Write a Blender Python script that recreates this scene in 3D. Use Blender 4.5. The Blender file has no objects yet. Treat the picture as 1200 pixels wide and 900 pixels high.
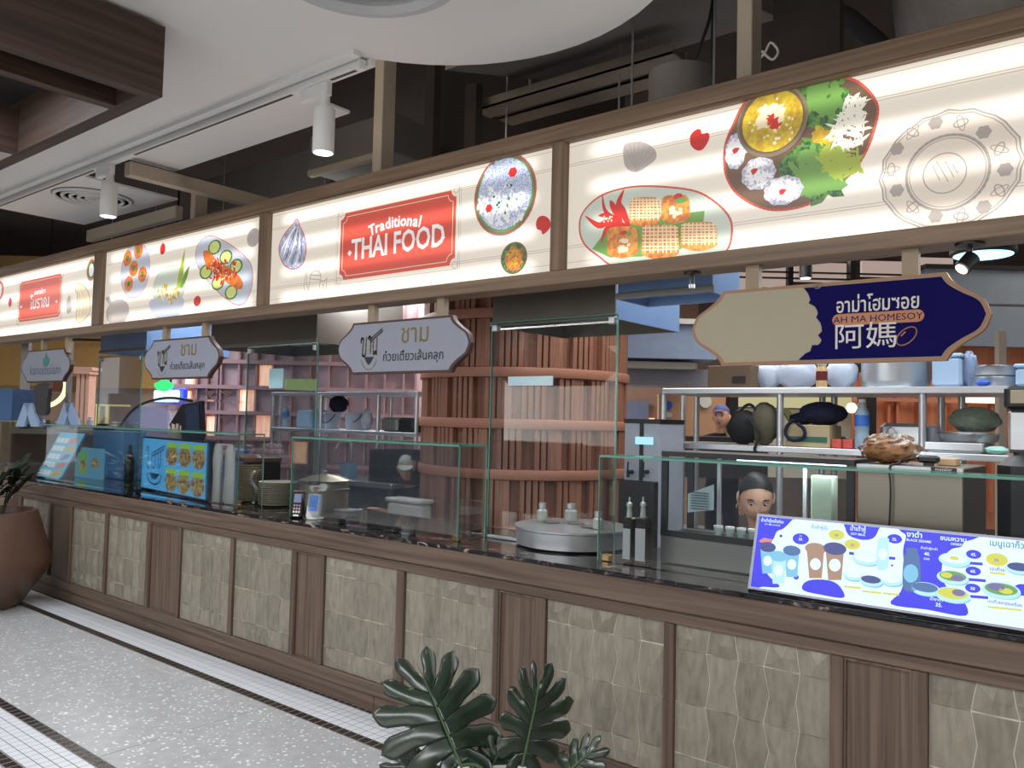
import bpy, math, random
from mathutils import Vector, Matrix, Euler
random.seed(7)
S = bpy.context.scene
COL = S.collection
# ------------------------------------------------------------------ camera
F_PX = 950.0
CAM_R = ((0.78019289, -0.00921747, -0.62547109), (0.62507962, 0.0498014, 0.77897066), (0.0239692, -0.99871661, 0.04461635))
CH = 1.58
cd = bpy.data.cameras.new('camera'); cam = bpy.data.objects.new('camera', cd); COL.objects.link(cam)
cd.sensor_width = 36; cd.lens = 36 * F_PX / 1200; cd.clip_start = .05; cd.clip_end = 200
M = Matrix.Identity(4)
for i in range(3):
    M[i][0] = CAM_R[i][0]; M[i][1] = -CAM_R[i][1]; M[i][2] = -CAM_R[i][2]
M[2][3] = CH
cam.matrix_world = M
S.camera = cam
# ------------------------------------------------------------------ world, exposure
w = bpy.data.worlds.new('mall_air'); S.world = w; w.use_nodes = True
bg = w.node_tree.nodes['Background']; bg.inputs[0].default_value = (.86, .90, 1.0, 1); bg.inputs[1].default_value = .64
S.view_settings.view_transform = 'Standard'; S.view_settings.look = 'None'
S.view_settings.exposure = 0.0; S.view_settings.gamma = 1.0; S.view_settings.use_curve_mapping = False
try:
    S.cycles.max_bounces = 10; S.cycles.transparent_max_bounces = 24; S.cycles.sample_clamp_indirect = 4
except Exception: pass
def area(name, loc, sx, sy, power, col, rot=(0, 0, 0)):
    l = bpy.data.lights.new(name, 'AREA'); l.shape = 'RECTANGLE'; l.size = sx; l.size_y = sy; l.energy = power; l.color = col
    o = bpy.data.objects.new(name, l); COL.objects.link(o); o.location = loc; o.rotation_euler = rot; return o
def spot(name, loc, power, col, ang=60, rot=(0, 0, 0), r=.04):
    l = bpy.data.lights.new(name, 'SPOT'); l.energy = power; l.color = col; l.spot_size = math.radians(ang); l.spot_blend = .6; l.shadow_soft_size = r
    o = bpy.data.objects.new(name, l); COL.objects.link(o); o.location = loc; o.rotation_euler = rot; return o
# ceiling light panels of the mall aisle, behind and beside the viewer, and over the kitchens, with added fill lamps among them
area('aisle_light_a', (-5.6, 1.0, 3.12), 3.6, .5, 76, (.93, .96, 1))
area('aisle_light_b', (-1.8, -0.3, 3.12), 3.0, .6, 92, (.95, .96, 1))
area('aisle_light_c', (2.2, 0.6, 3.12), 2.5, .6, 80, (1, .93, .84))
area('aisle_light_d', (-10.5, 1.2, 3.12), 3.0, .6, 72, (1, .96, .9))
area('plenum_light', (-3.2, 1.6, 3.9), 3.0, 1.0, 14, (1, .88, .76), (math.radians(60), 0, 0))
area('kitchen_light_right', (-0.8, 4.1, 2.75), 2.0, .5, 32, (.85, .93, 1))
area('kitchen_light_centre', (-3.0, 4.2, 2.25), .7, .3, 7, (.95, .97, 1))
area('kitchen_light_left', (-6.0, 4.6, 2.7), 2.6, .5, 80, (.8, .9, 1))
area('column_light', (-2.4, 4.6, 2.8), 1.2, .5, 24, (1, .9, .82))
area('added_worker_fill', (-5.2, 4.3, 2.5), .8, .3, 16, (.9, .95, 1))  # added fill to brighten the stooping worker
area('added_front_wash', (-4.0, -3.6, 2.0), 10, 1.6, 120, (1, .96, .9), (math.radians(90), 0, 0))  # added unseen wash lamp to brighten the fascia, counter front and signs
area('added_under_sign_fill', (-3.2, 3.16, 2.20), 8.5, .08, 22, (.92, .96, 1))  # added strip brightening the counter goods, beyond the small lamps under the beam
area('hall_light_far', (-9.0, 8.0, 3.6), 5, 1.5, 420, (1, .9, .88))
area('hall_light_farther', (-1.5, 7.4, 3.6), 5, 1.5, 120, (1, .9, .8))
area('stall_light_left', (-10.0, 5.0, 3.0), 2.5, .8, 60, (.95, .95, 1))

# ------------------------------------------------------------------ survey helpers: photo pixel -> point of a plane of the place
def ray(x, y):
    c = (x - 600, y - 450, F_PX)
    return Vector([sum(CAM_R[i][j] * c[j] for j in range(3)) for i in range(3)])
CO = Vector((0, 0, CH))
def at(x, y, Y):
    d = ray(x, y); return CO + d * (Y / d.y)
def atz(x, y, z):
    d = ray(x, y); return CO + d * ((z - CH) / d.z)
FW = Vector((CAM_R[0][2], CAM_R[1][2], 0)).normalized(); RT = Vector((FW.y, -FW.x, 0))
FANG = math.atan2(RT.y, RT.x)
def far(x, y, D):
    d = ray(x, y); return CO + d * (D / d.dot(FW))

# ------------------------------------------------------------------ materials
def base(name):
    m = bpy.data.materials.new(name); m.use_nodes = True
    return m, m.node_tree, m.node_tree.nodes['Principled BSDF']
def lin(c):
    return tuple((x / 12.92 if x <= .04045 else ((x + .055) / 1.055) ** 2.4) for x in [v / 255 for v in c]) + (1,)
def mat(name, rgb, rough=.55, metal=0, var=.12, scale=9, bump=.0, spec=.5, alpha=1, tr=0, coat=0):
    """plain procedural material: colour with a soft noise mottling and fine relief"""
    m, t, b = base(name); N = t.nodes; L = t.links
    c = lin(rgb)
    tc = N.new('ShaderNodeTexCoord'); nz = N.new('ShaderNodeTexNoise'); nz.inputs['Scale'].default_value = scale; nz.inputs['Detail'].default_value = 4
    L.new(tc.outputs['Object'], nz.inputs['Vector'])
    mx = N.new('ShaderNodeMix'); mx.data_type = 'RGBA'
    mx.inputs[6].default_value = tuple(v * (1 - var) for v in c[:3]) + (1,); mx.inputs[7].default_value = tuple(min(1, v * (1 + var)) for v in c[:3]) + (1,)
    L.new(nz.outputs['Fac'], mx.inputs[0]); L.new(mx.outputs[2], b.inputs['Base Color'])
    b.inputs['Roughness'].default_value = rough; b.inputs['Metallic'].default_value = metal
    b.inputs['Specular IOR Level'].default_value = spec; b.inputs['Alpha'].default_value = alpha
    b.inputs['Transmission Weight'].default_value = tr; b.inputs['Coat Weight'].default_value = coat
    if bump:
        bp = N.new('ShaderNodeBump'); bp.inputs['Strength'].default_value = bump; bp.inputs['Distance'].default_value = .01
        L.new(nz.outputs['Fac'], bp.inputs['Height']); L.new(bp.outputs['Normal'], b.inputs['Normal'])
    return m
def wood(name, c1, c2, axis='z', rough=.5, fine=34, coat=0):
    m, t, b = base(name); N = t.nodes; L = t.links
    tc = N.new('ShaderNodeTexCoord'); mp = N.new('ShaderNodeMapping'); L.new(tc.outputs['Object'], mp.inputs['Vector'])
    s = {'x': (1.1, fine, fine), 'y': (fine, 1.1, fine), 'z': (fine, fine, 1.1)}[axis]; mp.inputs['Scale'].default_value = s
    nz = N.new('ShaderNodeTexNoise'); nz.inputs['Scale'].default_value = 1; nz.inputs['Detail'].default_value = 5; nz.inputs['Distortion'].default_value = .6
    L.new(mp.outputs['Vector'], nz.inputs['Vector'])
    rp = N.new('ShaderNodeValToRGB'); rp.color_ramp.elements[0].position = .33; rp.color_ramp.elements[1].position = .68
    rp.color_ramp.elements[0].color = lin(c1); rp.color_ramp.elements[1].color = lin(c2)
    L.new(nz.outputs['Fac'], rp.inputs['Fac']); L.new(rp.outputs['Color'], b.inputs['Base Color'])
    bp = N.new('ShaderNodeBump'); bp.inputs['Strength'].default_value = .15; bp.inputs['Distance'].default_value = .004
    L.new(nz.outputs['Fac'], bp.inputs['Height']); L.new(bp.outputs['Normal'], b.inputs['Normal'])
    b.inputs['Roughness'].default_value = rough; b.inputs['Coat Weight'].default_value = coat
    return m
def glow(name, rgb, strength=1.0, edge=None):
    m, t, b = base(name)
    b.inputs['Base Color'].default_value = (.02, .02, .02, 1); b.inputs['Emission Color'].default_value = lin(rgb)
    b.inputs['Emission Strength'].default_value = strength; b.inputs['Roughness'].default_value = .4
    return m
def glassy(name, tint=(.97, .985, .98), rough=.0, f=1.0):
    m = bpy.data.materials.new(name); m.use_nodes = True; t = m.node_tree; N = t.nodes; L = t.links; N.clear()
    o = N.new('ShaderNodeOutputMaterial'); mx = N.new('ShaderNodeMixShader'); tr = N.new('ShaderNodeBsdfTransparent'); gl = N.new('ShaderNodeBsdfGlossy')
    tr.inputs[0].default_value = tint + (1,); gl.inputs['Roughness'].default_value = rough
    fr = N.new('ShaderNodeFresnel'); fr.inputs['IOR'].default_value = 1.5
    mu = N.new('ShaderNodeMath'); mu.operation = 'MULTIPLY'; mu.inputs[1].default_value = f; L.new(fr.outputs[0], mu.inputs[0])
    L.new(mu.outputs[0], mx.inputs[0]); L.new(tr.outputs[0], mx.inputs[1]); L.new(gl.outputs[0], mx.inputs[2]); L.new(mx.outputs[0], o.inputs[0])
    return m
M_ = {}
M_['rail'] = wood('walnut_rail', (80, 64, 54), (114, 95, 81), 'x')
M_['stile'] = wood('walnut_stile', (80, 64, 54), (114, 95, 81), 'z')
M_['panel'] = wood('walnut_panel', (80, 64, 53), (118, 98, 84), 'z', fine=60)
M_['grout'] = mat('pale_grout', (206, 200, 184), .8)
M_['terra'] = None
M_['dark'] = mat('dark_void', (30, 27, 25), .9)
M_['steel'] = mat('brushed_steel', (184, 188, 192), .3, .65, var=.06)
M_['steeldark'] = mat('dull_steel', (128, 128, 126), .4, .55, var=.08)
M_['black'] = mat('black_plastic', (22, 22, 24), .45)
M_['blackmetal'] = mat('black_metal', (28, 27, 27), .4, .6)
M_['white'] = mat('white_plastic', (222, 222, 220), .45, var=.04)
M_['whitepaint'] = mat('white_ceiling_paint', (222, 221, 219), .8, var=.03, scale=2)
M_['fascia'] = wood('fascia_wood', (104, 84, 66), (138, 114, 91), 'x', fine=40)
M_['fasciav'] = wood('fascia_wood_upright', (104, 84, 66), (138, 114, 91), 'z', fine=40)
M_['glass'] = glassy('clear_glass', f=.6)
M_['glassedge'] = mat('green_glass_edge', (96, 150, 134), .15, var=.1, coat=.4)
M_['granite'] = None

def granite():
    m, t, b = base('black_granite'); N = t.nodes; L = t.links
    tc = N.new('ShaderNodeTexCoord'); mp = N.new('ShaderNodeMapping'); L.new(tc.outputs['Object'], mp.inputs['Vector']); mp.inputs['Scale'].default_value = (3, 7, 7)
    nz = N.new('ShaderNodeTexNoise'); nz.inputs['Scale'].default_value = 3; nz.inputs['Detail'].default_value = 8; nz.inputs['Distortion'].default_value = 1.6
    L.new(mp.outputs['Vector'], nz.inputs['Vector'])
    rp = N.new('ShaderNodeValToRGB'); e = rp.color_ramp.elements; e[0].position = .5; e[0].color = lin((18, 19, 22)); e[1].position = .75; e[1].color = lin((205, 198, 190))
    x = e.new(.57); x.color = lin((44, 42, 46)); x = e.new(.63); x.color = lin((105, 88, 76))
    L.new(nz.outputs['Fac'], rp.inputs['Fac']); L.new(rp.outputs['Color'], b.inputs['Base Color'])
    b.inputs['Roughness'].default_value = .07; return m
M_['granite'] = granite()
def terrazzo():
    m, t, b = base('grey_terrazzo'); N = t.nodes; L = t.links
    tc = N.new('ShaderNodeTexCoord'); vo = N.new('ShaderNodeTexVoronoi'); vo.inputs['Scale'].default_value = 52
    L.new(tc.outputs['Object'], vo.inputs['Vector'])
    sz = N.new('ShaderNodeMath'); sz.operation = 'MULTIPLY'; sz.inputs[1].default_value = .55
    sep = N.new('ShaderNodeSeparateColor'); L.new(vo.outputs['Color'], sep.inputs[0]); 
    pw = N.new('ShaderNodeMath'); pw.operation = 'POWER'; pw.inputs[1].default_value = 3; L.new(sep.outputs[0], pw.inputs[0]); L.new(pw.outputs[0], sz.inputs[0])
    lt = N.new('ShaderNodeMath'); lt.operation = 'LESS_THAN'; L.new(vo.outputs['Distance'], lt.inputs[0]); L.new(sz.outputs[0], lt.inputs[1])
    vo2 = N.new('ShaderNodeTexVoronoi'); vo2.inputs['Scale'].default_value = 16; L.new(tc.outputs['Object'], vo2.inputs['Vector'])
    mx0 = N.new('ShaderNodeMix'); mx0.data_type = 'RGBA'; mx0.inputs[6].default_value = lin((172, 173, 175)); mx0.inputs[7].default_value = lin((188, 189, 191))
    L.new(vo2.outputs['Distance'], mx0.inputs[0])
    mx = N.new('ShaderNodeMix'); mx.data_type = 'RGBA'; mx.inputs[7].default_value = lin((242, 243, 242)); L.new(mx0.outputs[2], mx.inputs[6])
    L.new(lt.outputs[0], mx.inputs[0]); L.new(mx.outputs[2], b.inputs['Base Color']); b.inputs['Roughness'].default_value = .28
    return m
M_['terra'] = terrazzo()
def tilemat():
    m, t, b = base('glazed_grey_tile'); N = t.nodes; L = t.links
    oi = N.new('ShaderNodeObjectInfo'); tc = N.new('ShaderNodeTexCoord'); mp = N.new('ShaderNodeMapping'); mp.inputs['Scale'].default_value = (30, 30, 8)
    L.new(tc.outputs['Object'], mp.inputs['Vector']); nz = N.new('ShaderNodeTexNoise'); nz.inputs['Scale'].default_value = 1.4; L.new(mp.outputs['Vector'], nz.inputs['Vector'])
    ad = N.new('ShaderNodeMath'); ad.operation = 'ADD'; mu = N.new('ShaderNodeMath'); mu.operation = 'MULTIPLY'; mu.inputs[1].default_value = .3
    L.new(oi.outputs['Random'], mu.inputs[0]); L.new(mu.outputs[0], ad.inputs[0]); L.new(nz.outputs['Fac'], ad.inputs[1])
    rp = N.new('ShaderNodeValToRGB'); e = rp.color_ramp.elements; e[0].position = .35; e[0].color = lin((119, 113, 100)); e[1].position = .95; e[1].color = lin((152, 145, 131))
    L.new(ad.outputs[0], rp.inputs['Fac']); L.new(rp.outputs['Color'], b.inputs['Base Color']); b.inputs['Roughness'].default_value = .32
    return m
M_['tile'] = tilemat()

# ------------------------------------------------------------------ mesh builder
ORG = {}
class MB:
    def __init__(s): s.v = []; s.f = []
    def add(s, vs, fs):
        k = len(s.v); s.v += [Vector(p) for p in vs]; s.f += [tuple(i + k for i in f) for f in fs]; return s
    def box(s, x0, x1, y0, y1, z0, z1, b=0):
        if x0 > x1: x0, x1 = x1, x0
        if y0 > y1: y0, y1 = y1, y0
        if z0 > z1: z0, z1 = z1, z0
        b = min(b, (x1 - x0) * .45, (y1 - y0) * .45, (z1 - z0) * .45)
        if b <= 0:
            return s.add([(x, y, z) for z in (z0, z1) for x, y in ((x0, y0), (x1, y0), (x1, y1), (x0, y1))],
                         [(3, 2, 1, 0), (4, 5, 6, 7), (0, 1, 5, 4), (1, 2, 6, 5), (2, 3, 7, 6), (3, 0, 4, 7)])
        vs = []
        for z, i in ((z0, b), (z0 + b, 0), (z1 - b, 0), (z1, b)):
            X0, X1, Y0, Y1 = x0 + i, x1 - i, y0 + i, y1 - i
            c = b if i == 0 else b * .6
            vs += [(X0 + c, Y0, z), (X1 - c, Y0, z), (X1, Y0 + c, z), (X1, Y1 - c, z), (X1 - c, Y1, z), (X0 + c, Y1, z), (X0, Y1 - c, z), (X0, Y0 + c, z)]
        fs = [tuple(range(7, -1, -1)), tuple(range(24, 32))]
        for r in range(3):
            for k in range(8): fs.append((r * 8 + k, r * 8 + (k + 1) % 8, r * 8 + 8 + (k + 1) % 8, r * 8 + 8 + k))
        return s.add(vs, fs)
    def obox(s, c, u, v, n, w, h, d):
        """box of size w h d centred at c along the unit axes u v n"""
        c = Vector(c); vs = []
        for k in (-1, 1):
            for a, b in ((-1, -1), (1, -1), (1, 1), (-1, 1)): vs.append(c + u * (a * w / 2) + v * (b * h / 2) + n * (k * d / 2))
        return s.add(vs, [(3, 2, 1, 0), (4, 5, 6, 7), (0, 1, 5, 4), (1, 2, 6, 5), (2, 3, 7, 6), (3, 0, 4, 7)])
    def cyl(s, p0, p1, r0, r1=None, n=16, cap=True):
        r1 = r0 if r1 is None else r1; p0 = Vector(p0); p1 = Vector(p1); d = (p1 - p0).normalized()
        a = d.cross(Vector((0, 0, 1)) if abs(d.z) < .9 else Vector((1, 0, 0))).normalized(); b = d.cross(a)
        vs = [p + (a * math.cos(2 * math.pi * i / n) + b * math.sin(2 * math.pi * i / n)) * r for p, r in ((p0, r0), (p1, r1)) for i in range(n)]
        fs = [(i, (i + 1) % n, n + (i + 1) % n, n + i) for i in range(n)]
        if cap: fs += [tuple(range(n - 1, -1, -1)), tuple(range(n, 2 * n))]
        return s.add(vs, fs)
    def lathe(s, c, prof, n=28, axis='z', sy=1.0):
        """prof: list of (radius, height) from below to above"""
        c = Vector(c); vs = []; fs = []
        for r, h in prof:
            for i in range(n):
                a = 2 * math.pi * i / n; x, y = r * math.cos(a), r * math.sin(a) * sy
                vs.append(c + (Vector((x, y, h)) if axis == 'z' else Vector((x, -h, y)) if axis == 'y' else Vector((h, x, y))))
        for k in range(len(prof) - 1):
            for i in range(n): fs.append((k * n + i, k * n + (i + 1) % n, (k + 1) * n + (i + 1) % n, (k + 1) * n + i))
        if prof[0][0] > 1e-4: fs.append(tuple(range(n - 1, -1, -1)))
        if prof[-1][0] > 1e-4: k = (len(prof) - 1) * n; fs.append(tuple(range(k, k + n)))
        return s.add(vs, fs)
    def tube(s, pts, r, n=8):
        pts = [Vector(p) for p in pts]; vs = []; fs = []; rs = r if isinstance(r, (list, tuple)) else [r] * len(pts)
        a = None
        for i, p in enumerate(pts):
            d = (pts[min(i + 1, len(pts) - 1)] - pts[max(i - 1, 0)]).normalized()
            if a is None: a = d.cross(Vector((0, 0, 1)) if abs(d.z) < .9 else Vector((1, 0, 0))).normalized()
            else: a = (a - d * a.dot(d)).normalized()
            b = d.cross(a)
            vs += [p + (a * math.cos(2 * math.pi * k / n) + b * math.sin(2 * math.pi * k / n)) * rs[i] for k in range(n)]
        for i in range(len(pts) - 1):
            for k in range(n): fs.append((i * n + k, i * n + (k + 1) % n, (i + 1) * n + (k + 1) % n, (i + 1) * n + k))
        fs += [tuple(range(n - 1, -1, -1)), tuple(range((len(pts) - 1) * n, len(pts) * n))]
        return s.add(vs, fs)
    def ball(s, c, rx, ry=None, rz=None, n=16, m=10, jit=0, z0=-1):
        ry = rx if ry is None else ry; rz = rx if rz is None else rz; c = Vector(c); vs = []; fs = []
        for j in range(m + 1):
            t = -math.pi / 2 + math.pi * j / m
            for i in range(n):
                a = 2 * math.pi * i / n; q = 1 + (random.uniform(-jit, jit) if 0 < j < m else 0)
                z = math.sin(t)
                vs.append(c + Vector((rx * math.cos(t) * math.cos(a) * q, ry * math.cos(t) * math.sin(a) * q, rz * max(z, z0) * (q if z > z0 else 1))))
        for j in range(m):
            for i in range(n): fs.append((j * n + i, j * n + (i + 1) % n, (j + 1) * n + (i + 1) % n, (j + 1) * n + i))
        return s.add(vs, fs)
    def prism(s, pts, n, d):
        """flat outline extruded by d along n"""
        n = Vector(n) * d; k = len(pts); pts = [Vector(p) for p in pts]
        return s.add(pts + [p + n for p in pts], [tuple(range(k - 1, -1, -1)), tuple(range(k, 2 * k))] + [(i, (i + 1) % k, k + (i + 1) % k, k + i) for i in range(k)])
    def build(s, name, m, parent=None, smooth=False, org=None):
        me = bpy.data.meshes.new(name)
        if parent is not None: o0 = ORG[parent.name]
        else:
            if org is None:
                xs = [p.x for p in s.v]; ys = [p.y for p in s.v]; org = Vector(((min(xs) + max(xs)) / 2, (min(ys) + max(ys)) / 2, min(p.z for p in s.v)))
            o0 = Vector(org)
        me.from_pydata([p - o0 for p in s.v], [], s.f); me.materials.append(m)
        if smooth:
            me.shade_smooth()
            try: me.set_sharp_from_angle(angle=math.radians(38))
            except Exception: pass
        ob = bpy.data.objects.new(name, me); COL.objects.link(ob)
        if parent is not None: ob.parent = parent
        else: ob.location = o0
        ORG[ob.name] = o0
        return ob
def tag(o, label=None, cat=None, group=None, kind=None):
    if label: o['label'] = label
    if cat: o['category'] = cat
    if group: o['group'] = group
    if kind: o['kind'] = kind
    return o
def thing(name, label, cat, loc, group=None):
    o = bpy.data.objects.new(name, None); COL.objects.link(o); o.location = loc; o.empty_display_size = .05
    ORG[o.name] = Vector(loc); return tag(o, label, cat, group)
def dup(root, loc, label=None, group=None, rz=None):
    r = root.copy(); COL.objects.link(r); r.location = loc; ORG[r.name] = Vector(loc)
    if rz is not None: r.rotation_euler = (0, 0, rz)
    if label: r['label'] = label
    if group: r['group'] = group
    for ch in list(root.children):
        c = ch.copy(); COL.objects.link(c); c.parent = r
        for g in ch.children:
            d = g.copy(); COL.objects.link(d); d.parent = c
    return r
def struct(o): o['kind'] = 'structure'; return o
def smoothpts(pts, k=6, closed=True):
    out = []; n = len(pts)
    rng = range(n) if closed else range(n - 1)
    for i in rng:
        if closed: p0, p1, p2, p3 = pts[(i - 1) % n], pts[i], pts[(i + 1) % n], pts[(i + 2) % n]
        else: p0, p1, p2, p3 = pts[max(i - 1, 0)], pts[i], pts[i + 1], pts[min(i + 2, n - 1)]
        for q in range(k):
            t = q / k
            out.append(tuple(.5 * (2 * b + (c - a) * t + (2 * a - 5 * b + 4 * c - d) * t * t + (-a + 3 * b - 3 * c + d) * t ** 3) for a, b, c, d in zip(p0, p1, p2, p3)))
    if not closed: out.append(tuple(pts[-1]))
    return out
class Surf:
    """a flat surface that carries print: origin, right u, up v, outward n"""
    def __init__(s, o, u, v): s.o = Vector(o); s.u = Vector(u).normalized(); s.v = Vector(v).normalized(); s.n = s.u.cross(s.v)
    def uv(s, px, py):
        d = ray(px, py); t = (s.o - CO).dot(s.n) / d.dot(s.n); p = CO + d * t - s.o; return (p.dot(s.u), p.dot(s.v))
    def pt(s, a, b, l=0): return s.o + s.u * a + s.v * b + s.n * l
    def poly(s, mb, pts, l=.001, t=.0004):
        area = sum(pts[i][0] * pts[(i + 1) % len(pts)][1] - pts[(i + 1) % len(pts)][0] * pts[i][1] for i in range(len(pts)))
        if area < 0: pts = pts[::-1]
        mb.prism([s.pt(a, b, l) for a, b in pts], s.n, t); return mb
    def ell(s, mb, c, rx, ry, l=.001, n=28, rot=0, t=.0004, wob=0, k=0):
        ca, sa = math.cos(rot), math.sin(rot); P = []
        for i in range(n):
            a = 2 * math.pi * i / n; q = 1 + wob * math.cos(k * a)
            x, y = rx * math.cos(a) * q, ry * math.sin(a) * q; P.append((c[0] + x * ca - y * sa, c[1] + x * sa + y * ca))
        return s.poly(mb, P, l, t)
    def line(s, mb, pts, w, l=.001, closed=False, t=.0004):
        P = list(pts) + ([pts[0]] if closed else [])
        for (a, b), (c, d) in zip(P[:-1], P[1:]):
            L = math.hypot(c - a, d - b)
            if L < 1e-6: continue
            ex, ey = (c - a) / L * w * .35, (d - b) / L * w * .35; nx, ny = -(d - b) / L * w / 2, (c - a) / L * w / 2
            s.poly(mb, [(a - ex + nx, b - ey + ny), (c + ex + nx, d + ey + ny), (c + ex - nx, d + ey - ny), (a - ex - nx, b - ey - ny)], l, t)
        return mb
    def ring(s, mb, c, rx, ry, w, l=.001, n=32, rot=0, wob=0, k=0, t=.0004):
        ca, sa = math.cos(rot), math.sin(rot); P = []
        for i in range(n):
            a = 2 * math.pi * i / n; q = 1 + wob * math.cos(k * a); x, y = rx * math.cos(a) * q, ry * math.sin(a) * q
            P.append((c[0] + x * ca - y * sa, c[1] + x * sa + y * ca))
        return s.line(mb, P, w, l, True, t)
    def text(s, body, c, size, m, parent, name='lettering', l=.002, rot=0, align='CENTER', bold=0.0, sx=1.0, kind=None):
        cu = bpy.data.curves.new('text', 'FONT'); cu.body = body; cu.size = size; cu.align_x = align; cu.offset = bold * size; cu.resolution_u = 2
        tmp = bpy.data.objects.new('text', cu); COL.objects.link(tmp); dg = bpy.context.evaluated_depsgraph_get(); dg.update()
        me = bpy.data.meshes.new_from_object(tmp.evaluated_get(dg)); bpy.data.objects.remove(tmp); bpy.data.curves.remove(cu)
        o0 = ORG[parent.name] if parent else Vector((0, 0, 0)); ca, sa = math.cos(rot), math.sin(rot)
        for v in me.vertices:
            x, y = v.co.x * sx, v.co.y; v.co = s.pt(c[0] + x * ca - y * sa, c[1] + x * sa + y * ca, l) - o0
        me.materials.clear(); me.materials.append(m)
        ob = bpy.data.objects.new(name, me); COL.objects.link(ob); ob.parent = parent; ORG[ob.name] = o0
        if kind: ob['kind'] = kind
        return ob
# ================================================================== SETTING
m = MB(); m.box(-26, 6, -5, 12, -.1, -.012); struct(m.build('floor', M_['terra']))
# terrazzo slabs between the mosaic bands, joints left open
M_['joint'] = mat('dark_joint', (84, 82, 78), .8)
terr = struct(thing('floor_slabs', None, None, (0, 0, 0)))
xs = [-20, -17.0, -14.6, -12.2, -9.2, -6.35, -3.802, -1.3, 1.2, 5.9]
for a, b in zip(xs[:-1], xs[1:]):
    mb = MB(); mb.box(a + .0025, b - .0025, 1.788, 2.692, -.012, 0, .001); mb.build('slab', M_['terra'], terr)
    mb = MB(); mb.box(a + .0025, b - .0025, .3, 1.462, -.012, 0, .001); mb.build('slab', M_['terra'], terr)
    mb = MB(); mb.box(a + .0025, b - .0025, -4.9, .297, -.012, 0, .001); mb.build('slab', M_['terra'], terr)
M_['mosaic'] = mat('white_mosaic', (222, 226, 232), .22, var=.05, scale=3)
M_['mosdark'] = mat('dark_brown_mosaic', (42, 34, 32), .25, var=.2, scale=12)
mos = struct(thing('floor_mosaic_bands', None, None, (0, 0, 0)))
mb = MB(); M_['tgrout'] = mat('mosaic_grout', (128, 124, 120), .8); mb.box(-20, 5, 2.692, 3.04, -.012, .0003); mb.build('grout_bed', M_['tgrout'], mos)
mb = MB(); mb.box(-20, 5, 1.462, 1.788, -.012, .0003); mb.build('grout_bed', M_['tgrout'], mos)
def tilemesh(name, w, h, m):
    mb = MB(); mb.box(-w / 2, w / 2, -h / 2, h / 2, -.006, .001, .0012); return mb
def band(y0, rows, w, m, name, xa, xb, ia, ib):
    """rows of small tiles; those between ia and ib are objects, the rest one joined part"""
    h = rows[1] - rows[0]; proto = None; gp = .0056 if name[0] == 'd' else .0042; rest = MB(); n = int((xb - xa) / w)
    for y in rows[:-1]:
        yc = y + (rows[1] - rows[0]) / 2
        for i in range(n):
            xc = xa + (i + .5) * w
            if ia <= xc <= ib:
                if proto is None:
                    proto = bpy.data.meshes.new(name); q = tilemesh(name, w - gp, h - gp, m); proto.from_pydata(q.v, [], q.f); proto.materials.append(m)
                o = bpy.data.objects.new(name, proto); COL.objects.link(o); o.parent = mos; o.location = (xc, yc, 0)
            else: rest.box(xc - w / 2 + gp / 2, xc + w / 2 - gp / 2, yc - h / 2 + gp / 2, yc + h / 2 - gp / 2, -.006, .001)
    o = rest.build(name + '_field', m, mos); o['kind'] = 'stuff'
R5 = [2.755 + i * .0558 for i in range(5)]
band(0, R5, .0558, M_['mosaic'], 'white_tile', -9.5, 0, -3.6, -2.85)
band(0, [2.694, 2.7545], .0558, M_['mosdark'], 'dark_tile', -9.5, 0, -3.9, -2.9)
band(0, [2.979, 3.011], .0558, M_['mosdark'], 'dark_tile', -9.5, 0, -3.9, -2.9)
R4 = [1.526 + i * .0510 for i in range(5)]
band(0, R4, .0558, M_['mosaic'], 'white_tile', -9.5, 0, -5.0, -3.5)
band(0, [1.731, 1.787], .0558, M_['mosdark'], 'dark_tile', -9.5, 0, -4.95, -3.6)
band(0, [1.466, 1.522], .0558, M_['mosdark'], 'dark_tile', -9.5, 0, -4.5, -3.6)

# ceiling: suspended white slab with a straight edge and a round bulkhead
ceil = struct(thing('ceiling', None, None, (0, 0, 0)))
WZ = 3.2
pts = [(-14, -4), (-14, 2.44), (-2.81, 2.44)]
cx, cy, cr = -2.02, 1.93, .93
for i in range(31):
    a = math.radians(147) - math.radians(i * 7.5); pts.append((cx + cr * math.cos(a), cy + cr * math.sin(a)))
pts += [(-1.0, 1.0), (.4, .6), (4, .6), (4, -4)]
mb = MB(); mb.prism([(x, y, WZ + .02) for x, y in pts], (0, 0, 1), .1); mb.build('ceiling_slab', M_['whitepaint'], ceil)
mb = MB()
for x0, x1, y0, y1 in ((-14, -2.81, 2.41, 2.44),): mb.box(x0, x1, y0, y1, WZ - .012, WZ + .12)
mb.box(-14, -2.80, 2.30, 2.345, WZ - .004, WZ + .03); mb.build('edge_trim', M_['whitepaint'], ceil)
# pieces of ceiling left beyond the track: access board and the one with the round diffuser
mb = MB(); mb.prism([(x, y, WZ + .02) for x, y in ((-5.25, 2.44), (-3.42, 2.44), (-3.42, 2.80), (-5.25, 2.80))], (0, 0, 1), .015); mb.build('ceiling_board', M_['whitepaint'], ceil)
mb = MB(); mb.prism([(x, y, WZ + .02) for x, y in ((-7.45, 2.44), (-5.9, 2.44), (-5.93, 3.2), (-7.45, 3.16))], (0, 0, 1), .015); mb.build('ceiling_board', M_['whitepaint'], ceil)
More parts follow.
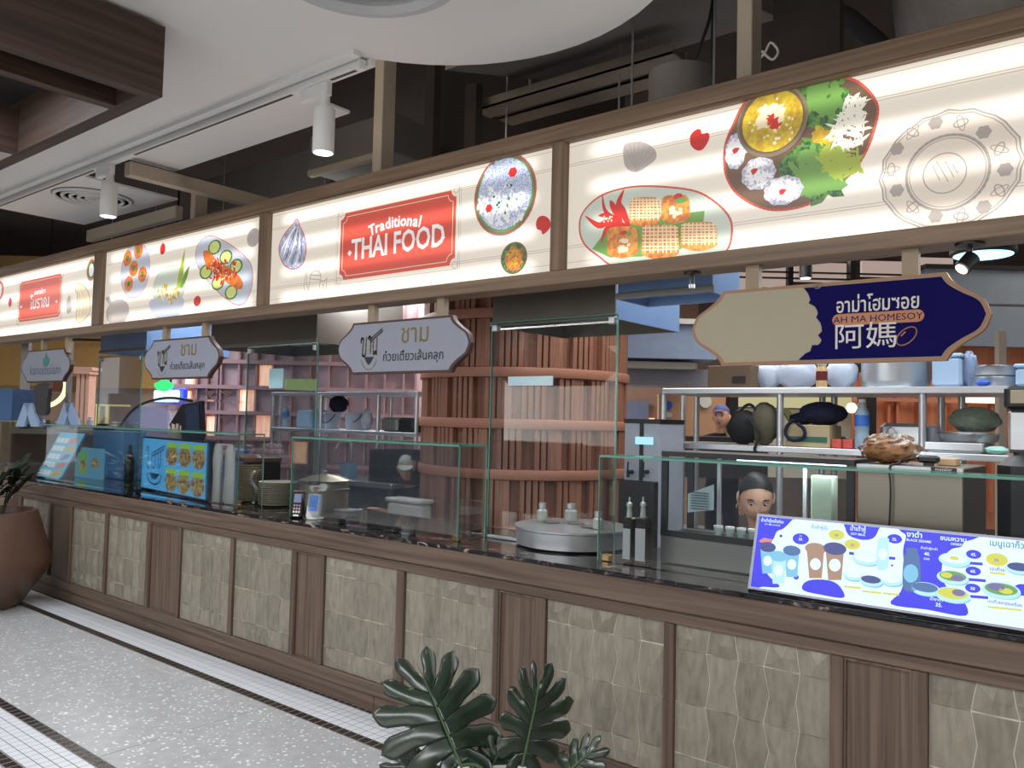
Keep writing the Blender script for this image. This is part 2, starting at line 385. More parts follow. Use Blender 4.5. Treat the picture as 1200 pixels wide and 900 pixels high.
# dark plenum above everything
M_['plen'] = mat('dark_plenum', (92, 82, 76), .95, var=.3, scale=2)
M_['plen2'] = mat('darker_plenum', (62, 55, 51), .95, var=.3, scale=2)
mb = MB(); mb.box(-26, 6, -4, 12, 4.6, 4.7); struct(mb.build('ceiling_soffit', M_['plen2']))
mb = MB(); mb.box(-26, 6, 12, 12.1, 0, 4.6); struct(mb.build('wall_back', M_['plen']))
mb = MB(); mb.box(-26, -25.9, -4, 12, 0, 4.6); struct(mb.build('wall_left', M_['plen']))
mb = MB(); mb.box(5.2, 5.3, -5, 12, 0, 4.6); struct(mb.build('wall_right', mat('mall_wall_cream', (206, 198, 186), .8)))
mb = MB(); mb.box(-26, 6, -5, -4.9, 0, 4.6); struct(mb.build('wall_front', mat('mall_wall_blue_grey', (168, 182, 200), .7)))

# dark wooden ceiling box with open slats
bx = thing('ceiling_box_frame', 'large dark brown wooden box frame hanging under the white ceiling', 'ceiling frame', (-5.3, .9, 2.9))
M_['boxw'] = wood('dark_oak_x', (50, 36, 30), (76, 55, 45), 'x', .6)
M_['boxy'] = wood('dark_oak_y', (50, 36, 30), (80, 58, 47), 'y', .6)
x0, x1, y0, y1 = -9.3, -3.265, .1, 1.675
mb = MB(); mb.box(x1 - .07, x1, y0, y1, 2.9, 3.2); mb.build('side_board', M_['boxy'], bx)
mb = MB(); mb.box(x0, x1 - .07, y1 - .07, y1, 2.9, 3.2); mb.build('side_board', M_['boxw'], bx)
mb = MB(); mb.box(x0, x1 - .07, y0, y0 + .07, 2.9, 3.2); mb.build('side_board', M_['boxw'], bx)
mb = MB(); mb.box(x0, x0 + .07, y0 + .07, y1 - .07, 2.9, 3.2); mb.build('side_board', M_['boxy'], bx)
for xc in (-3.56, -4.63, -5.7, -6.8, -7.9):
    mb = MB(); mb.box(xc - .03, xc + .03, y0 + .07, y1 - .07, 2.9, 3.12); mb.build('slat', M_['boxy'], bx)
mb = MB(); mb.box(x0 + .07, x1 - .07, y0 + .07, y1 - .07, 3.17, 3.2); mb.build('backing_board', M_['dark'], bx)

# round ceiling feature
rd = thing('round_ceiling_feature', 'round grey rimmed recess in the ceiling at the top edge', 'ceiling recess', (-2.11, 1.76, 3.2))
mb = MB(); mb.lathe((-2.11, 1.76, 3.1), [(.30, .12), (.285, .10), (.285, .02), (.31, 0), (.355, .01), (.365, .05), (.355, .12)], 48); mb.build('rim', mat('grey_rim', (180, 182, 186), .5), rd, True)
mb = MB(); mb.lathe((-2.11, 1.76, 3.2), [(.001, 0), (.285, .0), (.285, .02)], 40); mb.build('recess_plate', mat('olive_recess', (120, 112, 92), .7), rd)
mb = MB(); mb.lathe((-2.11, 1.76, 3.12), [(.15, .08), (.15, .0), (.18, 0), (.19, .08)], 40); mb.build('inner_ring', M_['whitepaint'], rd, True)

# posts and beams in the open ceiling
M_['beige'] = mat('beige_steel', (178, 164, 146), .6, var=.05)
def upright(x, w, z0, z1, lab):
    mb = MB(); mb.box(x - w / 2, x + w / 2, 3.06, 3.16, z0, z1, .004); return tag(mb.build('steel_post', M_['beige']), lab, 'post')
upright(-3.49, .075, 2.93, 4.58, 'beige steel post rising from signboard top by the end of the light track')
upright(-1.30, .065, 2.93, 4.58, 'beige steel post rising above the dish of yellow curry on the signboard')
upright(-5.46, .06, 2.93, 3.22, 'short beige steel post above signboard near the round air diffuser')
mb = MB(); mb.box(-5.25, -5.17, 2.46, 3.5, 3.10, 3.19, .004); tag(mb.build('ceiling_beam', M_['beige']), 'beige steel beam running back from the track spotlight to the signboard', 'beam')
mb = MB(); mb.box(-7.42, -5.9, 3.17, 3.23, 3.07, 3.17, .004); tag(mb.build('ceiling_rail', M_['beige']), 'beige angle rail along the edge of the board with the round diffuser', 'beam')
# cable trays: two long pale channels seen above the signboard centre
for (p0, p1, p2, Y, lab) in (((558, 128), (790, 54), None, 3.75, 'long pale metal cable tray under the round bulkhead, the upper of two'), ((585, 133), (800, 78), None, 4.0, 'long pale metal cable tray under the round bulkhead, the lower of two')):
    a = at(*p0, Y); b = at(*p1, Y); z = (a.z + b.z) / 2
    mb = MB(); mb.box(a.x, b.x, Y - .02, Y + .14, z - .03, z - .02); mb.box(a.x + .2, a.x + .212, Y + .05, Y + .062, z - .02, 4.59); mb.box(b.x - .2, b.x - .188, Y + .05, Y + .062, z - .02, 4.59); mb.box(a.x, b.x, Y - .02, Y - .01, z - .03, z + .03); mb.box(a.x, b.x, Y + .13, Y + .14, z - .03, z + .03)
    tag(mb.build('cable_tray', mat('tray_paint', (150, 138, 124), .7)), lab, 'cable tray')
# ducts and boards in the plenum
M_['duct'] = mat('grey_duct', (120, 116, 112), .75, var=.12, scale=3)
def slabY(name, x0, x1, z0, z1, Y, d, m, lab, cat):
    mb = MB(); mb.box(x0, x1, Y, Y + d, z0, z1, .01); return tag(mb.build(name, m), lab, cat)
slabY('air_duct', -7.2, -5.1, 3.32, 3.75, 4.0, .8, M_['duct'], 'broad grey air duct behind the board with the round diffuser', 'duct')
slabY('air_duct', -5.05, -4.15, 3.42, 3.7, 3.75, .45, M_['duct'], 'grey air duct behind the signboard post, with a flange along its lower edge', 'duct')
slabY('duct_flange', -5.0, -4.2, 3.37, 3.42, 3.7, .06, M_['beige'], 'pale metal flange strip running along the lower edge of a grey duct', 'rail')
# bulkhead underside wedge behind the round slab
mb = MB(); mb.prism([(-3.15, 3.25, 3.55), (-1.6, 3.25, 3.55), (-1.6, 4.25, 3.8), (-3.05, 4.25, 3.8)], (0, 0, 1), .04); tag(mb.build('sloping_panel', M_['duct']), 'sloping grey panel behind and above the round white bulkhead', 'panel')
for px, w in ((498, 16), (545, 18), (905, 60)):
    a = at(px, 120, 3.6); mb = MB(); mb.box(a.x, a.x + w * .005, 3.6, 3.66, 2.9, 4.59 if px == 498 else 3.62); tag(mb.build('plenum_stud', M_['plen2']), {498: 'dark upright stud behind the signboard, left of the yellowish stud', 545: 'dark yellowish upright stud above the signboard centre', 552: 'thin dark stud just right of the yellowish stud', 620: 'broad dark stud under the cable trays', 700: 'dark stud behind the lower cable tray', 905: 'wide dark board right of the tall beige post'}[px], 'stud')
# hanging cables
mb = MB(); mb.tube(smoothpts([tuple(at(x, y, 3.5)) for x, y in ((803, 118), (812, 80), (822, 50), (832, 20), (838, -20))], 4, False), .008)
tag(mb.build('hanging_cable', M_['black']), 'black cable hanging left of the tall beige post, slanting', 'cable')
mb = MB(); mb.tube(smoothpts([tuple(at(x, y, 3.5)) for x, y in ((836, 112), (834, 60), (835, 20), (834, -20))], 4, False), .006)
tag(mb.build('hanging_cable', M_['black']), 'black cable hanging straight down beside the tall beige post', 'cable')
mb = MB(); mb.tube(smoothpts([tuple(at(x, y, 3.6)) for x, y in ((880, 75), (895, 64), (903, 50), (912, 60), (905, 70), (893, 60))], 4, False), .006)
tag(mb.build('looped_cable', M_['white']), 'small loop of pale cable behind the tall beige post', 'cable')
# grey duct arch and the wrapped flexible duct at upper right
mb = MB(); mb.tube(smoothpts([tuple(at(x, y, 4.1)) for x, y in ((935, 60), (950, 22), (985, 18), (1015, 40), (1040, 62))], 5, False), .05, 10)
tag(mb.build('curved_pipe', mat('dusty_pipe', (70, 68, 70), .7), smooth=True), 'dark curved pipe in the ceiling void above the curry dish', 'pipe')
mb = MB(); c = at(1150, -20, 4.0); mb.lathe(c + Vector((.15, 0, -.36)), [(.05, -.02), (.36, .0), (.47, .12), (.49, .3), (.49, .7)], 22); 
for k in range(len(mb.v)): mb.v[k] += Vector((random.uniform(-.012, .012),) * 3)
tag(mb.build('wrapped_duct', mat('foil_wrap', (150, 144, 138), .35, .2, var=.2, scale=18, bump=.6), smooth=True), 'wide duct wrapped in grey plastic at the upper right corner', 'duct')

# ceiling air diffuser with rings
df = thing('air_diffuser', 'round white air diffuser of concentric rings in ceiling board', 'vent', (-6.42, 2.72, 3.2))
for i, r in enumerate((.27, .215, .16, .105, .05)):
    mb = MB(); mb.lathe((-6.42, 2.78, 3.198), [(r - .016, .016), (r - .012, .002), (r, 0), (r + .006, .004), (r + .008, .016)], 48); mb.build('ring', M_['whitepaint'], df, True)
mb = MB(); mb.lathe((-6.42, 2.78, 3.2145), [(.0, 0), (.285, 0), (.285, .005)], 48); mb.build('back_plate', mat('grey_slot', (120, 116, 112), .8), df)
# slot and spotlights of the track
tr = thing('light_track', 'white ceiling light track with a dark slot along the ceiling edge', 'light track', (-5, 2.40, 3.19))
mb = MB(); mb.box(-8.6, -2.83, 2.36, 2.405, 3.165, 3.21, .002); mb.build('rail', M_['white'], tr)
mb = MB()
for x0, x1 in ((-7.2, -5.5), (-4.95, -3.35), (-3.05, -2.87)): mb.box(x0, x1, 2.37, 2.386, 3.1635, 3.168)
mb.build('slot', M_['black'], tr)
M_['lamp'] = glow('lamp_face', (214, 224, 255), 9)
def tracklight(x, y, lab):
    t = thing('track_spotlight', lab, 'spotlight', (x, y, 2.9), 'white cylindrical spotlights on the ceiling track')
    mb = MB(); mb.box(x - .17, x + .03, y - .018, y + .018, 3.10, 3.165, .003); mb.build('adapter', M_['white'], t)
    mb = MB(); mb.cyl((x, y, 3.05), (x, y, 3.12), .026, .022, 16); mb.cyl((x, y, 3.03), (x, y, 3.06), .03, .03, 16); mb.build('neck', M_['white'], t, True)
    mb = MB(); mb.lathe((x, y, 2.825), [(.042, .004), (.048, 0), (.051, .003), (.051, .21), (.048, .215), (.0, .215)], 28); mb.build('housing', M_['white'], t, True)
    mb = MB(); mb.lathe((x, y, 2.826), [(.001, 0), (.044, 0), (.044, .004)], 24); mb.build('lens', M_['lamp'], t)
    spot('track_beam', (x, y, 2.82), 22, (.86, .92, 1), 62, r=.035)
tracklight(-3.10, 2.385, 'white cylindrical track spotlight nearest the viewer, in front of a dark opening')
tracklight(-5.28, 2.385, 'white cylindrical track spotlight beside the round air diffuser')
tracklight(-7.47, 2.385, 'white cylindrical track spotlight farthest along, cut by the left edge')

# ================================================================== COUNTER
XL, XR = -8.15, 2.2
cb = thing('service_counter', 'long food counter front of walnut frames and grey faceted tiles', 'counter', (-3, 3.2, 0))
mb = MB(); mb.box(XL, XR, 3.045, 3.6, .02, .90); mb.build('carcass', M_['dark'], cb)
mb = MB(); mb.box(XL, XR, 2.992, 3.05, .825, .925, .006); mb.build('apron_board', M_['rail'], cb)
mb = MB(); mb.box(XL, XR, 3.0, 3.05, .776, .822, .004); mb.build('top_rail', M_['rail'], cb)
mb = MB(); mb.box(XL, XR, 3.0, 3.05, .085, .155, .004); mb.build('bottom_rail', M_['rail'], cb)
for a, b in ((XL, -5.8), (-5.798, -3.32), (-3.318, -.9), (-.898, XR)):
    mb = MB(); mb.box(a, b - .001, 3.012, 3.06, 0, .083, .003); mb.build('base_board', M_['rail'], cb)
P = 1.575
tiles = [(-8.09, -7.50), (-7.048, -6.457), (-6.415, -5.802), (-5.329, -4.719), (-4.679, -4.068), (-3.763, -3.161), (-3.102, -2.492), (-2.185, -1.589), (-1.542, -.93), (-.614, -.01), (.03, .64), (.97, 1.57)]
woods = [(-7.459, -7.112), (-5.753, -5.362), (-4.035, -3.801), (-2.46, -2.238), (-.884, -.663), (.69, .92)]
edges = sorted([(XL, XL)] + tiles + woods + [(1.61, XR)])
for (a0, a1), (b0, b1) in zip(edges[:-1], edges[1:]):
    if b0 - a1 > .004: mb = MB(); mb.box(a1, b0, 3.0, 3.05, .156, .775, .003); mb.build('stile', M_['stile'], cb)
for a, b in woods + [(1.61, XR)]:
    mb = MB(); mb.box(a + .001, b - .001, 3.018, 3.04, .157, .774, .0); mb.build('wood_panel', M_['panel'], cb)
    mb = MB()
    for q in ((a + .001, a + .008, .157, .774), (b - .008, b - .001, .157, .774), (a + .008, b - .008, .766, .774), (a + .008, b - .008, .157, .165)): mb.box(q[0], q[1], 3.006, 3.019, q[2], q[3])
    mb.build('bead', M_['stile'], cb)
ROWZ = [.158, .266, .470, .678, .773]
for pi, (a, b) in enumerate(tiles):
    mb = MB(); mb.box(a + .001, b - .001, 3.0195, 3.04, .157, .774); pn = mb.build('tile_panel', M_['grout'], cb)
    n = 6 if b - a > .5 else 4; wd = .1175; x_start = a + .001
    random.seed(50 + pi)
    bnd = [a + .002] + [b - .002 - wd * (n - 1 - i) + wd * 0 for i in range(n - 1)] + [b - .002]
    bnd = [a + .002] + [b - .002 - wd * (n - i) for i in range(1, n)] + [b - .002]
    bnd = [x for i, x in enumerate(bnd) if i == 0 or x > a + .03]
    def bx_(i, z):
        if i == 0 or i == len(bnd) - 1: return bnd[i]
        ph = ((z - .06) / .204) % 1.0; tri = 1 - 4 * abs(ph - .5)   # -1 at row joints, +1 mid tile
        return bnd[i] + (.010 if i % 2 else -.010) * tri + (.002 * math.sin(i * 7 + z * 31))
    for r in range(4):
        z0, z1 = ROWZ[r] + .0022, ROWZ[r + 1] - .0022
        zm = {0: z0, 1: (z0 + z1) / 2, 2: (z0 + z1) / 2, 3: z1}[r]
        zs = [z0, (z0 + z1) / 2, z1]
        for i in range(len(bnd) - 1):
            vs = []; t1, t2 = random.uniform(.25, .42), random.uniform(.58, .75)
            for k, z in enumerate(zs):
                L0, R0 = bx_(i, z) + .0021, bx_(i + 1, z) - .0021
                d = R0 - L0
                zz = z + (random.uniform(-.002, .002) if k != 1 else 0)
                dep = (.014, .019, .014)[k] if True else 0
                for q, xx in enumerate((L0, L0 + d * (t1 + (.10 if k == 1 else 0)), L0 + d * (t2 - (.08 if k == 1 else 0)), R0)):
                    y = 3.0195 - ((random.uniform(.009, .018) if k == 1 else random.uniform(.003, .008)) if q in (1, 2) else .0024)
                    vs.append((xx, y, zz))
            bk = [(bx_(i, zs[0]) + .0014, 3.027, zs[0]), (bx_(i + 1, zs[0]) - .0014, 3.027, zs[0]), (bx_(i + 1, zs[1]) - .0014, 3.027, zs[1]), (bx_(i + 1, zs[2]) - .0014, 3.027, zs[2]), (bx_(i, zs[2]) + .0014, 3.027, zs[2]), (bx_(i, zs[1]) + .0014, 3.027, zs[1])]
            fs = []
            for k in range(2):
                for q in range(3):
                    o = k * 4 + q
                    fs += [(o, o + 1, o + 5), (o, o + 5, o + 4)] if (q + k + i) % 2 else [(o, o + 1, o + 4), (o + 1, o + 5, o + 4)]
            fs += [(12, 13, 3, 2, 1, 0), (13, 14, 7, 3), (14, 15, 11, 7), (15, 16, 8, 9, 10, 11), (16, 17, 4, 8), (17, 12, 0, 4)]
            mb = MB(); mb.add(vs + bk, fs); mb.build('tile', M_['tile'], pn)
random.seed(11)
ct = thing('countertop', 'black polished granite countertop with pale veins along the counter', 'countertop', (-3, 3.3, .9))
mb = MB(); mb.box(XL - .01, XR, 2.996, 3.72, .9255, .945, .003); mb.build('slab', M_['granite'], ct)

# ================================================================== SIGNBOARD
fr = thing('signboard_frame', 'long wooden frame holding the lit food panels above the counter', 'signboard frame', (-3, 3.2, 2.18))
FX0, FX1 = -10.9, 2.4
mb = MB(); mb.box(FX0, FX1, 2.955, 3.06, 2.862, 2.935, .004); mb.build('top_beam', M_['fascia'], fr)
mb = MB(); mb.box(FX0, FX1, 2.97, 3.06, 2.850, 2.862); mb.build('top_bead', M_['fascia'], fr)
mb = MB(); mb.box(FX0, FX1, 2.955, 3.06, 2.200, 2.262, .004); mb.build('bottom_beam', M_['fascia'], fr)
mb = MB(); mb.box(FX0, FX1, 3.0605, 3.13, 2.205, 2.93); mb.build('back_box', M_['fascia'], fr)
divs = [(-9.05, -8.9), (-6.765, -6.63), (-4.465, -4.385), (-2.17, -2.105), (.135, .20)]
divs = [(-9.04, -8.93), (-6.76, -6.635), (-4.47, -4.385), (-2.175, -2.105), (.135, .20)]
for a, b in divs:
    mb = MB(); mb.box(a, b, 2.958, 3.06, 2.262, 2.852, .004); mb.build('divider', M_['fasciav'], fr)
def litmat(name, rgb, k=1.0, noise=0, rgb2=None):
    """backlit print: tube glow painted into the emission at four heights, fading short of each divider"""
    m, t, b = base(name); N = t.nodes; L = t.links
    g = N.new('ShaderNodeNewGeometry'); sp = N.new('ShaderNodeSeparateXYZ'); L.new(g.outputs['Position'], sp.inputs[0])
    def mth(op, a, bb=None, c=None):
        n = N.new('ShaderNodeMath'); n.operation = op
        for i, v in enumerate((a, bb, c)):
            if v is None: continue
            if isinstance(v, (int, float)): n.inputs[i].default_value = v
            else: L.new(v, n.inputs[i])
        return n.outputs[0]
    z = mth('MULTIPLY', mth('SUBTRACT', sp.outputs['Z'], 2.303), 2 * math.pi / .163)
    c = mth('MULTIPLY_ADD', mth('COSINE', z), .5, .5); c = mth('POWER', c, 2.0)
    xx = mth('DIVIDE', mth('ADD', sp.outputs['X'], 2.14 + 2.28 * 10), 2.28); f = mth('FRACT', xx)
    d = mth('MULTIPLY', mth('MINIMUM', f, mth('SUBTRACT', 1, f)), 2.28)
    mk = N.new('ShaderNodeMapRange'); mk.interpolation_type = 'SMOOTHSTEP'; L.new(d, mk.inputs['Value']); mk.inputs['From Min'].default_value = .10; mk.inputs['From Max'].default_value = .24
    s = mth('MULTIPLY', c, mk.outputs[0]); s = mth('MULTIPLY_ADD', s, .95 * k, .70 * k)  # bright bands imitate the glow of tubes behind the sheet
    s = mth('MULTIPLY', s, .98)
    b.inputs['Base Color'].default_value = (.05, .05, .05, 1); b.inputs['Roughness'].default_value = .35
    if rgb2:
        tc = N.new('ShaderNodeTexCoord'); nz = N.new('ShaderNodeTexNoise'); nz.inputs['Scale'].default_value = noise; nz.inputs['Detail'].default_value = 3; L.new(tc.outputs['Object'], nz.inputs['Vector'])
        rp = N.new('ShaderNodeValToRGB'); rp.color_ramp.elements[0].position = .4; rp.color_ramp.elements[1].position = .6
        rp.color_ramp.elements[0].color = lin(rgb); rp.color_ramp.elements[1].color = lin(rgb2); L.new(nz.outputs['Fac'], rp.inputs['Fac']); L.new(rp.outputs['Color'], b.inputs['Emission Color'])
    else: b.inputs['Emission Color'].default_value = lin(rgb)
    L.new(s, b.inputs['Emission Strength']); return m
LIT = {}
def lm(name, rgb, k=1.0, noise=0, rgb2=None):
    if name not in LIT: LIT[name] = litmat('print_' + name, rgb, k, noise, rgb2)
    return LIT[name]
lm('paper', (255, 243, 226))
boxes = []
for i, ((a0, a1), (b0, b1)) in enumerate(zip([(-10.85, -10.85)] + divs, divs + [(2.38, 2.38)])):
    lab = ['lit signboard panel at the far left end beyond the frame', 'lit signboard panel with a red plaque lettered in Thai', 'lit signboard panel with tomato slices and a plate of limes', 'lit signboard panel with the red plaque reading Traditional Thai Food', 'lit signboard panel with fried parcels, curry platter and a scalloped plate outline', 'lit signboard panel past the scalloped plate, at the far right end'][i]
    t = thing('food_sign', lab, 'illuminated sign', ((a1 + b0) / 2, 3.0, 2.262), 'lit food panels of the signboard')
    mb = MB(); mb.box(a1 + .001, b0 - .001, 3.0, 3.02, 2.263, 2.849); mb.build('diffuser', LIT['paper'], t)
    mb = MB()
    for zz in (2.832, 2.752, 2.742, 2.376, 2.366, 2.300): mb.box(a1 + .002, b0 - .002, 2.9985, 2.9995, zz - .0012, zz + .0012)
    mb.build('printed_line', lm('rule', (196, 178, 160)), t)
    boxes.append(t)
# ================================================================== PRINTS ON THE LIT PANELS
SF = Surf((0, 3.0, 0), (1, 0, 0), (0, 0, 1))
def Q(region, s): return lambda x, y: SF.uv(region[0] + x / s, region[1] + y / s)
def rad(px, py, w, h):
    a = SF.uv(px - w / 2, py); b = SF.uv(px + w / 2, py); c = SF.uv(px, py - h / 2); d = SF.uv(px, py + h / 2)
    return (b[0] - a[0]) / 2, (c[1] - d[1]) / 2
lm('red', (226, 84, 66)); lm('redline', (212, 92, 74)); lm('plate', (196, 200, 212)); lm('plategreen', (206, 214, 198)); lm('grey', (172, 160, 152))
lm('greyfill', (184, 172, 166)); lm('orange', (226, 136, 50), 1, 60, (200, 84, 30)); lm('green', (98, 148, 60), 1, 75, (30, 84, 38)); lm('lime', (168, 184, 60)); lm('limepale', (214, 220, 130))
lm('yellow', (214, 186, 40), 1, 40, (190, 150, 30)); lm('white', (250, 248, 246)); lm('brown', (112, 84, 62)); lm('rim', (128, 112, 92)); lm('noodle', (222, 218, 226), 1, 80, (172, 168, 190))
lm('leaf', (112, 158, 72)); lm('parcel', (232, 160, 66), 1, 50, (206, 110, 40)); lm('cream', (246, 226, 186)); lm('chili', (210, 36, 26)); lm('shallot', (146, 156, 188), 1, 45, (206, 208, 226)); lm('shade', (100, 84, 84)); lm('sprout', (244, 238, 220)); lm('rice', (226, 230, 244), 1, 140, (150, 164, 204))
class Art:
    def __init__(s, q, S_, t): s.q = q; s.S = S_; s.t = t; s.l = .0025
    def e(s, name, mm, x, y, w, h, rot=0, n=28, l=None, wob=0, k=0, kind=None):
        mb = MB(); s._e(mb, x, y, w, h, rot, n, l, wob, k); o = mb.build(name, LIT[mm], s.t)
        if kind: o['kind'] = kind
        return o
    def _e(s, mb, x, y, w, h, rot=0, n=28, l=None, wob=0, k=0):
        px, py = s.q2(x, y); rx, ry = rad(px, py, w / s.S, h / s.S); s.bump(l); SF.ell(mb, SF.uv(px, py), rx, ry, s.l if l is None else l, n, rot, .0004, wob, k)
    def q2(s, x, y): return (s.q[0] + x / s.S, s.q[1] + y / s.S)
    def uv(s, x, y): return SF.uv(*s.q2(x, y))
    def bump(s, l):
        if l is None: s.l += .0005
    def r(s, name, mm, x, y, w, h, lw, rot=0, l=None, wob=0, k=0):
        mb = MB(); px, py = s.q2(x, y); rx, ry = rad(px, py, w / s.S, h / s.S); s.bump(l); SF.ring(mb, SF.uv(px, py), rx, ry, lw, s.l if l is None else l, 36, rot, wob, k); return mb.build(name, LIT[mm], s.t)
    def p(s, name, mm, pts, l=None, sm=False):
        mb = MB(); s.bump(l); P = [s.uv(*a) for a in pts]
        if sm: P = smoothpts(P, 5)
        SF.poly(mb, P, s.l if l is None else l); return mb.build(name, LIT[mm], s.t)
    def ln(s, name, mm, lines, lw, l=None, sm=False, closed=False):
        mb = MB(); s.bump(l)
        for pts in lines:
            P = [s.uv(*a) for a in pts]
            if sm: P = smoothpts(P, 5, closed)
            SF.line(mb, P, lw, s.l if l is None else l, closed)
        return mb.build(name, LIT[mm], s.t)
    def specks(s, name, mm, x, y, w, h, n, sz, l=None, long=1):
        mb = MB(); s.bump(l)
        for _ in range(n):
            a = random.uniform(0, 6.28); r = math.sqrt(random.random()); px, py = s.q2(x + w / 2 * r * math.cos(a), y + h / 2 * r * math.sin(a))
            SF.ell(mb, SF.uv(px, py), sz * random.uniform(.6, 1.3) * long, sz * random.uniform(.6, 1.2), s.l + random.uniform(0, .0004), 6, random.uniform(0, 3.1))
        o = mb.build(name, LIT[mm], s.t); o['kind'] = 'stuff'; return o
def plaque(a, L, R_, B, T, t, notch=.035):
    """red plaque with notched corners, white inner line and grey outer frame"""
    def outline(i):
        l, r, b, tt, n = L + i, R_ - i, B + i, T - i, notch
        P = []
        for cx, cz, a0 in ((l, b, 0), (l, tt, 270), (r, tt, 180), (r, b, 90)):
            for k in range(5): 
                g = math.radians(a0 + k * 22.5); P.append((cx + n * math.cos(g), cz + n * math.sin(g)))
        return P
    mb = MB(); a.bump(None); SF.poly(mb, outline(0), a.l); mb.build('plaque', LIT['red'], t)
    mb = MB(); a.bump(None); SF.line(mb, outline(.022), .004, a.l, True); mb.build('plaque_line', LIT['cream'], t)
    mb = MB(); a.bump(None); o = -.022
    SF.line(mb, [(L + o, B + o), (L + o, T - o), (R_ - o, T - o), (R_ - o, B + o)], .003, a.l, True)
    SF.line(mb, [(L + o - .012, B + o - .012), (L + o - .012, T - o + .012), (R_ - o + .012, T - o + .012), (R_ - o + .012, B + o - .012)], .002, a.l, True)
    for cx, cz in ((L, B), (L, T), (R_, T), (R_, B)): SF.ring(mb, (cx, cz), .018, .018, .003, a.l, 12)
    mb.build('plaque_frame', LIT['greyfill'], t)
LW = .004
# ---- panel with Thai plaque
a = Art((0, 280), 7.5, boxes[1]); t = boxes[1]
L = a.uv(170, 560)[0]; Rr = a.uv(540, 500)[0]; plaque(a, L, Rr, a.uv(300, 715)[1], a.uv(300, 355)[1], t, .03)
c = a.uv(352, 600); SF.text('โบราณ', (c[0], c[1] - .005), .155, LIT['white'], t, 'lettering', a.l + .001, bold=.012)
c = a.uv(355, 485); SF.text('อาหารไทย', (c[0], c[1]), .062, LIT['white'], t, 'lettering', a.l + .001, bold=.01)
for x, y in ((190, 598), (502, 550)): a.e('plaque_dot', 'white', x, y, 20, 26, n=4)
a.e('bowl_print', 'redline', 808, 275, 80, 190); a.e('bowl_inside', 'green', 808, 275, 66, 160); a.e('bowl_filling', 'white', 810, 275, 42, 110)
a.e('bowl_print', 'redline', 5, 455, 66, 160); a.e('bowl_filling', 'white', 2, 455, 44, 120)
a.e('chilli_print', 'chili', 97, 558, 28, 84)
a.p('leaf_print', 'greyfill', [(607, 510), (625, 500), (632, 560), (640, 610), (625, 645), (600, 655), (592, 580)], sm=True)
a.p('hen_print', 'cream', [(670, 440), (690, 400), (720, 395), (760, 430), (790, 480), (805, 560), (800, 640), (760, 700), (705, 735), (680, 700), (685, 600), (690, 500)], sm=True)
a.ln('hen_outline', 'rim', [[(670, 440), (690, 400), (720, 395), (760, 430), (790, 480), (805, 560), (800, 640), (760, 700), (705, 735), (680, 700), (685, 600), (690, 500)]], .006, sm=True, closed=True)
a.ln('hen_feathers', 'greyfill', [[(700, 470), (715, 560), (705, 680)], [(735, 470), (750, 560), (735, 690)], [(765, 500), (775, 580), (760, 670)]], .005, sm=True)
# ---- panel with limes
a = Art((0, 260), 3.6, boxes[2])
a.e('plate_print', 'plate', 572, 205, 122, 230); a.r('plate_rim', 'redline', 572, 205, 122, 230, LW)
for x, y in ((540, 155), (586, 122), (566, 198), (603, 222), (545, 262)): a.e('tomato_slice', 'orange', x, y, 36, 66, l=a.l + .0006)
a.l += .001
for x, y in ((540, 155), (586, 122), (566, 198), (603, 222), (545, 262)): a.e('tomato_heart', 'green', x, y, 14, 24, l=a.l + .0006)
a.e('pan_print', 'greyfill', 498, 382, 96, 112); a.p('pan_handle', 'greyfill', [(448, 322), (462, 314), (480, 345), (468, 358)]); a.r('pan_ring', 'grey', 500, 395, 62, 60, .003)
a.e('bowl_print', 'plategreen', 716, 275, 136, 180); a.r('bowl_rim', 'grey', 716, 275, 136, 180, .004); a.p('bowl_foot', 'plate', [(640, 330), (655, 400), (700, 412), (755, 400), (775, 320)], sm=True)
a.specks('yellow_beans', 'yellow', 712, 305, 95, 80, 46, .014); a.specks('white_beans', 'cream', 712, 305, 85, 70, 30, .011)
a.p('pandan_leaf', 'lime', [(750, 280), (762, 200), (786, 112), (780, 200), (772, 280)]); a.p('pandan_leaf', 'leaf', [(764, 275), (785, 215), (808, 178), (795, 235), (775, 280)])
a.e('chilli_print', 'chili', 692, 115, 22, 48); a.e('chilli_print', 'chili', 838, 335, 30, 44)
a.p('oval_plate', 'plate', [(840, 100), (880, 62), (930, 70), (1010, 120), (1065, 180), (1072, 260), (1045, 335), (1000, 350), (930, 300), (860, 220), (832, 160)], sm=True)
a.ln('oval_plate_rim', 'redline', [[(840, 100), (880, 62), (930, 70), (1010, 120), (1065, 180), (1072, 260), (1045, 335), (1000, 350), (930, 300), (860, 220), (832, 160)]], .005, sm=True, closed=True)
for x, y in ((912, 108), (960, 150), (1003, 188), (876, 212), (926, 258), (982, 298)): a.e('lime_slice', 'green', x, y, 54, 62, l=a.l + .0006)
for x, y in ((912, 108), (960, 150), (1003, 188), (876, 212), (926, 258), (982, 298)): a.e('lime_flesh', 'limepale', x, y, 42, 48, l=a.l + .0012)
a.l += .0016
a.p('red_topping', 'orange', [(865, 130), (890, 125), (930, 170), (990, 205), (1030, 250), (1025, 285), (990, 275), (930, 230), (880, 190)], sm=True)
a.specks('topping_bits', 'chili', 945, 205, 130, 110, 44, .012, long=1.5); a.specks('topping_bits', 'cream', 950, 200, 120, 90, 22, .008)
a.e('shell_print', 'greyfill', 1078, 68, 54, 78)
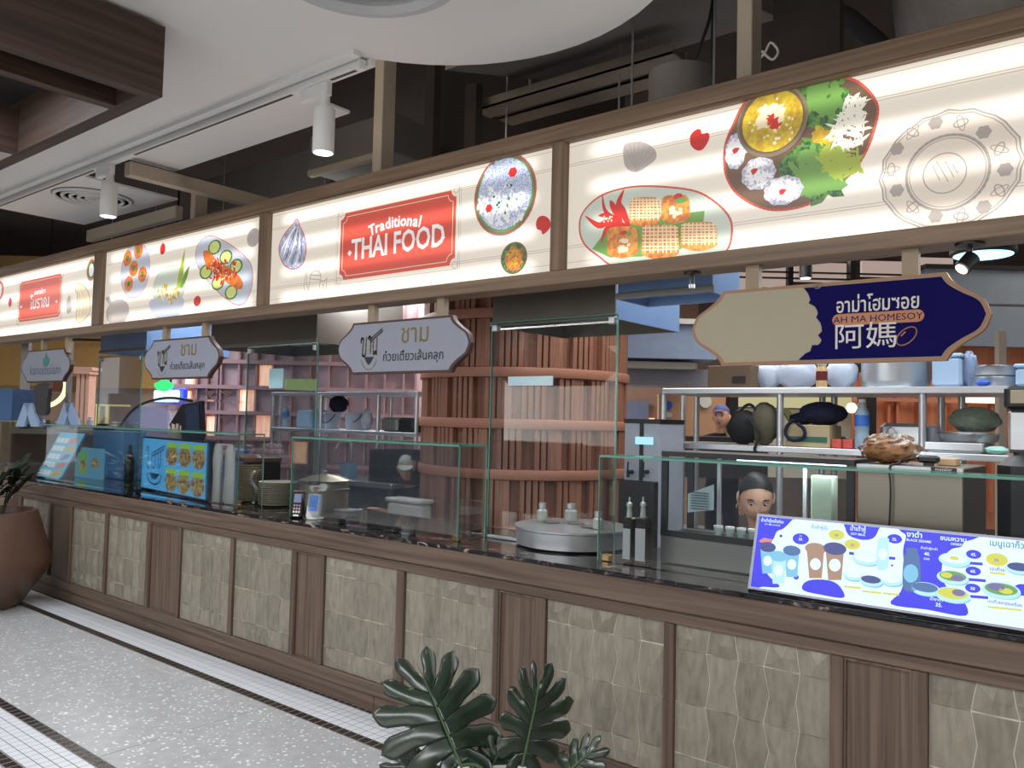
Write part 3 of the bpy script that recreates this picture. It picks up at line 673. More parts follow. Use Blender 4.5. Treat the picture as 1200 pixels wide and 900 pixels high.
# ---- panel with the Thai food plaque
a = Art((380, 210), 6.667, boxes[3]); t = boxes[3]
L = a.uv(128, 520)[0]; Rr = a.uv(1030, 380)[0]; T = a.uv(185, 265)[1]; B = a.uv(180, 785)[1]; plaque(a, L, Rr, B, T, t, .036)
c = a.uv(562, 545); SF.text('THAI FOOD', (c[0], c[1] - .022), .166, LIT['white'], t, 'lettering', a.l + .001, bold=.02, sx=.82)
# arched word, letter by letter
word = 'Traditional'; wd = [.050, .034, .044, .047, .022, .028, .022, .046, .046, .044, .022]; tot = sum(wd); c = a.uv(553, 375); acc = 0
for ch, ww in zip(word, wd):
    p = (acc + ww / 2 - tot / 2); acc += ww; th = p / .75
    SF.text(ch, (c[0] + .75 * math.sin(th), c[1] - .75 * (1 - math.cos(th)) + .0), .088, LIT['white'], t, 'lettering', a.l + .001, rot=-th, bold=.022)
for x, y in ((203, 578), (932, 457)): a.e('plaque_dot', 'white', x, y, 34, 46, n=4)
a = Art((300, 180), 5, t); a.l = .0025
sh = [(243, 385), (262, 430), (285, 480), (297, 560), (280, 640), (225, 678), (170, 655), (140, 590), (142, 530), (175, 465), (215, 420)]
a.p('shallot_print', 'shallot', sh, sm=True); a.ln('shallot_outline', 'redline', [sh], .007, sm=True, closed=True)
a.ln('shallot_stripe', 'white', [[(235, 430), (195, 500), (165, 600)], [(245, 450), (225, 540), (190, 640)], [(258, 470), (258, 560), (235, 650)], [(225, 440), (175, 520), (152, 575)]], .008, sm=True)
a.ln('shallot_stripe', 'shade', [[(240, 440), (210, 520), (178, 620)], [(252, 460), (242, 550), (212, 650)], [(268, 500), (272, 580), (255, 640)]], .006, sm=True)
a.ln('kettle_print', 'grey', [[(300, 870), (325, 710), (340, 690), (372, 690), (385, 715), (365, 862)], [(355, 690), (352, 672), (365, 655), (380, 672), (376, 690)], [(320, 712), (385, 716)], [(318, 735), (383, 740)], [(298, 690), (290, 740), (285, 790), (300, 815)], [(305, 700), (300, 760), (308, 800)], [(385, 750), (408, 745), (420, 730), (415, 780), (400, 850)], [(392, 765), (400, 770), (385, 850)]], .0042)
a = Art((520, 160), 4.74, t); a.l = .0026
a.e('rice_bowl_print', 'rim', 340, 325, 340, 444); a.r('rice_bowl_rim', 'redline', 340, 325, 340, 444, .006); a.e('rice_bowl_garnish', 'leaf', 340, 325, 312, 412); a.e('rice_print', 'rice', 340, 320, 296, 392)
a.specks('rice_grains', 'white', 330, 380, 270, 240, 130, .009, long=1.8); a.specks('rice_grains', 'rice', 350, 230, 230, 190, 90, .010, long=1.8); a.specks('herb_bits', 'green', 340, 345, 200, 200, 12, .008); 
a.e('chilli_slice', 'chili', 388, 200, 50, 58, n=6); a.e('chilli_slice', 'chili', 256, 400, 40, 50, n=6)
a.e('noodle_bowl_print', 'brown', 395, 676, 146, 178); a.e('noodle_bowl_leaf', 'green', 395, 676, 130, 160); a.specks('noodle_strands', 'orange', 398, 680, 90, 118, 90, .006, long=3); a.specks('noodle_strands', 'yellow', 396, 680, 80, 100, 30, .004, long=3)
a.p('chilli_print', 'chili', [(535, 450), (565, 443), (595, 465), (598, 505), (575, 535), (555, 545), (548, 525), (525, 515), (520, 480)], sm=True)
# ---- panel with parcels, curry platter and scalloped plate
t = boxes[4]; a = Art((660, 180), 5.4545, t)
sh = [(388, -45), (430, -70), (500, -75), (560, -50), (595, -10), (590, 40), (520, 95), (470, 120), (420, 105), (392, 60)]
a.p('shell_print', 'greyfill', sh, sm=True); a.ln('shell_ribs', 'grey', [[(470, 115), (x, y)] for x, y in ((398, -40), (425, -62), (455, -70), (490, -72), (525, -62), (558, -42), (585, -10))], .004)
a.p('chilli_print', 'chili', [(815, -110), (850, -150), (880, -152), (890, -125), (930, -130), (935, -90), (900, -30), (860, -18), (820, -50)], sm=True)
pl = [(108, 480), (130, 380), (230, 280), (380, 225), (560, 210), (820, 235), (960, 300), (1060, 400), (1082, 500), (1050, 620), (940, 700), (600, 760), (330, 720), (240, 665), (140, 580)]
a.p('oval_plate', 'plategreen', pl, sm=True); a.ln('oval_plate_rim', 'redline', [pl], .008, sm=True, closed=True)
a.p('banana_leaf', 'leaf', [(190, 610), (290, 480), (640, 400), (908, 368), (900, 440), (760, 610), (500, 660), (300, 665)])
def curve_chili(pts, wmax):
    mb = MB(); a.bump(None); P = smoothpts([a.uv(*p) for p in pts], 5, False); k = len(P) - 1; Lp = []; Rp = []
    for i, p in enumerate(P):
        q = P[min(i + 1, k)]; o = P[max(i - 1, 0)]; dx, dy = q[0] - o[0], q[1] - o[1]; n_ = math.hypot(dx, dy) or 1; ww = wmax * math.sin(math.pi * (.12 + .86 * i / k)) / 2
        Lp.append((p[0] - dy / n_ * ww, p[1] + dx / n_ * ww)); Rp.append((p[0] + dy / n_ * ww, p[1] - dx / n_ * ww))
    SF.poly(mb, Lp + Rp[::-1], a.l); mb.build('red_chilli', LIT['chili'], t)
for pts, ww in (([(430, 480), (300, 440), (230, 460), (145, 400)], .032), ([(420, 470), (330, 420), (270, 360), (255, 258)], .020), ([(430, 478), (390, 380), (360, 320), (395, 230)], .034), ([(420, 480), (300, 470), (265, 520), (248, 580)], .020), ([(380, 440), (330, 350), (305, 300)], .030), ([(400, 470), (300, 400), (230, 400)], .026)): curve_chili(pts, ww)
a.specks('chilli_seeds', 'cream', 290, 430, 90, 60, 9, .005)
def parcel(x0, y0, x1, y1, net):
    pts = [(x0 + 12, y0 + 15), ((x0 + x1) / 2, y0), (x1 - 15, y0 + 12), (x1, (y0 + y1) / 2 + 20), (x1 - 10, y1 - 30), ((x0 + x1) / 2, y1), (x0 + 8, y1 - 25), (x0, (y0 + y1) / 2)]
    a.p('fried_parcel', 'parcel', pts, sm=True)
    if net:
        L_ = []
        for i in range(8): f = (i + .5) / 8; L_.append([(x0 + 12 + f * (x1 - x0 - 24), y0 + 8), (x0 + 6 + f * (x1 - x0 - 12) + 4 * math.sin(i * 2), y1 - 42)])
        for i in range(7): f = (i + .3) / 7; L_.append([(x0 + 6, y0 + 14 + f * (y1 - y0 - 56)), (x1 - 6, y0 + 12 + f * (y1 - y0 - 56) + 5 * math.sin(i * 3))])
        a.ln('egg_net', 'cream', L_, .0052)
    else: a.specks('parcel_glaze', 'cream', (x0 + x1) / 2, (y0 + y1) / 2 + 20, (x1 - x0) * .5, (y1 - y0) * .4, 14, .010)
parcel(430, 282, 628, 470, True); parcel(635, 268, 818, 452, False); parcel(292, 470, 488, 672, False); parcel(512, 458, 748, 678, True); parcel(762, 442, 992, 628, True)
a.e('chilli_slice', 'chili', 745, 278, 60, 40, n=7); a.e('herb_leaf', 'leaf', 762, 305, 80, 40, n=9); a.e('chilli_slice', 'chili', 398, 510, 46, 30, n=7); a.e('herb_leaf', 'leaf', 432, 515, 36, 30, n=7)
a = Art((835, 80), 5, t); a.l = .004
pl = [(205, 190), (120, 340), (75, 470), (80, 620), (150, 740), (280, 815), (405, 832), (560, 800), (700, 720), (830, 600), (920, 450), (970, 270), (950, 180), (880, 100), (790, 60), (600, 40), (380, 80)]
a.p('platter_print', 'brown', pl, sm=True); a.ln('platter_rim', 'redline', [pl], .009, sm=True, closed=True)
a.specks('herb_leaves', 'green', 600, 600, 330, 270, 60, .034, long=1.6); a.specks('herb_leaves', 'leaf', 620, 610, 290, 240, 50, .018, long=2.2)
a.specks('lettuce', 'green', 650, 190, 230, 250, 34, .040); a.specks('lettuce', 'leaf', 650, 190, 200, 210, 34, .016, long=1.8)
a.specks('long_beans', 'lime', 750, 540, 230, 190, 70, .008, long=4); a.specks('pickles', 'yellow', 660, 400, 130, 90, 40, .007, long=3)
a.specks('bean_sprouts', 'sprout', 800, 360, 210, 210, 80, .005, long=6); a.specks('bean_sprouts', 'sprout', 840, 240, 130, 150, 46, .005, long=5)
for x, y, ww, hh in ((140, 490, 120, 210), (275, 620, 200, 190), (420, 720, 230, 170)):
    a.e('noodle_nest', 'noodle', x, y, ww, hh, wob=.05, k=9); a.specks('noodle_strands', 'white', x, y, ww * .75, hh * .75, 60, .005, long=3.4)
for x, y in ((143, 487), (252, 607), (417, 727)): a.e('red_flower', 'chili', x, y, 44, 34, rot=.4, n=8, wob=.2, k=3)
a.e('curry_bowl', 'rim', 355, 315, 415, 420); a.e('curry_bowl_line', 'brown', 352, 312, 385, 385); a.e('curry_print', 'yellow', 357, 315, 355, 355)
a.specks('curry_garnish', 'cream', 350, 300, 140, 150, 26, .013, long=1.7); a.specks('curry_garnish', 'chili', 365, 320, 60, 110, 10, .010, long=1.8); a.specks('curry_bits', 'cream', 357, 315, 300, 300, 22, .006)
a = Art((800, 0), 3, t); a.l = .003
a.e('scalloped_plate', 'greyfill', 935, 598, 500, 415, wob=.02, k=16, n=96).active_material = lm('plateveil', (246, 230, 212), .9)
a.r('scalloped_rim', 'grey', 935, 598, 500, 415, .005, wob=.02, k=16); a.r('scalloped_rim', 'grey', 935, 598, 476, 394, .0035, wob=.02, k=16); a.r('plate_well', 'grey', 930, 608, 292, 262, .009); a.r('plate_well', 'grey', 930, 608, 270, 240, .003); a.r('plate_centre', 'grey', 922, 610, 152, 140, .004)
mb = MB(); a.bump(None)
for i in range(14):
    g = 2 * math.pi * i / 14; x, y = 935 + 200 * math.cos(g), 598 + 168 * math.sin(g); c = a.uv(x, y)
    if i % 2: SF.ring(mb, c, .012, .022, .004, a.l, 12, g); SF.ring(mb, c, .028, .01, .003, a.l, 12, g)
    else: SF.ell(mb, c, .022, .022, a.l, 20, 0, .0004, .1, 6)
mb.build('plate_motif', LIT['grey'], t)['kind'] = 'stuff'
a.ln('plate_shine', 'grey', [[(880, 585), (905, 635)], [(895, 570), (935, 640)], [(925, 570), (955, 625)], [(950, 580), (968, 610)]], .003)

# ================================================================== HANGING SHOP SIGNS
M_['signwood'] = mat('dark_sign_edge', (72, 44, 34), .5)
M_['signwhite'] = mat('cool_white_board', (140, 144, 157), .5, var=.03)
M_['signcream'] = mat('cream_board', (160, 152, 128), .55, var=.03)
M_['signedge2'] = mat('tan_sign_edge', (150, 112, 82), .5)
M_['navy'] = mat('navy_paint', (14, 9, 76), .85, var=.05, spec=.15)
M_['ink'] = mat('black_ink', (34, 32, 36), .5)
M_['gold'] = mat('gold_ink', (118, 102, 58), .45)
M_['posts'] = mat('beige_hanger', (150, 132, 110), .6)
def shape(cx, cz, w, h, c=.13, k=0):
    """plate with sides that bulge between concave shoulders"""
    hw, hh = w / 2 - k, h / 2 - k
    half = [(hw - c, hh), (hw - c * .86, hh * .80), (hw - c * .55, hh * .58), (hw - c * .16, hh * .34), (hw, 0)]
    q = smoothpts(half, 5, False)
    R_ = q + [(x, -z) for x, z in q[::-1][1:]]
    return [(cx + x, cz + z) for x, z in R_] + [(cx - x, cz + z) for x, z in R_[::-1]]
def sign(name, lab, cx, w, h, cz, face, edge, posts):
    t = thing(name, lab, 'sign', (cx, 3.0, cz - h / 2), 'shop signs hanging under the signboard')
    P = shape(cx, cz, w, h)
    mb = MB(); mb.prism([(x, 3.02, z) for x, z in P[::-1]], (0, -1, 0), .03); mb.build('board_edge', edge, t)
    P = shape(cx, cz, w, h, .13, .012); mb = MB(); mb.prism([(x, 2.991, z) for x, z in P[::-1]], (0, -1, 0), .004); mb.build('face', face, t)
    for x in posts: mb = MB(); mb.box(x - .026, x + .026, 2.995, 3.03, cz + h / 2 - .04, 2.1995); mb.build('hanger', M_['posts'], t)
    return t
SG = Surf((0, 2.987, 0), (1, 0, 0), (0, 0, 1))
ZC = 1.96
# noodle shop signs (two alike)
def cham(cx):
    def ln(lines, w, m, name):
        mb = MB()
        for pts in lines: SG.line(mb, smoothpts([(cx + x, ZC + z) for x, z in pts], 4, False), w, .001)
        return mb.build(name, m, t)
    t = sign('hanging_sign', 'x', cx, 1.02, .29, ZC, M_['signwhite'], M_['signwood'], (cx - .24, cx + .29))
    ln([[(-.305, .03), (-.30, .055), (-.285, .045), (-.29, -.03), (-.28, -.045), (-.265, -.03), (-.262, .06)], [(-.245, .05), (-.235, .065), (-.225, .045), (-.225, -.03)], [(-.205, .05), (-.20, -.035), (-.185, -.02), (-.175, -.035), (-.175, .05)]], .010, M_['gold'], 'logo_letters')
    mb = MB(); SG.line(mb, [(cx - .235, ZC + .045), (cx - .135, ZC + .10)], .008, .0015); SG.line(mb, [(cx - .225, ZC + .035), (cx - .13, ZC + .088)], .008, .0015); mb.build('logo_chopsticks', M_['ink'], t)
    mb = MB(); SG.poly(mb, [(cx - .275, ZC - .05), (cx - .195, ZC - .05), (cx - .22, ZC - .085), (cx - .235, ZC - .095), (cx - .25, ZC - .085)], .001); mb.build('logo_bowl', M_['ink'], t)
    mb = MB(); SG.line(mb, [(cx - .235 + .062 * math.cos(g), ZC - .055 + .065 * math.sin(g)) for g in [math.radians(190 + k * 16) for k in range(11)]], .004, .001); mb.build('logo_arc', M_['gold'], t)
    SG.text('ชาม', (cx + .12, ZC + .018), .14, M_['gold'], t, 'lettering', .001, bold=.008)
    SG.text('ก๋วยเตี๋ยวเส้นคลุก', (cx + .105, ZC - .076), .066, M_['ink'], t, 'lettering', .001, bold=.012)
    return t
cham(-3.18)['label'] = 'white bulging-sided noodle shop sign hanging in front of the wood-clad column'
cham(-5.42)['label'] = 'white noodle shop sign hanging above the till and the straw cups'
# dessert shop sign
t = sign('hanging_sign', 'white sign with a green water drop emblem reading kanomsiam, above the tilted menu', -7.69, 1.02, .29, ZC, M_['signwhite'], M_['signwood'], (-7.79, -7.29))
M_['teal'] = mat('teal_ink', (60, 122, 118), .5)
mb = MB(); SG.poly(mb, smoothpts([(-7.665, ZC + .12), (-7.64, ZC + .075), (-7.60, ZC + .06), (-7.605, ZC + .02), (-7.63, ZC - .005), (-7.665, ZC - .01), (-7.70, ZC - .005), (-7.725, ZC + .02), (-7.73, ZC + .06), (-7.69, ZC + .075)], 4), .001); mb.build('emblem', M_['teal'], t)
SG.text('kanomsiam', (-7.68, ZC - .075), .125, mat('grey_blue_ink', (82, 94, 118), .5), t, 'lettering', .001, bold=.006, sx=1.15)
# soy milk shop sign, cream and navy
cx, w = -.952, 1.05
t = sign('hanging_sign', 'cream and navy sign lettered Ah Ma Homesoy, nearest of the hanging signs', cx, w, .295, ZC, M_['signcream'], M_['signedge2'], (-1.23, -.67))
E1 = shape(cx, ZC, w, .295, .13, .014); xr = sorted([p for p in E1 if p[0] > cx], key=lambda p: -p[1])
q = lambda x, y: SG.uv(880 + x / 3.334, 240 + y / 3.334)
lf = [(q(205, 320)[0], ZC + .1335), q(222, 345), q(232, 372), q(226, 385), q(250, 398), q(262, 425), q(255, 440), q(272, 462), q(277, 495), q(262, 510), q(276, 528), q(262, 548), q(240, 548), q(232, 572), q(214, 580), (q(185, 605)[0], ZC - .1335)]
lf2 = smoothpts(lf, 2, False)
mb = MB(); SG.poly(mb, lf2 + xr[::-1], .0006, .0006); mb.build('navy_field', M_['navy'], t)
M_['signink'] = mat('pale_lettering', (206, 202, 194), .5); M_['signtan'] = mat('tan_lettering', (178, 116, 74), .5)
q = lambda x, y: SG.uv(880 + x / 3.334, 240 + y / 3.334)
c = q(492, 408); SG.text('อาม่าโฮมซอย', (c[0], c[1] - .004), .072, M_['signink'], t, 'lettering', .0022, bold=.012, sx=.74)
c = q(492, 442); P = []
for sx_, a0 in ((1, -90), (-1, 90)):
    for k in range(9): g = math.radians(a0 + k * 22.5); P.append((c[0] + sx_ * .13 + .021 * math.cos(g), c[1] + .021 * math.sin(g)))
mb = MB(); SG.poly(mb, P, .0014, .0006); mb.build('name_pill', M_['signtan'], t)
SG.text('AH MA HOMESOY', (c[0], c[1] - .0115), .033, M_['navy'], t, 'lettering', .0022, bold=0, sx=1.1)
c = q(446, 520); SG.text('阿媽', (c[0], c[1] - .028), .098, M_['signink'], t, 'lettering', .0022, bold=.002, sx=1.12)
c = q(608, 513); mb = MB(); SG.ring(mb, c, .036, .024, .004, .0016, 26, .75, .06, 2); SG.line(mb, [(c[0] - .016, c[1] + .002), (c[0] - .004, c[1] + .014)], .004, .0016); mb.build('bean_logo', M_['signtan'], t)
c = q(262, 318); mb = MB(); SG.ring(mb, c, .012, .008, .003, .0016, 14, .3); mb.build('curl_mark', M_['signcream'], t)
# ================================================================== BEHIND THE COUNTER: COLUMN
random.seed(21)
def X(px, py, Y): return at(px, py, Y).x
def Z(px, py, Y): return at(px, py, Y).z
def rect(px0, px1, py0, py1, Y):
    cx_, cy_ = (px0 + px1) / 2, (py0 + py1) / 2
    return X(px0, cy_, Y), X(px1, cy_, Y), Z(cx_, py1, Y), Z(cx_, py0, Y)
def boxY(name, px0, px1, py0, py1, Y, d, m, parent=None, b=.003, z0=None, z1=None):
    x0, x1, a, c = rect(px0, px1, py0, py1, Y); z0 = a if z0 is None else z0; z1 = c if z1 is None else z1
    mb = MB(); mb.box(x0, x1, Y, Y + d, z0, z1, b); return mb.build(name, m, parent)
def boxF(name, px0, px1, py0, py1, D, d, m, parent=None):
    """box square to the line of sight, for stalls standing at an angle across the hall"""
    p0 = far(px0, (py0 + py1) / 2, D); p1 = far(px1, (py0 + py1) / 2, D); z1 = far((px0 + px1) / 2, py0, D).z; z0 = far((px0 + px1) / 2, py1, D).z
    c = (p0 + p1) / 2; mb = MB(); mb.obox((c.x, c.y, (z0 + z1) / 2) , RT, Vector((0, 0, 1)), FW, (p1 - p0).length, z1 - z0, d)
    if parent is None: pass
    for v in mb.v: v += FW * (d / 2)
    return mb.build(name, m, parent)
M_['clad'] = wood('terracotta_cladding', (112, 72, 58), (144, 99, 81), 'z', .6, 26)
M_['slatw'] = wood('terracotta_slat', (130, 87, 70), (162, 115, 95), 'z', .55, 30)
M_['ringw'] = mat('terracotta_ring', (166, 115, 94), .55, var=.08)
a0, a1 = far(491, 550, 1), far(734, 550, 1)
d0, d1 = (a0 - CO), (a1 - CO); d0.z = d1.z = 0; d0.normalize(); d1.normalize(); bis = (d0 + d1).normalized(); phi = d0.angle(d1) / 2
CL = 6.5; CC = bis * CL; CR = CL * math.sin(phi)
col = struct(thing('column', None, None, (CC.x, CC.y, 0)))
mb = MB(); mb.lathe((CC.x, CC.y, 0), [(CR - .055, 0), (CR - .055, 3.05)], 64); mb.build('core', M_['clad'], col, True); mb = MB(); mb.lathe((CC.x, CC.y, 0), [(CR - .06, 3.051), (CR - .06, 4.58)], 48); mb.build('upper_core', M_['plen2'], col, True)  # upper core coloured dark to imitate the unlit void above
rz = [.39, .80, far(612, 557, CL - CR).z, far(612, 497, CL - CR).z, far(612, 436, CL - CR).z, far(612, 436, CL - CR).z + .42, 2.87]
for z in rz:
    mb = MB(); mb.lathe((CC.x, CC.y, z - .035), [(CR - .06, 0), (CR + .008, 0), (CR + .012, .006), (CR + .012, .064), (CR + .008, .07), (CR - .06, .07)], 72); mb.build('ring', M_['ringw'], col, True)
proto = {}
zz = [0.02] + rz
angc = math.atan2(-bis.y, -bis.x)
for li in range(1, 7):
    z0, z1 = zz[li] + .035, (zz[li + 1]) - .035
    if z1 > 3.2: continue
    me = bpy.data.meshes.new('slat'); q = MB(); q.box(CR - .055, CR - .005, -.017, .017, z0, z1, .004); me.from_pydata(q.v, [], q.f); me.materials.append(M_['slatw'])
    mw = bpy.data.meshes.new('slat_wide'); q = MB(); q.box(CR - .055, CR - .012, -.04, .04, z0, z1, .004); mw.from_pydata(q.v, [], q.f); mw.materials.append(M_['slatw'])
    for k in range(-5, 6):
        base_a = angc + k * math.radians(19) + (li % 2) * math.radians(7)
        for j, off in enumerate((0, 3.3, 6.6, 9.9)):
            o = bpy.data.objects.new('slat', mw if j == 3 and (k + li) % 2 else me); COL.objects.link(o); o.parent = col; o.rotation_euler = (0, 0, base_a + math.radians(off))
# ================================================================== EXTRACTOR HOODS AND TALL GLASS
M_['hoodst'] = mat('hood_steel', (128, 124, 116), .35, .6, var=.1, scale=4)
M_['hoodin'] = mat('hood_underside', (222, 220, 208), .4, .3, var=.1, scale=6)
M_['hoodblue'] = mat('blue_reflection_steel', (120, 152, 196), .35, .3, var=.12, scale=5)  # blue reflected light painted into the steel colour
def hood(x0, x1, Y, z0, m, lab, h=.85, d=.9):
    t = thing('extractor_hood', lab, 'extractor hood', ((x0 + x1) / 2, Y + d / 2, z0))
    mb = MB(); mb.box(x0, x1, Y, Y + .012, z0, z0 + h, .002); mb.box(x0, x0 + .012, Y + .012, Y + d, z0, z0 + h); mb.box(x0 + .012, x1 - .012, Y + d - .012, Y + d, z0, z0 + h); mb.build('canopy', m, t); mb = MB(); mb.box(x1 - .012, x1, Y + .012, Y + d, z0, z0 + h); mb.build('side_panel', M_['hoodblue'] if x1 > -3 else m, t)
    mb = MB(); mb.box(x0 - .01, x1 + .01, Y - .012, Y, z0, z0 + .03, .002); mb.build('lip', M_['steeldark'], t)
    mb = MB()
    mb.box(x0 + .013, x1 - .013, Y + .013, Y + d - .013, z0 + .10, z0 + .112); mb.build('filter_plate', M_['hoodin'], t)
    mb = MB(); mb.cyl(((x0 + x1) / 2, Y + d / 2, z0 + h), ((x0 + x1) / 2, Y + d / 2, 3.31), .16, n=20); mb.build('flue', M_['duct'], t, True); mb = MB()
    for x in (x0 + .03, x1 - .03): mb.cyl((x, Y + .05, z0 + h), (x, Y + .05, 4.59), .006, n=6)
    mb.build('hanging_rod', M_['steel'], t)
    return t
hood(X(577, 375, 3.75), X(721, 350, 3.75), 3.75, Z(650, 378, 3.75), M_['hoodst'], 'grey steel extractor hood over the noodle boiler in front of the column', .85, .75)
hood(X(247, 400, 3.9), X(371, 392, 3.9), 3.9, Z(310, 405, 3.9), M_['hoodst'], 'dark steel extractor hood over the tall stacks of bowls on the left stall')
hood(X(118, 400, 3.9), X(172, 392, 3.9), 3.9, Z(150, 412, 3.9), M_['hoodblue'], 'small bluish steel hood at the far left beside the mustard wall')
hood(X(724, 345, 3.42), X(835, 335, 3.42), 3.42, Z(775, 347, 3.42), M_['hoodblue'], 'steel hood with blue reflected light painted in, left of the cream and navy sign', .7, .3)
def pane(name, x0, x1, y0, y1, z0, z1, parent, ex=True):
    mb = MB(); mb.box(x0, x1, y0, y1, z0, z1); g = mb.build(name, M_['glass'], parent)
    return g
def tallglass(px0, px1, pt0, Y, lab):
    x0, x1, z1 = X(px0, 450, Y), X(px1, 450, Y), Z((px0 + px1) / 2, pt0, Y)
    t = thing('glass_partition', lab, 'glass screen', ((x0 + x1) / 2, Y, .945))
    pane('glass_pane', x0 + .004, x1 - .004, Y, Y + .008, .947, z1, t)
    mb = MB()
    for x in (x0, x1): mb.box(x - .004, x + .004, Y, Y + .009, .946, z1)
    mb.box(x0, x1, Y, Y + .009, z1, z1 + .006); mb.build('polished_edge', M_['glassedge'], t)
    mb = MB(); mb.box(x0 + .01, x0 + .05, Y - .012, Y + .02, z1 - .05, z1 - .01, .004); mb.box(x1 - .05, x1 - .01, Y - .012, Y + .02, z1 - .05, z1 - .01, .004); mb.build('clamp', M_['steel'], t)
    return t
tg = tallglass(575, 722, 374, 3.70, 'tall clear glass screen in front of the column and noodle boiler')
mb = MB(); x0, x1, z0, z1 = rect(596, 648, 441, 452, 3.695); mb.box(x0, x1, 3.690, 3.698, z0, z1); 
o = mb.build('label_sticker', mat('pale_blue_label', (196, 222, 230), .6), tg)
tg = tallglass(289, 371, 405, 3.70, 'tall clear glass screen on the left stall with a pale blue notice')
mb = MB(); x0, x1, z0, z1 = rect(316, 332, 432, 455, 3.695); mb.box(x0, x1, 3.690, 3.698, z0, z1); mb.build('notice', mat('pale_blue_notice', (170, 206, 214), .6), tg)
tallglass(115, 165, 417, 3.70, 'tall clear glass screen at the far left beside the glowing shop sign')
# ================================================================== SNEEZE GUARDS ON THE COUNTER
def guard(x0, x1, y, lab, zt=1.43, dep=.24, left=True, right=True):
    t = thing('sneeze_guard', lab, 'glass guard', ((x0 + x1) / 2, y, .945))
    pane('front_pane', x0, x1, y, y + .008, .950, zt, t)
    pane('top_pane', x0, x1, y, y + dep, zt + .001, zt + .009, t)
    mb = MB(); mb.box(x0, x1, y - .004, y + .0, zt, zt + .010); mb.box(x0, x1, y + dep, y + dep + .003, zt, zt + .010)
    for x, f in ((x0, left), (x1, right)):
        if f: mb.box(x - .004, x, y, y + .009, .947, zt + .01); mb.box(x - .004, x, y, y + dep, zt + .001, zt + .009); mb.box(x - .003, x + .003, y + dep - .004, y + dep, .947, zt)
    mb.build('polished_edge', M_['glassedge'], t)
    for x, f in ((x0, left), (x1, right)):
        if f:
            s_ = 1 if x == x0 else -1
            pane('side_pane', x + s_ * .001, x + s_ * .008, y + .01, y + dep - .005, .950, zt - .001, t)
            mb = MB(); mb.box(x + s_ * .012, x + s_ * .05, y + .012, y + .05, .946, .975, .004); mb.build('brass_clamp', mat('brass', (190, 150, 78), .3, .8), t)
    for k in range(1, 3):
        xx = x0 + (x1 - x0) * k / 3; mb = MB(); mb.box(xx - .02, xx + .02, y + .01, y + .04, .946, .98, .004); mb.build('clamp', M_['blackmetal'], t)
    return t
guard(-8.95, -4.82, 3.10, 'low glass guard on the counter along the two left stalls', 1.435, .2, left=False)
guard(-4.275, -2.852, 3.13, 'low glass guard on the counter in front of the card readers and big pot', 1.435, .22)
guard(-2.03, 1.2, 3.19, 'low glass guard on the counter behind the long lit menu board', 1.42, .14, right=False)
# ================================================================== LIT MENU BOARD ON THE COUNTER
M_['screenblue'] = glow('menu_blue', (34, 30, 226), 1.1); M_['screenwhite'] = glow('menu_white', (208, 236, 255), 1.25); M_['mcyan'] = glow('menu_cyan', (120, 196, 232), 1.0)
M_['mpale'] = glow('menu_pale_cyan', (176, 226, 246), 1.1); M_['myel'] = glow('menu_yellow', (214, 214, 70), 1.0); M_['mtan'] = glow('menu_tan', (176, 140, 116), .9); M_['mteal'] = glow('menu_teal', (60, 150, 190), .9)
M_['mgreen'] = glow('menu_green', (110, 176, 90), .8); M_['mdkblue'] = glow('menu_dark_blue', (56, 72, 150), .8); M_['mpurple'] = glow('menu_purple', (126, 116, 176), .8); M_['mred'] = glow('menu_coral', (224, 130, 130), 1); M_['mslate'] = glow('menu_slate', (66, 112, 176), .9)
bl = Vector((-1.262, 3.05, .952)); tl = at(889, 600, 3.14); up_ = Vector((0, tl.y - bl.y, tl.z - bl.z)).normalized(); H_ = .295
mt = thing('menu_board', 'long lit blue and white drinks menu board leaning on the counter edge', 'menu board', (-.6, 3.06, .945))
MS = Surf((0, 3.05, .952), (1, 0, 0), up_)
x0m, x1m = -1.255, .62
def mslab(name, a, b, c, d, l0, l1, m):
    mb = MB(); mb.prism([MS.pt(a, c, l0), MS.pt(b, c, l0), MS.pt(b, d, l0), MS.pt(a, d, l0)], MS.n, l1 - l0); return mb.build(name, m, mt)
mslab('casing', x0m, x1m, 0, H_, -.022, -.001, M_['steeldark'])
mslab('screen', x0m + .008, x1m - .008, .008, H_ - .008, -.001, .0005, M_['screenwhite'])
mb = MB()
for a_, b_, c_, d_ in ((x0m, x1m, 0, .008), (x0m, x1m, H_ - .008, H_), (x0m, x0m + .008, .008, H_ - .008), (x1m - .008, x1m, .008, H_ - .008)):
    mb.prism([MS.pt(a_, c_, -.001), MS.pt(b_, c_, -.001), MS.pt(b_, d_, -.001), MS.pt(a_, d_, -.001)], MS.n, .005)
mb.build('bezel', mat('grey_blue_bezel', (150, 152, 168), .4, .3), mt)
mb = MB(); mb.box(x0m, x1m, 3.055, 3.085, .9455, .952); mb.build('foot_strip', M_['blackmetal'], mt)
mq = lambda x, y: MS.uv(860 + x / 3.529, 580 + y / 3.529)
def mp(name, m, pts, l, sm=True):
    mb = MB(); P = [mq(*p) for p in pts]; P = smoothpts(P, 4) if sm else P
    P = [(min(max(a, x0m + .009), x1m - .009), min(max(b, .009), H_ - .009)) for a, b in P]
    MS.poly(mb, P, l, .0003); return mb.build(name, m, mt)
def me_(name, m, x, y, w, h, l, wob=0, k=0, n=22, rot=0):
    mb = MB(); MS.ell(mb, mq(x, y), w / 3.529 * .0033 * .5 * 1.06, h / 3.529 * .0033 * .5, l, n, rot, .0003, wob, k); return mb.build(name, m, mt)
def scx(y): return 1
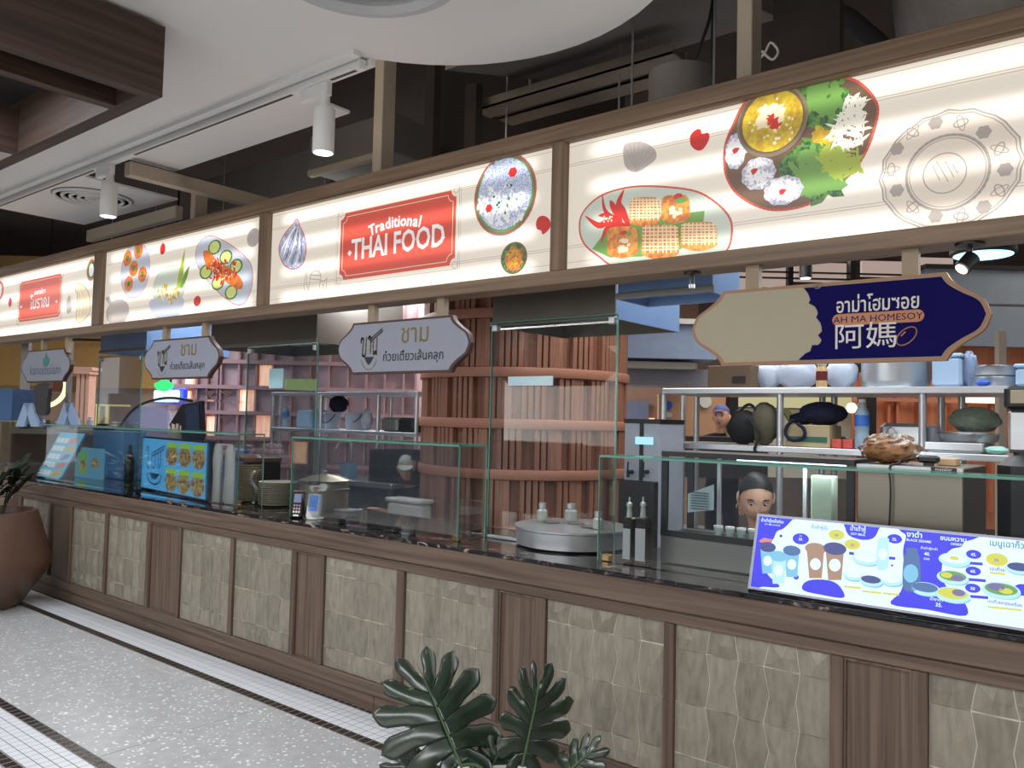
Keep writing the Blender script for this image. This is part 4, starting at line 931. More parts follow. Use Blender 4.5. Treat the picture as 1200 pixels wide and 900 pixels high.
mp('blue_field', M_['screenblue'], [(105, 65), (250, 82), (235, 110), (205, 140), (180, 150), (165, 180), (150, 200), (120, 200), (118, 235), (125, 300), (150, 340), (190, 380), (120, 380), (60, 372)], .001)
mp('blue_field', M_['screenblue'], [(288, 395), (290, 365), (330, 350), (400, 355), (440, 380), (455, 425), (370, 415)], .001)
mp('blue_field', M_['screenblue'], [(465, 108), (595, 116), (596, 150), (575, 180), (530, 186), (480, 170), (462, 140)], .001)
mp('blue_field', M_['screenblue'], [(690, 122), (1015, 155), (1000, 180), (955, 195), (940, 215), (900, 225), (870, 260), (860, 320), (880, 380), (945, 430), (960, 500), (800, 475), (650, 452), (690, 400), (705, 330), (700, 230), (712, 170), (690, 150)], .001)
for x, y, w, h in ((277, 182, 62, 46), (665, 182, 50, 36), (992, 246, 46, 32), (990, 315, 46, 32), (988, 386, 46, 32), (1195, 393, 50, 40)): me_('price_bubble', M_['screenblue'], x, y, w, h, .0012)
for x, y, w, h in ((425, 165, 58, 42), (490, 205, 56, 40), (1088, 268, 64, 46)): me_('price_bubble', M_['myel'], x, y, w, h, .0012)
for x, y, w in ((1000, 284, 58), (1000, 352, 84), (1008, 422, 88), (655, 262, 26), (487, 242, 20)): mp('price_bar', M_['screenblue'], [(x - w / 2, y - 6 - w * .04), (x + w / 2, y - 6 + w * .04), (x + w / 2, y + 6 + w * .04), (x - w / 2, y + 6 - w * .04)], .0012, False)
for x, y, w in ((490, 382, 70), (570, 402, 80), (650, 410, 66), (1090, 325, 64), (1120, 470, 140)): mp('price_bar', M_['myel'], [(x - w / 2, y - 4 - w * .05), (x + w / 2, y - 4 + w * .05), (x + w / 2, y + 4 + w * .05), (x - w / 2, y + 4 - w * .05)], .0012, False)
def cup(x, y, w, h, body, top):
    mp('cup_print', body, [(x - w / 2, y - h * .3), (x + w / 2, y - h * .3), (x + w * .36, y + h / 2), (x - w * .36, y + h / 2)], .0014, False)
    me_('cup_dome', top, x, y - h * .34, w * 1.1, h * .32, .0017); me_('cup_logo', M_['screenwhite'], x, y + h * .1, w * .55, h * .32, .0019)
cup(140, 260, 60, 130, M_['mcyan'], M_['mdkblue']); cup(240, 275, 62, 130, M_['mcyan'], M_['mslate']); cup(185, 300, 66, 135, M_['mpale'], M_['mcyan'])
cup(338, 272, 72, 145, M_['mtan'], M_['mtan']); cup(418, 275, 76, 155, M_['mtan'], M_['mdkblue'])
mp('splash_print', M_['mred'], [(105, 192), (125, 178), (145, 182), (162, 185), (150, 195), (120, 198)], .0016)
def bowl(x, y, w, fill):
    me_('bowl_shadow', M_['mcyan'], x + 4, y + 14, w * .95, w * .4, .0012); me_('bowl_print', M_['mpale'], x, y + 4, w, w * .52, .0014); me_('bowl_filling', fill, x, y - 2, w * .84, w * .36, .0017)
bowl(545, 262, 92, M_['screenwhite']); bowl(493, 330, 70, M_['screenwhite']); bowl(567, 352, 80, M_['mdkblue']); bowl(648, 350, 76, M_['screenwhite'])
bowl(792, 385, 94, M_['mslate']); bowl(912, 265, 98, M_['screenwhite']); bowl(905, 338, 98, M_['mgreen']); bowl(905, 410, 108, M_['myel']); bowl(1105, 392, 112, M_['mgreen']); bowl(1180, 300, 80, M_['mdkblue'])
for x, y, w, h, m in ((925, 345, 40, 22, M_['mpurple']), (880, 332, 36, 20, M_['myel']), (930, 405, 40, 24, M_['mpurple']), (1085, 380, 50, 26, M_['mpurple']), (1125, 398, 40, 20, M_['myel']), (912, 262, 30, 14, M_['myel'])): me_('bowl_topping', m, x, y, w, h, .0019)
mp('bottle_print', M_['mpale'], [(594, 205), (600, 180), (640, 180), (640, 210), (637, 300), (592, 304)], .0014); me_('bottle_logo', M_['screenwhite'], 616, 245, 30, 44, .0017); 
mp('bottle_print', M_['mslate'], [(715, 220), (758, 222), (760, 240), (770, 270), (766, 385), (702, 388), (702, 265), (714, 242)], .0014); me_('bottle_logo', M_['mcyan'], 732, 325, 48, 68, .0017)
for x, y, w in ((195, 170, 12), (258, 340, 20), (548, 182, 8), (655, 292, 8), (850, 372, 8)): me_('dot_print', M_['screenblue'], x, y, w, w, .0012)
ang = math.atan2(mq(700, 170)[1] - mq(300, 130)[1], mq(700, 170)[0] - mq(300, 130)[0]) * 0
def mtx(s_, x, y, size, m, b=.015, sx=1): size *= .62; p = mq(x, y); MS.text(s_, (p[0], p[1] - size * .35), size, m, mt, 'lettering', .0021, bold=b, sx=sx)
W_ = M_['screenwhite']; Bm = M_['screenblue']
mtx('น้ำเต้าหู้เกล็ดหิมะ', 160, 108, .028, W_, sx=.8); mtx('SOY MILK SLUSHIE', 160, 124, .012, W_, .01); mtx('น้ำเต้าหู้', 514, 140, .036, W_, sx=.85); mtx('SOY MILK', 514, 163, .019, W_)
mtx('น้ำเต้าหู้ปั่น', 355, 135, .028, M_['mteal'], sx=.9); mtx('งาดำ', 748, 165, .042, W_, .02); mtx('BLACK SESAME', 765, 190, .019, W_); mtx('ขนมหวาน', 908, 182, .034, W_, .02); mtx('DESSERT', 925, 205, .017, W_)
mtx('น้ำเต้าหู้งาดำ', 808, 222, .018, W_, .01); mtx('40.', 800, 244, .026, W_, .02); mtx('ขวด', 798, 264, .018, W_, .02); mtx('น้ำงาดำ', 838, 432, .022, W_, .015); mtx('35.', 848, 455, .028, W_, .02)
mtx('เมนูเฉาก๊วย', 1140, 205, .046, M_['mteal'], .02, .9); mtx('เฉาก๊วย', 1090, 308, .024, Bm); mtx('เฉาก๊วยทรงเครื่อง', 1120, 448, .022, Bm)
for s_, x, y in (('39.', 277, 184), ('35.', 665, 184), ('45.', 992, 247), ('60.', 990, 316), ('50', 988, 387)): mtx(s_, x, y, .022, W_, .02)
for s_, x, y in (('69', 425, 167), ('20', 490, 207), ('35.', 1088, 270)): mtx(s_, x, y, .022, Bm, .01)
mtx('ปั่น', 277, 170, .012, W_, .01)
# ================================================================== SCREENS ON THE LEFT STALLS
M_['scyan'] = glow('screen_cyan', (84, 176, 240), 1.1); M_['sdish'] = None
def specglow(name, c1, c2, sc, st=.9):
    m, t, b = base(name); N = t.nodes; L = t.links; tc = N.new('ShaderNodeTexCoord'); nz = N.new('ShaderNodeTexNoise'); nz.inputs['Scale'].default_value = sc; L.new(tc.outputs['Object'], nz.inputs['Vector'])
    rp = N.new('ShaderNodeValToRGB'); rp.color_ramp.elements[0].position = .42; rp.color_ramp.elements[1].position = .58; rp.color_ramp.elements[0].color = lin(c1); rp.color_ramp.elements[1].color = lin(c2)
    L.new(nz.outputs['Fac'], rp.inputs['Fac']); L.new(rp.outputs['Color'], b.inputs['Emission Color']); b.inputs['Emission Strength'].default_value = st; b.inputs['Base Color'].default_value = (.02, .02, .02, 1); return m
M_['sdish'] = specglow('screen_dish', (112, 58, 44), (188, 178, 110), 38); M_['slime'] = glow('screen_lime', (150, 206, 60), 1.0); M_['snavy'] = glow('screen_navy_lines', (30, 70, 110), .6)
tv = thing('menu_screen', 'black framed lit screen of noodle dishes on the counter behind glass', 'screen', (-5.85, 3.2, .945), None)
p0 = at(166, 552, 3.30); p1 = at(241, 560, 3.16); ux = Vector((p1.x - p0.x, p1.y - p0.y, 0)); Wt = ux.length; ux.normalize(); zt0, zt1 = .965, Z(205, 518, 3.22) + .01
TS = Surf((p0.x, p0.y, zt0), ux, (0, 0, 1))
def ts(name, a, b, c, d, l0, l1, m, par=tv, S_=TS):
    mb = MB(); mb.prism([S_.pt(a, c, l0), S_.pt(b, c, l0), S_.pt(b, d, l0), S_.pt(a, d, l0)], S_.n, l1 - l0); return mb.build(name, m, par)
Ht = zt1 - zt0
ts('casing', -.02, Wt + .02, -.015, Ht + .012, -.05, -.002, M_['black']); ts('screen', 0, Wt, 0, Ht, -.002, .0005, M_['scyan'])
ts('foot', Wt * .3, Wt * .7, -.0195, -.015, -.09, .04, M_['black'])
for i in range(3):
    for j in range(2):
        u0 = Wt * (.40 + i * .2); v0 = Ht * (.52 - j * .5)
        mb = MB(); TS.ell(mb, (u0 + Wt * .09, v0 + Ht * .19), Wt * .094, Ht * .2, .0012, 20); mb.build('dish_print', M_['sdish'], tv); ts('name_bar', u0 + .008, u0 + Wt * .17, v0 + Ht * .34, v0 + Ht * .44, .0014, .0018, M_['slime'])
mb = MB()
for pts in ([(.07, .75), (.09, .85), (.11, .7), (.10, .45), (.13, .4)], [(.17, .70), (.18, .45), (.22, .45), (.23, .72)], [(.28, .72), (.29, .45), (.32, .5), (.32, .75)]): TS.line(mb, smoothpts([(u * Wt, v * Ht) for u, v in pts], 4, False), .012, .001)
TS.line(mb, [(.18 * Wt, .72 * Ht), (.37 * Wt, .88 * Ht)], .012, .001); TS.line(mb, [(.18 * Wt, .66 * Ht), (.37 * Wt, .82 * Ht)], .012, .001)
TS.line(mb, [((.22 + .12 * math.cos(g)) * Wt, (.30 + .2 * math.sin(g)) * Ht) for g in [math.radians(180 + k * 18) for k in range(11)]], .014, .001); TS.poly(mb, [(.13 * Wt, .32 * Ht), (.31 * Wt, .32 * Ht), (.25 * Wt, .2 * Ht), (.19 * Wt, .2 * Ht)], .0012); mb.build('logo_print', M_['snavy'], tv)
# tilted price menu on the dessert stall
tm = thing('tilted_menu', 'tilted lit cyan price list on the counter beside the potted plant', 'menu screen', (-7.7, 3.2, .945))
b0 = at(42, 562, 3.15); b1 = at(80, 566, 3.10); t0 = at(57, 505, 3.36); 
uu = Vector((b1.x - b0.x, b1.y - b0.y, 0)).normalized(); b0.z = .962; vv = (t0 - b0); vv = (vv - uu * vv.dot(uu)); Hm = vv.length; vv.normalize(); Wm = .60
TM = Surf(b0, uu, vv)
ts('casing', -.012, Wm + .012, -.008, Hm + .01, -.03, -.002, M_['black'], tm, TM); ts('screen', 0, Wm, 0, Hm, -.002, .0005, glow('list_cyan', (112, 190, 220), .95), tm, TM)
M_['lw'] = glow('list_white', (216, 232, 232), 1); M_['lc'] = glow('list_coral', (222, 140, 140), .9); M_['ly'] = glow('list_ochre', (206, 176, 80), .9)
for j in range(5):
    for i in range(3): ts('price_cell', .03 + i * .10, .11 + i * .10, Hm * (.04 + j * .18), Hm * (.15 + j * .18), .001, .0014, M_['lw'], tm, TM)
    mb = MB(); TM.ell(mb, (.44, Hm * (.1 + j * .18)), .10, .028, .001, 18, .2); mb.build('dish_print', (M_['ly'], M_['lc'], M_['mpurple'], M_['ly'], M_['lc'])[j], tm)
mb = MB(); mb.prism([TM.pt(.1, .0, -.03), TM.pt(.13, 0, -.03), TM.pt(.13, Hm * .7, -.03), TM.pt(.1, Hm * .7, -.03)], (0, 1, 0), .012); mb.build('stand', M_['black'], tm)
# ================================================================== BEHIND THE COUNTER: RIGHT STALL
random.seed(33)
def cyl_px(mb, cxp, y0, y1, w, Y, taper=1.0, n=20):
    """upright round body whose front outline is seen at these pixels"""
    c = at(cxp, (y0 + y1) / 2, Y); D = (c - CO).dot(FW); r = w / F_PX * D / 2; z1 = Z(cxp, y0, Y); z0 = Z(cxp, y1, Y)
    return c.x, r, z0, z1
def shelf(px0, px1, Y, d, levels, posts, lab, posts_back=(), ztop=None, r=.019, tm=None):
    x0, x1 = X(px0, 490, Y), X(px1, 490, Y); t = thing('steel_shelf_unit', lab, 'shelf unit', ((x0 + x1) / 2, Y + d / 2, 0))
    for z in levels: mb = MB(); mb.box(x0, x1, Y, Y + d, z - .035, z, .004); mb.build('shelf', tm or M_['steel'], t)
    zt = ztop or max(levels)
    for p in posts: x = X(p, 490, Y); mb = MB(); mb.cyl((x, Y + .022, 0), (x, Y + .022, zt), r, n=12); mb.build('post', M_['steel'], t, True)
    for p in posts_back: x = X(p, 490, Y + d); mb = MB(); mb.cyl((x, Y + d - .022, 0), (x, Y + d - .022, zt), r, n=12); mb.build('post', M_['steel'], t, True)
    return t
SY = 4.5; ZT = 1.80; ZL = Z(960, 525, SY)
shelf(775, 1290, SY, .55, (ZT, ZL, .5), (775.5, 912.5, 1080, 1260), 'long stainless steel shelf unit behind the soy milk stall', (802, 818, 965, 979, 1104, 1128, 1262))
# top shelf load
def cart(name, px0, px1, zb, pyt, Y, d, m, lab, cat, group=None, band_m=None):
    x0, x1 = X(px0, 450, Y), X(px1, 450, Y); z1 = Z((px0 + px1) / 2, pyt, Y); t = thing(name, lab, cat, ((x0 + x1) / 2, Y + d / 2, zb), group)
    mb = MB(); mb.box(x0, x1, Y, Y + d, zb + .001, z1, .004); mb.build('body', m, t)
    mb = MB(); mb.box(x0 + .002, x1 - .002, Y + d * .45, Y + d * .55, z1, z1 + .002); mb.build('tape', M_['tapem'], t)
    if band_m: mb = MB(); mb.box(x0 + .01, x1 - .01, Y - .002, Y, zb + .03, zb + .06); mb.build('stripe', band_m, t)
    return t
M_['tapem'] = mat('brown_tape', (150, 116, 70), .4); M_['card'] = mat('brown_cardboard', (104, 84, 64), .85, var=.1); M_['cardpale'] = mat('pale_cardboard', (176, 160, 124), .8, var=.08)
t = cart('cardboard_box', 829, 880, ZT, 428, SY + .04, .35, M_['card'], 'dark cardboard box on the top shelf under the cream end of sign', 'box')
mb = MB(); x = X(866, 445, SY + .04); mb.box(x - .04, x + .04, SY + .036, SY + .039, ZT + .03, ZT + .07); mb.build('printed_mark', M_['black'], t)
M_['bag'] = mat('white_plastic_bag', (178, 186, 202), .35, var=.08, scale=14, bump=.4)
def blob(name, cxp, cyp, wp, hp, Y, m, lab, cat, group=None, dy=.7, jit=.07, zb=None, n=18, par=None):
    c = at(cxp, cyp, Y); D = (c - CO).dot(FW); rx = wp / F_PX * D / 2; rz = hp / F_PX * D / 2
    if zb is not None: c.z = zb + rz * .98
    mb = MB(); mb.ball(c, rx, rx * dy, rz, n, 12, jit, -.93)
    return tag(mb.build(name, m, par, True), lab, cat, group)
for cxp, wp, hp, lab in ((900, 36, 34, 'white plastic bag on the top shelf beside the dark cardboard box'), (934, 50, 36, 'plump white plastic bag in the middle of three on the top shelf'), (986, 38, 36, 'white plastic bag on the top shelf next to the large steel pot')):
    b = blob('plastic_bag', cxp, 440, wp, hp, SY + .2, M_['bag'], lab, 'bag', 'white bags on the top shelf', zb=ZT)
    c = ORG[b.name]
t = thing('condiment_jar', 'small jar with a dark red label standing between white bags', 'jar', (X(963, 440, SY + .06), SY + .06, ZT))
mb = MB(); mb.lathe(ORG[t.name] + Vector((0, 0, .001)), [(.028, 0), (.03, .01), (.03, .10), (.022, .115), (.022, .125)], 16); mb.build('glass_body', mat('amber_jar', (190, 160, 110), .2), t, True)
mb = MB(); mb.lathe(ORG[t.name], [(.0308, .04), (.0308, .09)], 16); mb.build('label', mat('dark_red_label', (96, 22, 24), .5), t); mb = MB(); mb.lathe(ORG[t.name], [(.025, .126), (.025, .145)], 16); mb.build('lid', M_['white'], t)
def pot(name, cxp, wp, zb, h, Y, m, lab, cat='pot', lid=True, handles=True):
    c = at(cxp, 450, Y); D = (c - CO).dot(FW); r = wp / F_PX * D / 2; c = Vector((c.x, Y, zb)); t = thing(name, lab, cat, c)
    mb = MB(); mb.lathe(c, [(r * .93, .001), (r * .98, .012), (r, .04), (r, h - .01), (r + .008, h), (r - .004, h - .002), (r - .006, .02), (.0, .015)], 36); mb.build('body', m, t, True)
    if lid: mb = MB(); mb.lathe(c, [(r + .004, h + .001), (r + .006, h + .01), (r * .6, h + .035), (.03, h + .045), (.02, h + .05), (.022, h + .07), (.0, h + .072)], 32); mb.build('lid', m, t, True)
    if handles:
        for s in (-1, 1): mb = MB(); mb.tube(smoothpts([(c.x + s * (r - .002), Y - .05, zb + h * .75), (c.x + s * (r + .045), Y - .04, zb + h * .78), (c.x + s * (r + .045), Y + .04, zb + h * .78), (c.x + s * (r - .002), Y + .05, zb + h * .75)], 4, False), .007, 8); mb.build('handle', M_['steeldark'], t, True)
    return t
pot('steel_pot', 1049, 74, ZT, .20, SY + .24, M_['steel'], 'wide shiny steel pot on the top shelf under the navy sign', lid=False)
M_['clearbox'] = mat('frosted_plastic', (176, 204, 232), .25, var=.05, alpha=.82); 
def tub(px0, px1, zb, h, Y, lab, m=None, d=.2):
    x0, x1 = X(px0, 450, Y), X(px1, 450, Y); t = thing('plastic_tub', lab, 'container', ((x0 + x1) / 2, Y + d / 2, zb))
    mb = MB(); mb.box(x0 + .006, x1 - .006, Y + .004, Y + d - .004, zb + .001, zb + h - .02, .012); mb.build('body', m or M_['clearbox'], t); mb = MB(); mb.box(x0, x1, Y, Y + d, zb + h - .02, zb + h, .006); mb.build('lid', m or M_['clearbox'], t); return t
tub(1090, 1128, ZT, .17, SY + .05, 'frosted clear plastic tub on the top shelf right of the steel pot')
tub(1188, 1215, ZT, .11, SY + .05, 'small pale blue plastic tub on the top shelf at the right edge')
blob('crumpled_bag', 1136, 438, 18, 42, SY + .12, mat('blue_grey_film', (126, 142, 170), .3, bump=.5, scale=16), 'crumpled blue grey plastic film standing behind the frosted tub', 'bag', zb=ZT, jit=.14)
t = thing('steamer_tray_stack', 'low stack of two round steel steamer trays on the top shelf', 'steamer', (X(1165, 440, SY + .2), SY + .2, ZT))
for k in range(2):
    mb = MB(); c = ORG[t.name]; mb.lathe(c + Vector((0, 0, .001 + k * .056)), [(.115, 0), (.12, .004), (.12, .045), (.125, .052), (.115, .05), (.112, .01), (0, .008)], 30); mb.build('tray', M_['steel'], t, True)
blob('blue_packet', 1152, 450, 16, 8, SY + .03, mat('blue_wrapper', (48, 92, 190), .35), 'flat blue packet lying in front of the round steamer trays', 'packet', zb=ZT, dy=.5)
# middle shelf load
def backpack():
    Y = SY + .06; t = thing('backpack', 'olive and black backpack leaning on the middle shelf', 'backpack', (X(875, 510, Y), Y, ZL))
    m = mat('olive_canvas', (84, 80, 62), .85, bump=.3, scale=30); k = mat('black_canvas', (24, 24, 26), .8)
    c = at(892, 500, Y); c.z = ZL + .135; mb = MB(); mb.ball(c + Vector((.02, 0, -.01)), .085, .06, .125, 16, 10, .05); mb.build('main_pocket', m, t, True)
    c2 = at(872, 508, Y); c2.z = ZL + .112; mb = MB(); mb.ball(c2 + Vector((0, -.01, -.01)), .10, .06, .10, 16, 10, .07); mb.build('front_pocket', k, t, True)
    mb = MB(); mb.tube(smoothpts([tuple(at(x, y, Y - .03)) for x, y in ((866, 500), (868, 482), (878, 474), (886, 482), (885, 498))], 5, False), .009, 8); mb.build('handle', k, t, True)
    mb = MB(); mb.tube(smoothpts([tuple(at(x, y, Y - .07)) for x, y in ((876, 490), (890, 510), (884, 528), (902, 533))], 5, False), .007, 8); mb.build('strap', k, t, True)
backpack()
M_['ybag'] = mat('yellow_snack_bag', (212, 200, 120), .4, bump=.4, scale=14)
blob('snack_bag', 866, 478, 22, 40, SY + .36, M_['ybag'], 'pale yellow packed bag behind the backpack, left one', 'bag', dy=.5, zb=ZL, jit=.05); blob('snack_bag', 890, 476, 22, 40, SY + .40, M_['ybag'], 'pale yellow packed bag behind the backpack, right one', 'bag', dy=.5, zb=ZL, jit=.05)
M_['navycl'] = mat('navy_fabric', (20, 24, 50), .9, bump=.5, scale=16)
x0, x1 = X(921, 510, SY + .03), X(972, 510, SY + .03)
t = cart('carton', 921, 972, ZL, 498, SY + .03, .22, M_['cardpale'], 'pale printed carton with a green stripe under the navy bag', 'box', band_m=mat('green_stripe', (46, 96, 76), .6))
zc = Z(946, 498, SY + .03)
mb = MB(); c = at(960, 488, SY + .14); mb.ball(Vector((c.x + .02, c.y, zc + .067)), .13, .09, .065, 18, 10, .06); mb.ball(Vector((c.x - .09, c.y, zc + .037)), .08, .06, .035, 14, 8, .06); mb.tube(smoothpts([tuple(at(x, y, SY + .012)) for x, y in ((930, 492), (922, 500), (921, 510), (930, 516), (942, 512), (942, 503), (934, 496))], 4, False), .010, 8)
tag(mb.build('cloth_bag', M_['navycl'], smooth=True), 'dark navy cloth bag lying on the pale carton, strap hanging down', 'bag')
for k, (a, b_) in enumerate(((974, 986), (987, 999))): 
    x0, x1 = X(a, 520, SY + .05), X(b_, 520, SY + .05); mb = MB(); mb.box(x0, x1, SY + .05, SY + .13, ZL + .001, ZL + .05, .004); tag(mb.build('snack_box', mat('red_white_carton', (190, 70, 62), .5, var=.5, scale=60)), ('red and white printed packet on middle shelf next to the carton', 'red and white printed packet on middle shelf next to the water bottle')[k], 'packet')
blob('grey_tub', 985, 505, 22, 14, SY + .30, M_['steeldark'], 'grey rounded tub on the middle shelf behind the red packets', 'container', zb=ZL)
def bottle(cxp, zb, Y, h, r, lab):
    x = X(cxp, 500, Y); c = Vector((x, Y, zb)); t = thing('water_bottle', lab, 'bottle', c)
    mb = MB(); mb.lathe(c, [(r * .9, .001), (r, .01), (r, h * .3), (r * .94, h * .34), (r, h * .38), (r, h * .72), (r * .45, h * .88), (r * .4, h * .93)], 20); mb.build('body', mat('clear_blue_plastic', (176, 206, 226), .1, alpha=.55), t, True)
    mb = MB(); mb.lathe(c, [(r * 1.03, h * .46), (r * 1.03, h * .68)], 20); mb.build('label', mat('blue_label', (58, 110, 196), .4), t); mb = MB(); mb.lathe(c, [(r * .5, h * .93), (r * .5, h * .995), (0, h)], 16); mb.build('cap', M_['white'], t); return t
bottle(1010, ZL, SY + .08, .27, .037, 'large clear water bottle with a blue label on the middle shelf')
mb = MB(); x0, x1, a, b_ = rect(1030, 1082, 496, 520, SY + .3); mb.box(x0, x1, SY + .3, SY + .5, ZL + .001, b_, .02); tag(mb.build('steel_tray', M_['steel']), 'deep steel tray standing on the shelf behind the bag of crisps', 'tray')
x0, x1, a, b_ = rect(1086, 1150, 515, 530, SY + .02); mb = MB(); mb.lathe(((x0 + x1) / 2, SY + .14, ZL), [(.001, .001), (.001, .001)], 4) if False else mb.box(x0, x1, SY + .02, SY + .3, ZL + .001, ZL + .012, .004); mb.box(x0 - .01, x1 + .01, SY + .01, SY + .03, ZL + .012, ZL + .052, .004); mb.box(x0 - .01, x1 + .01, SY + .29, SY + .31, ZL + .012, ZL + .052, .004); mb.box(x0 - .01, x0 + .01, SY + .03, SY + .29, ZL + .012, ZL + .052); mb.box(x1 - .01, x1 + .01, SY + .03, SY + .29, ZL + .012, ZL + .052)
tag(mb.build('serving_tray', M_['steel']), 'shallow rectangular steel tray at the front of the middle shelf', 'tray')
blob('plastic_bag', 1093, 500, 16, 30, SY + .40, M_['bag'], 'small crumpled clear bag behind the shallow steel tray', 'bag', zb=ZL + .001, jit=.12)
pt = pot('steel_basin', 1135, 62, ZL + .055, .05, SY + .17, M_['steel'], 'low round steel basin stacked on the shallow tray', 'basin', False, False)
blob('bag_of_herbs', 1142, 490, 54, 30, SY + .17, mat('film_over_herbs', (120, 132, 116), .25, var=.35, scale=30, bump=.6), 'clear plastic bag of green herbs piled on the steel basin', 'bag', zb=ZL + .105, jit=.09)
blob('paper_towel', 1168, 526, 26, 10, SY + .05, mat('mint_cloth', (160, 206, 196), .8), 'mint green cloth bundled on the shelf right of the tray', 'cloth', zb=ZL, jit=.1)
# display case and steel cabinet standing on the countertop
Yc, dc = 3.36, .28
x0, x1 = X(775, 560, Yc), X(1001, 560, Yc); zt = Z(890, 540, Yc)
dcse = thing('display_case', 'black framed glass display case with small lidded cups on the counter', 'display case', ((x0 + x1) / 2, Yc + dc / 2, .945)); zb = 1.09
mb = MB(); mb.box(x0, x1, Yc, Yc + dc, .947, zb - .02, .004); mb.build('steel_base', M_['steeldark'], dcse)
mb = MB(); f = .018
for xx in (x0, x1 - f - .012): 
    for yy in (Yc, Yc + dc - f): mb.box(xx, xx + f + .012, yy, yy + f, zb - .02, zt)
mb.box(x0, x1, Yc - .001, Yc + f, zb - .02, zb + .006); mb.box(x0, x1, Yc - .001, Yc + dc, zt, zt + .022); mb.box(x0 + f, x1 - f, Yc, Yc + dc, zb - .018, zb - .008)
mb.build('frame', M_['black'], dcse)
pane('front_glass', x0 + .031, x1 - .031, Yc + .006, Yc + .011, zb + .007, zt - .001, dcse)
mb = MB(); mb.box(x0 + .35, x1 - .03, Yc + .03, Yc + .045, zt - .014, zt - .002); mb.build('light_strip', glow('cool_strip', (220, 236, 255), 4), dcse)
mb = MB(); mb.box(x0 + .03, x0 + .29, Yc + dc * .5, Yc + dc * .5 + .006, zb, zb + .004); mb.build('inner_shelf', M_['steel'], dcse)
mb = MB(); xs_ = X(943, 580, Yc + .2); mb.box(xs_ - .008, xs_ + .008, Yc + .2, Yc + .215, zb, zt); xs_ = X(842, 580, Yc + .2); mb.box(xs_ - .008, xs_ + .008, Yc + .2, Yc + .215, zb, zt); mb.build('inner_post', M_['steel'], dcse)
nt = rect(806, 834, 572, 602, Yc + .05); mb = MB(); mb.prism([(nt[0], Yc + .05, nt[2]), (nt[1], Yc + .07, nt[2] + .02), (nt[1], Yc + .07, nt[3] + .02), (nt[0], Yc + .05, nt[3] - .03)], (0, 1, 0), .003); tag(mb.build('price_card', mat('pale_blue_card', (176, 196, 206), .7)), 'tilted pale card with printed lines in the display case', 'card')
o = bpy.context.scene.objects.get('price_card')
l_ = area('case_lamp', ((nt[0] + nt[1]) / 2 + .4, Yc + .12, zt - .02), .45, .03, 2.6, (.9, .95, 1), (math.radians(25), 0, 0))
mb = MB(); 
for k in range(7): z_ = nt[3] - .02 - k * .012; mb.box(nt[0] + .015, nt[1] - .015, Yc + .046, Yc + .0495, z_ - .003, z_)
mb.build('printed_line', M_['ink'], o)
x0n, x1n, z0n, z1n = rect(950, 975, 558, 610, Yc + .12); mb = MB(); mb.box(x0n, x1n, Yc + .12, Yc + .20, zb, z1n, .004); tag(mb.build('milk_carton', mat('pale_green_carton', (182, 198, 176), .6, var=.12, scale=40)), 'tall pale printed carton standing inside the display case', 'carton')
lidded = None
for k in range(5):
    x = X(842 + k * 13.5, 606, Yc + .09); c = Vector((x, Yc + .09, zb - .006 + .001))
    t = thing('lidded_cup', 'small lidded clear cup, in the row inside the display case', 'cup', c, 'lidded cups in the display case')
    mb = MB(); mb.lathe(c, [(.016, 0), (.020, .03), (.020, .036)], 14); mb.build('body', mat('cup_plastic', (170, 180, 180), .2), t, True); mb = MB(); mb.lathe(c, [(.021, .036), (.021, .045), (.0, .047)], 14); mb.build('lid', M_['white'], t, True)
x0, x1 = X(1004, 600, Yc + .02), X(1129, 600, Yc + .02)
sb = thing('steel_cabinet', 'brushed steel counter cabinet between the display case and black bin', 'cabinet', ((x0 + x1) / 2, Yc + .2, .945))
mb = MB(); mb.box(x0, x1, Yc + .02, Yc + .52, .947, Z(1060, 546, Yc + .02), .004); mb.build('body', mat('warm_steel', (150, 140, 128), .3, .85, var=.08, scale=3), sb)
zc_ = Z(1060, 546, Yc + .02); mb = MB(); mb.box(x0, x1 + .003, Yc + .008, Yc + .02, zc_ - .03, zc_, .003); mb.build('top_lip', M_['steel'], sb)
p = rect(1091, 1121, 548, 553.5, Yc + .006); mb = MB(); mb.box(p[0], p[1], Yc + .004, Yc + .008, p[2], p[3]); mb.build('name_strip', M_['black'], sb)
NS = Surf((0, Yc + .004, 0), (1, 0, 0), (0, 0, 1)); NS.text('metalor', ((p[0] + p[1]) / 2, p[2] + .005), .018, M_['white'], sb, 'lettering', .001)
# bag of crisps, gripper and cable on the cabinet
M_['crisp'] = mat('fried_dough', (178, 130, 82), .7, var=.45, scale=30, bump=.8)
t = thing('bag_of_crackers', 'clear plastic bag of brown fried crackers on top of the cabinet', 'bag', (X(1042, 520, Yc + .18), Yc + .18, zc_ ))
c = at(1042, 519, Yc + .18); mb = MB(); mb.ball((c.x, c.y, zc_ + .052), .095, .075, .05, 24, 14, .12); mb.build('crackers', M_['crisp'], t, True)
mb = MB()
for k in range(26):
    g = random.uniform(0, 6.28); e = random.uniform(.2, 1.4); q = Vector((c.x + .092 * math.cos(g) * math.cos(e), c.y + .07 * math.sin(g) * math.cos(e), zc_ + .052 + .05 * math.sin(e))); mb.ball(q, random.uniform(.012, .02), None, .008, 8, 5)
o = mb.build('cracker_piece', M_['crisp'], t, True); o['kind'] = 'stuff'
mb = MB(); mb.ball((c.x + .005, c.y, zc_ + .062), .115, .09, .06, 20, 12, .12); mb.cyl((c.x + .01, c.y, zc_ + .11), (c.x, c.y + .01, zc_ + .145), .028, .012, 10); mb.build('film', glassy('crinkled_film', (.96, .96, .96), .3, 1.1), t)
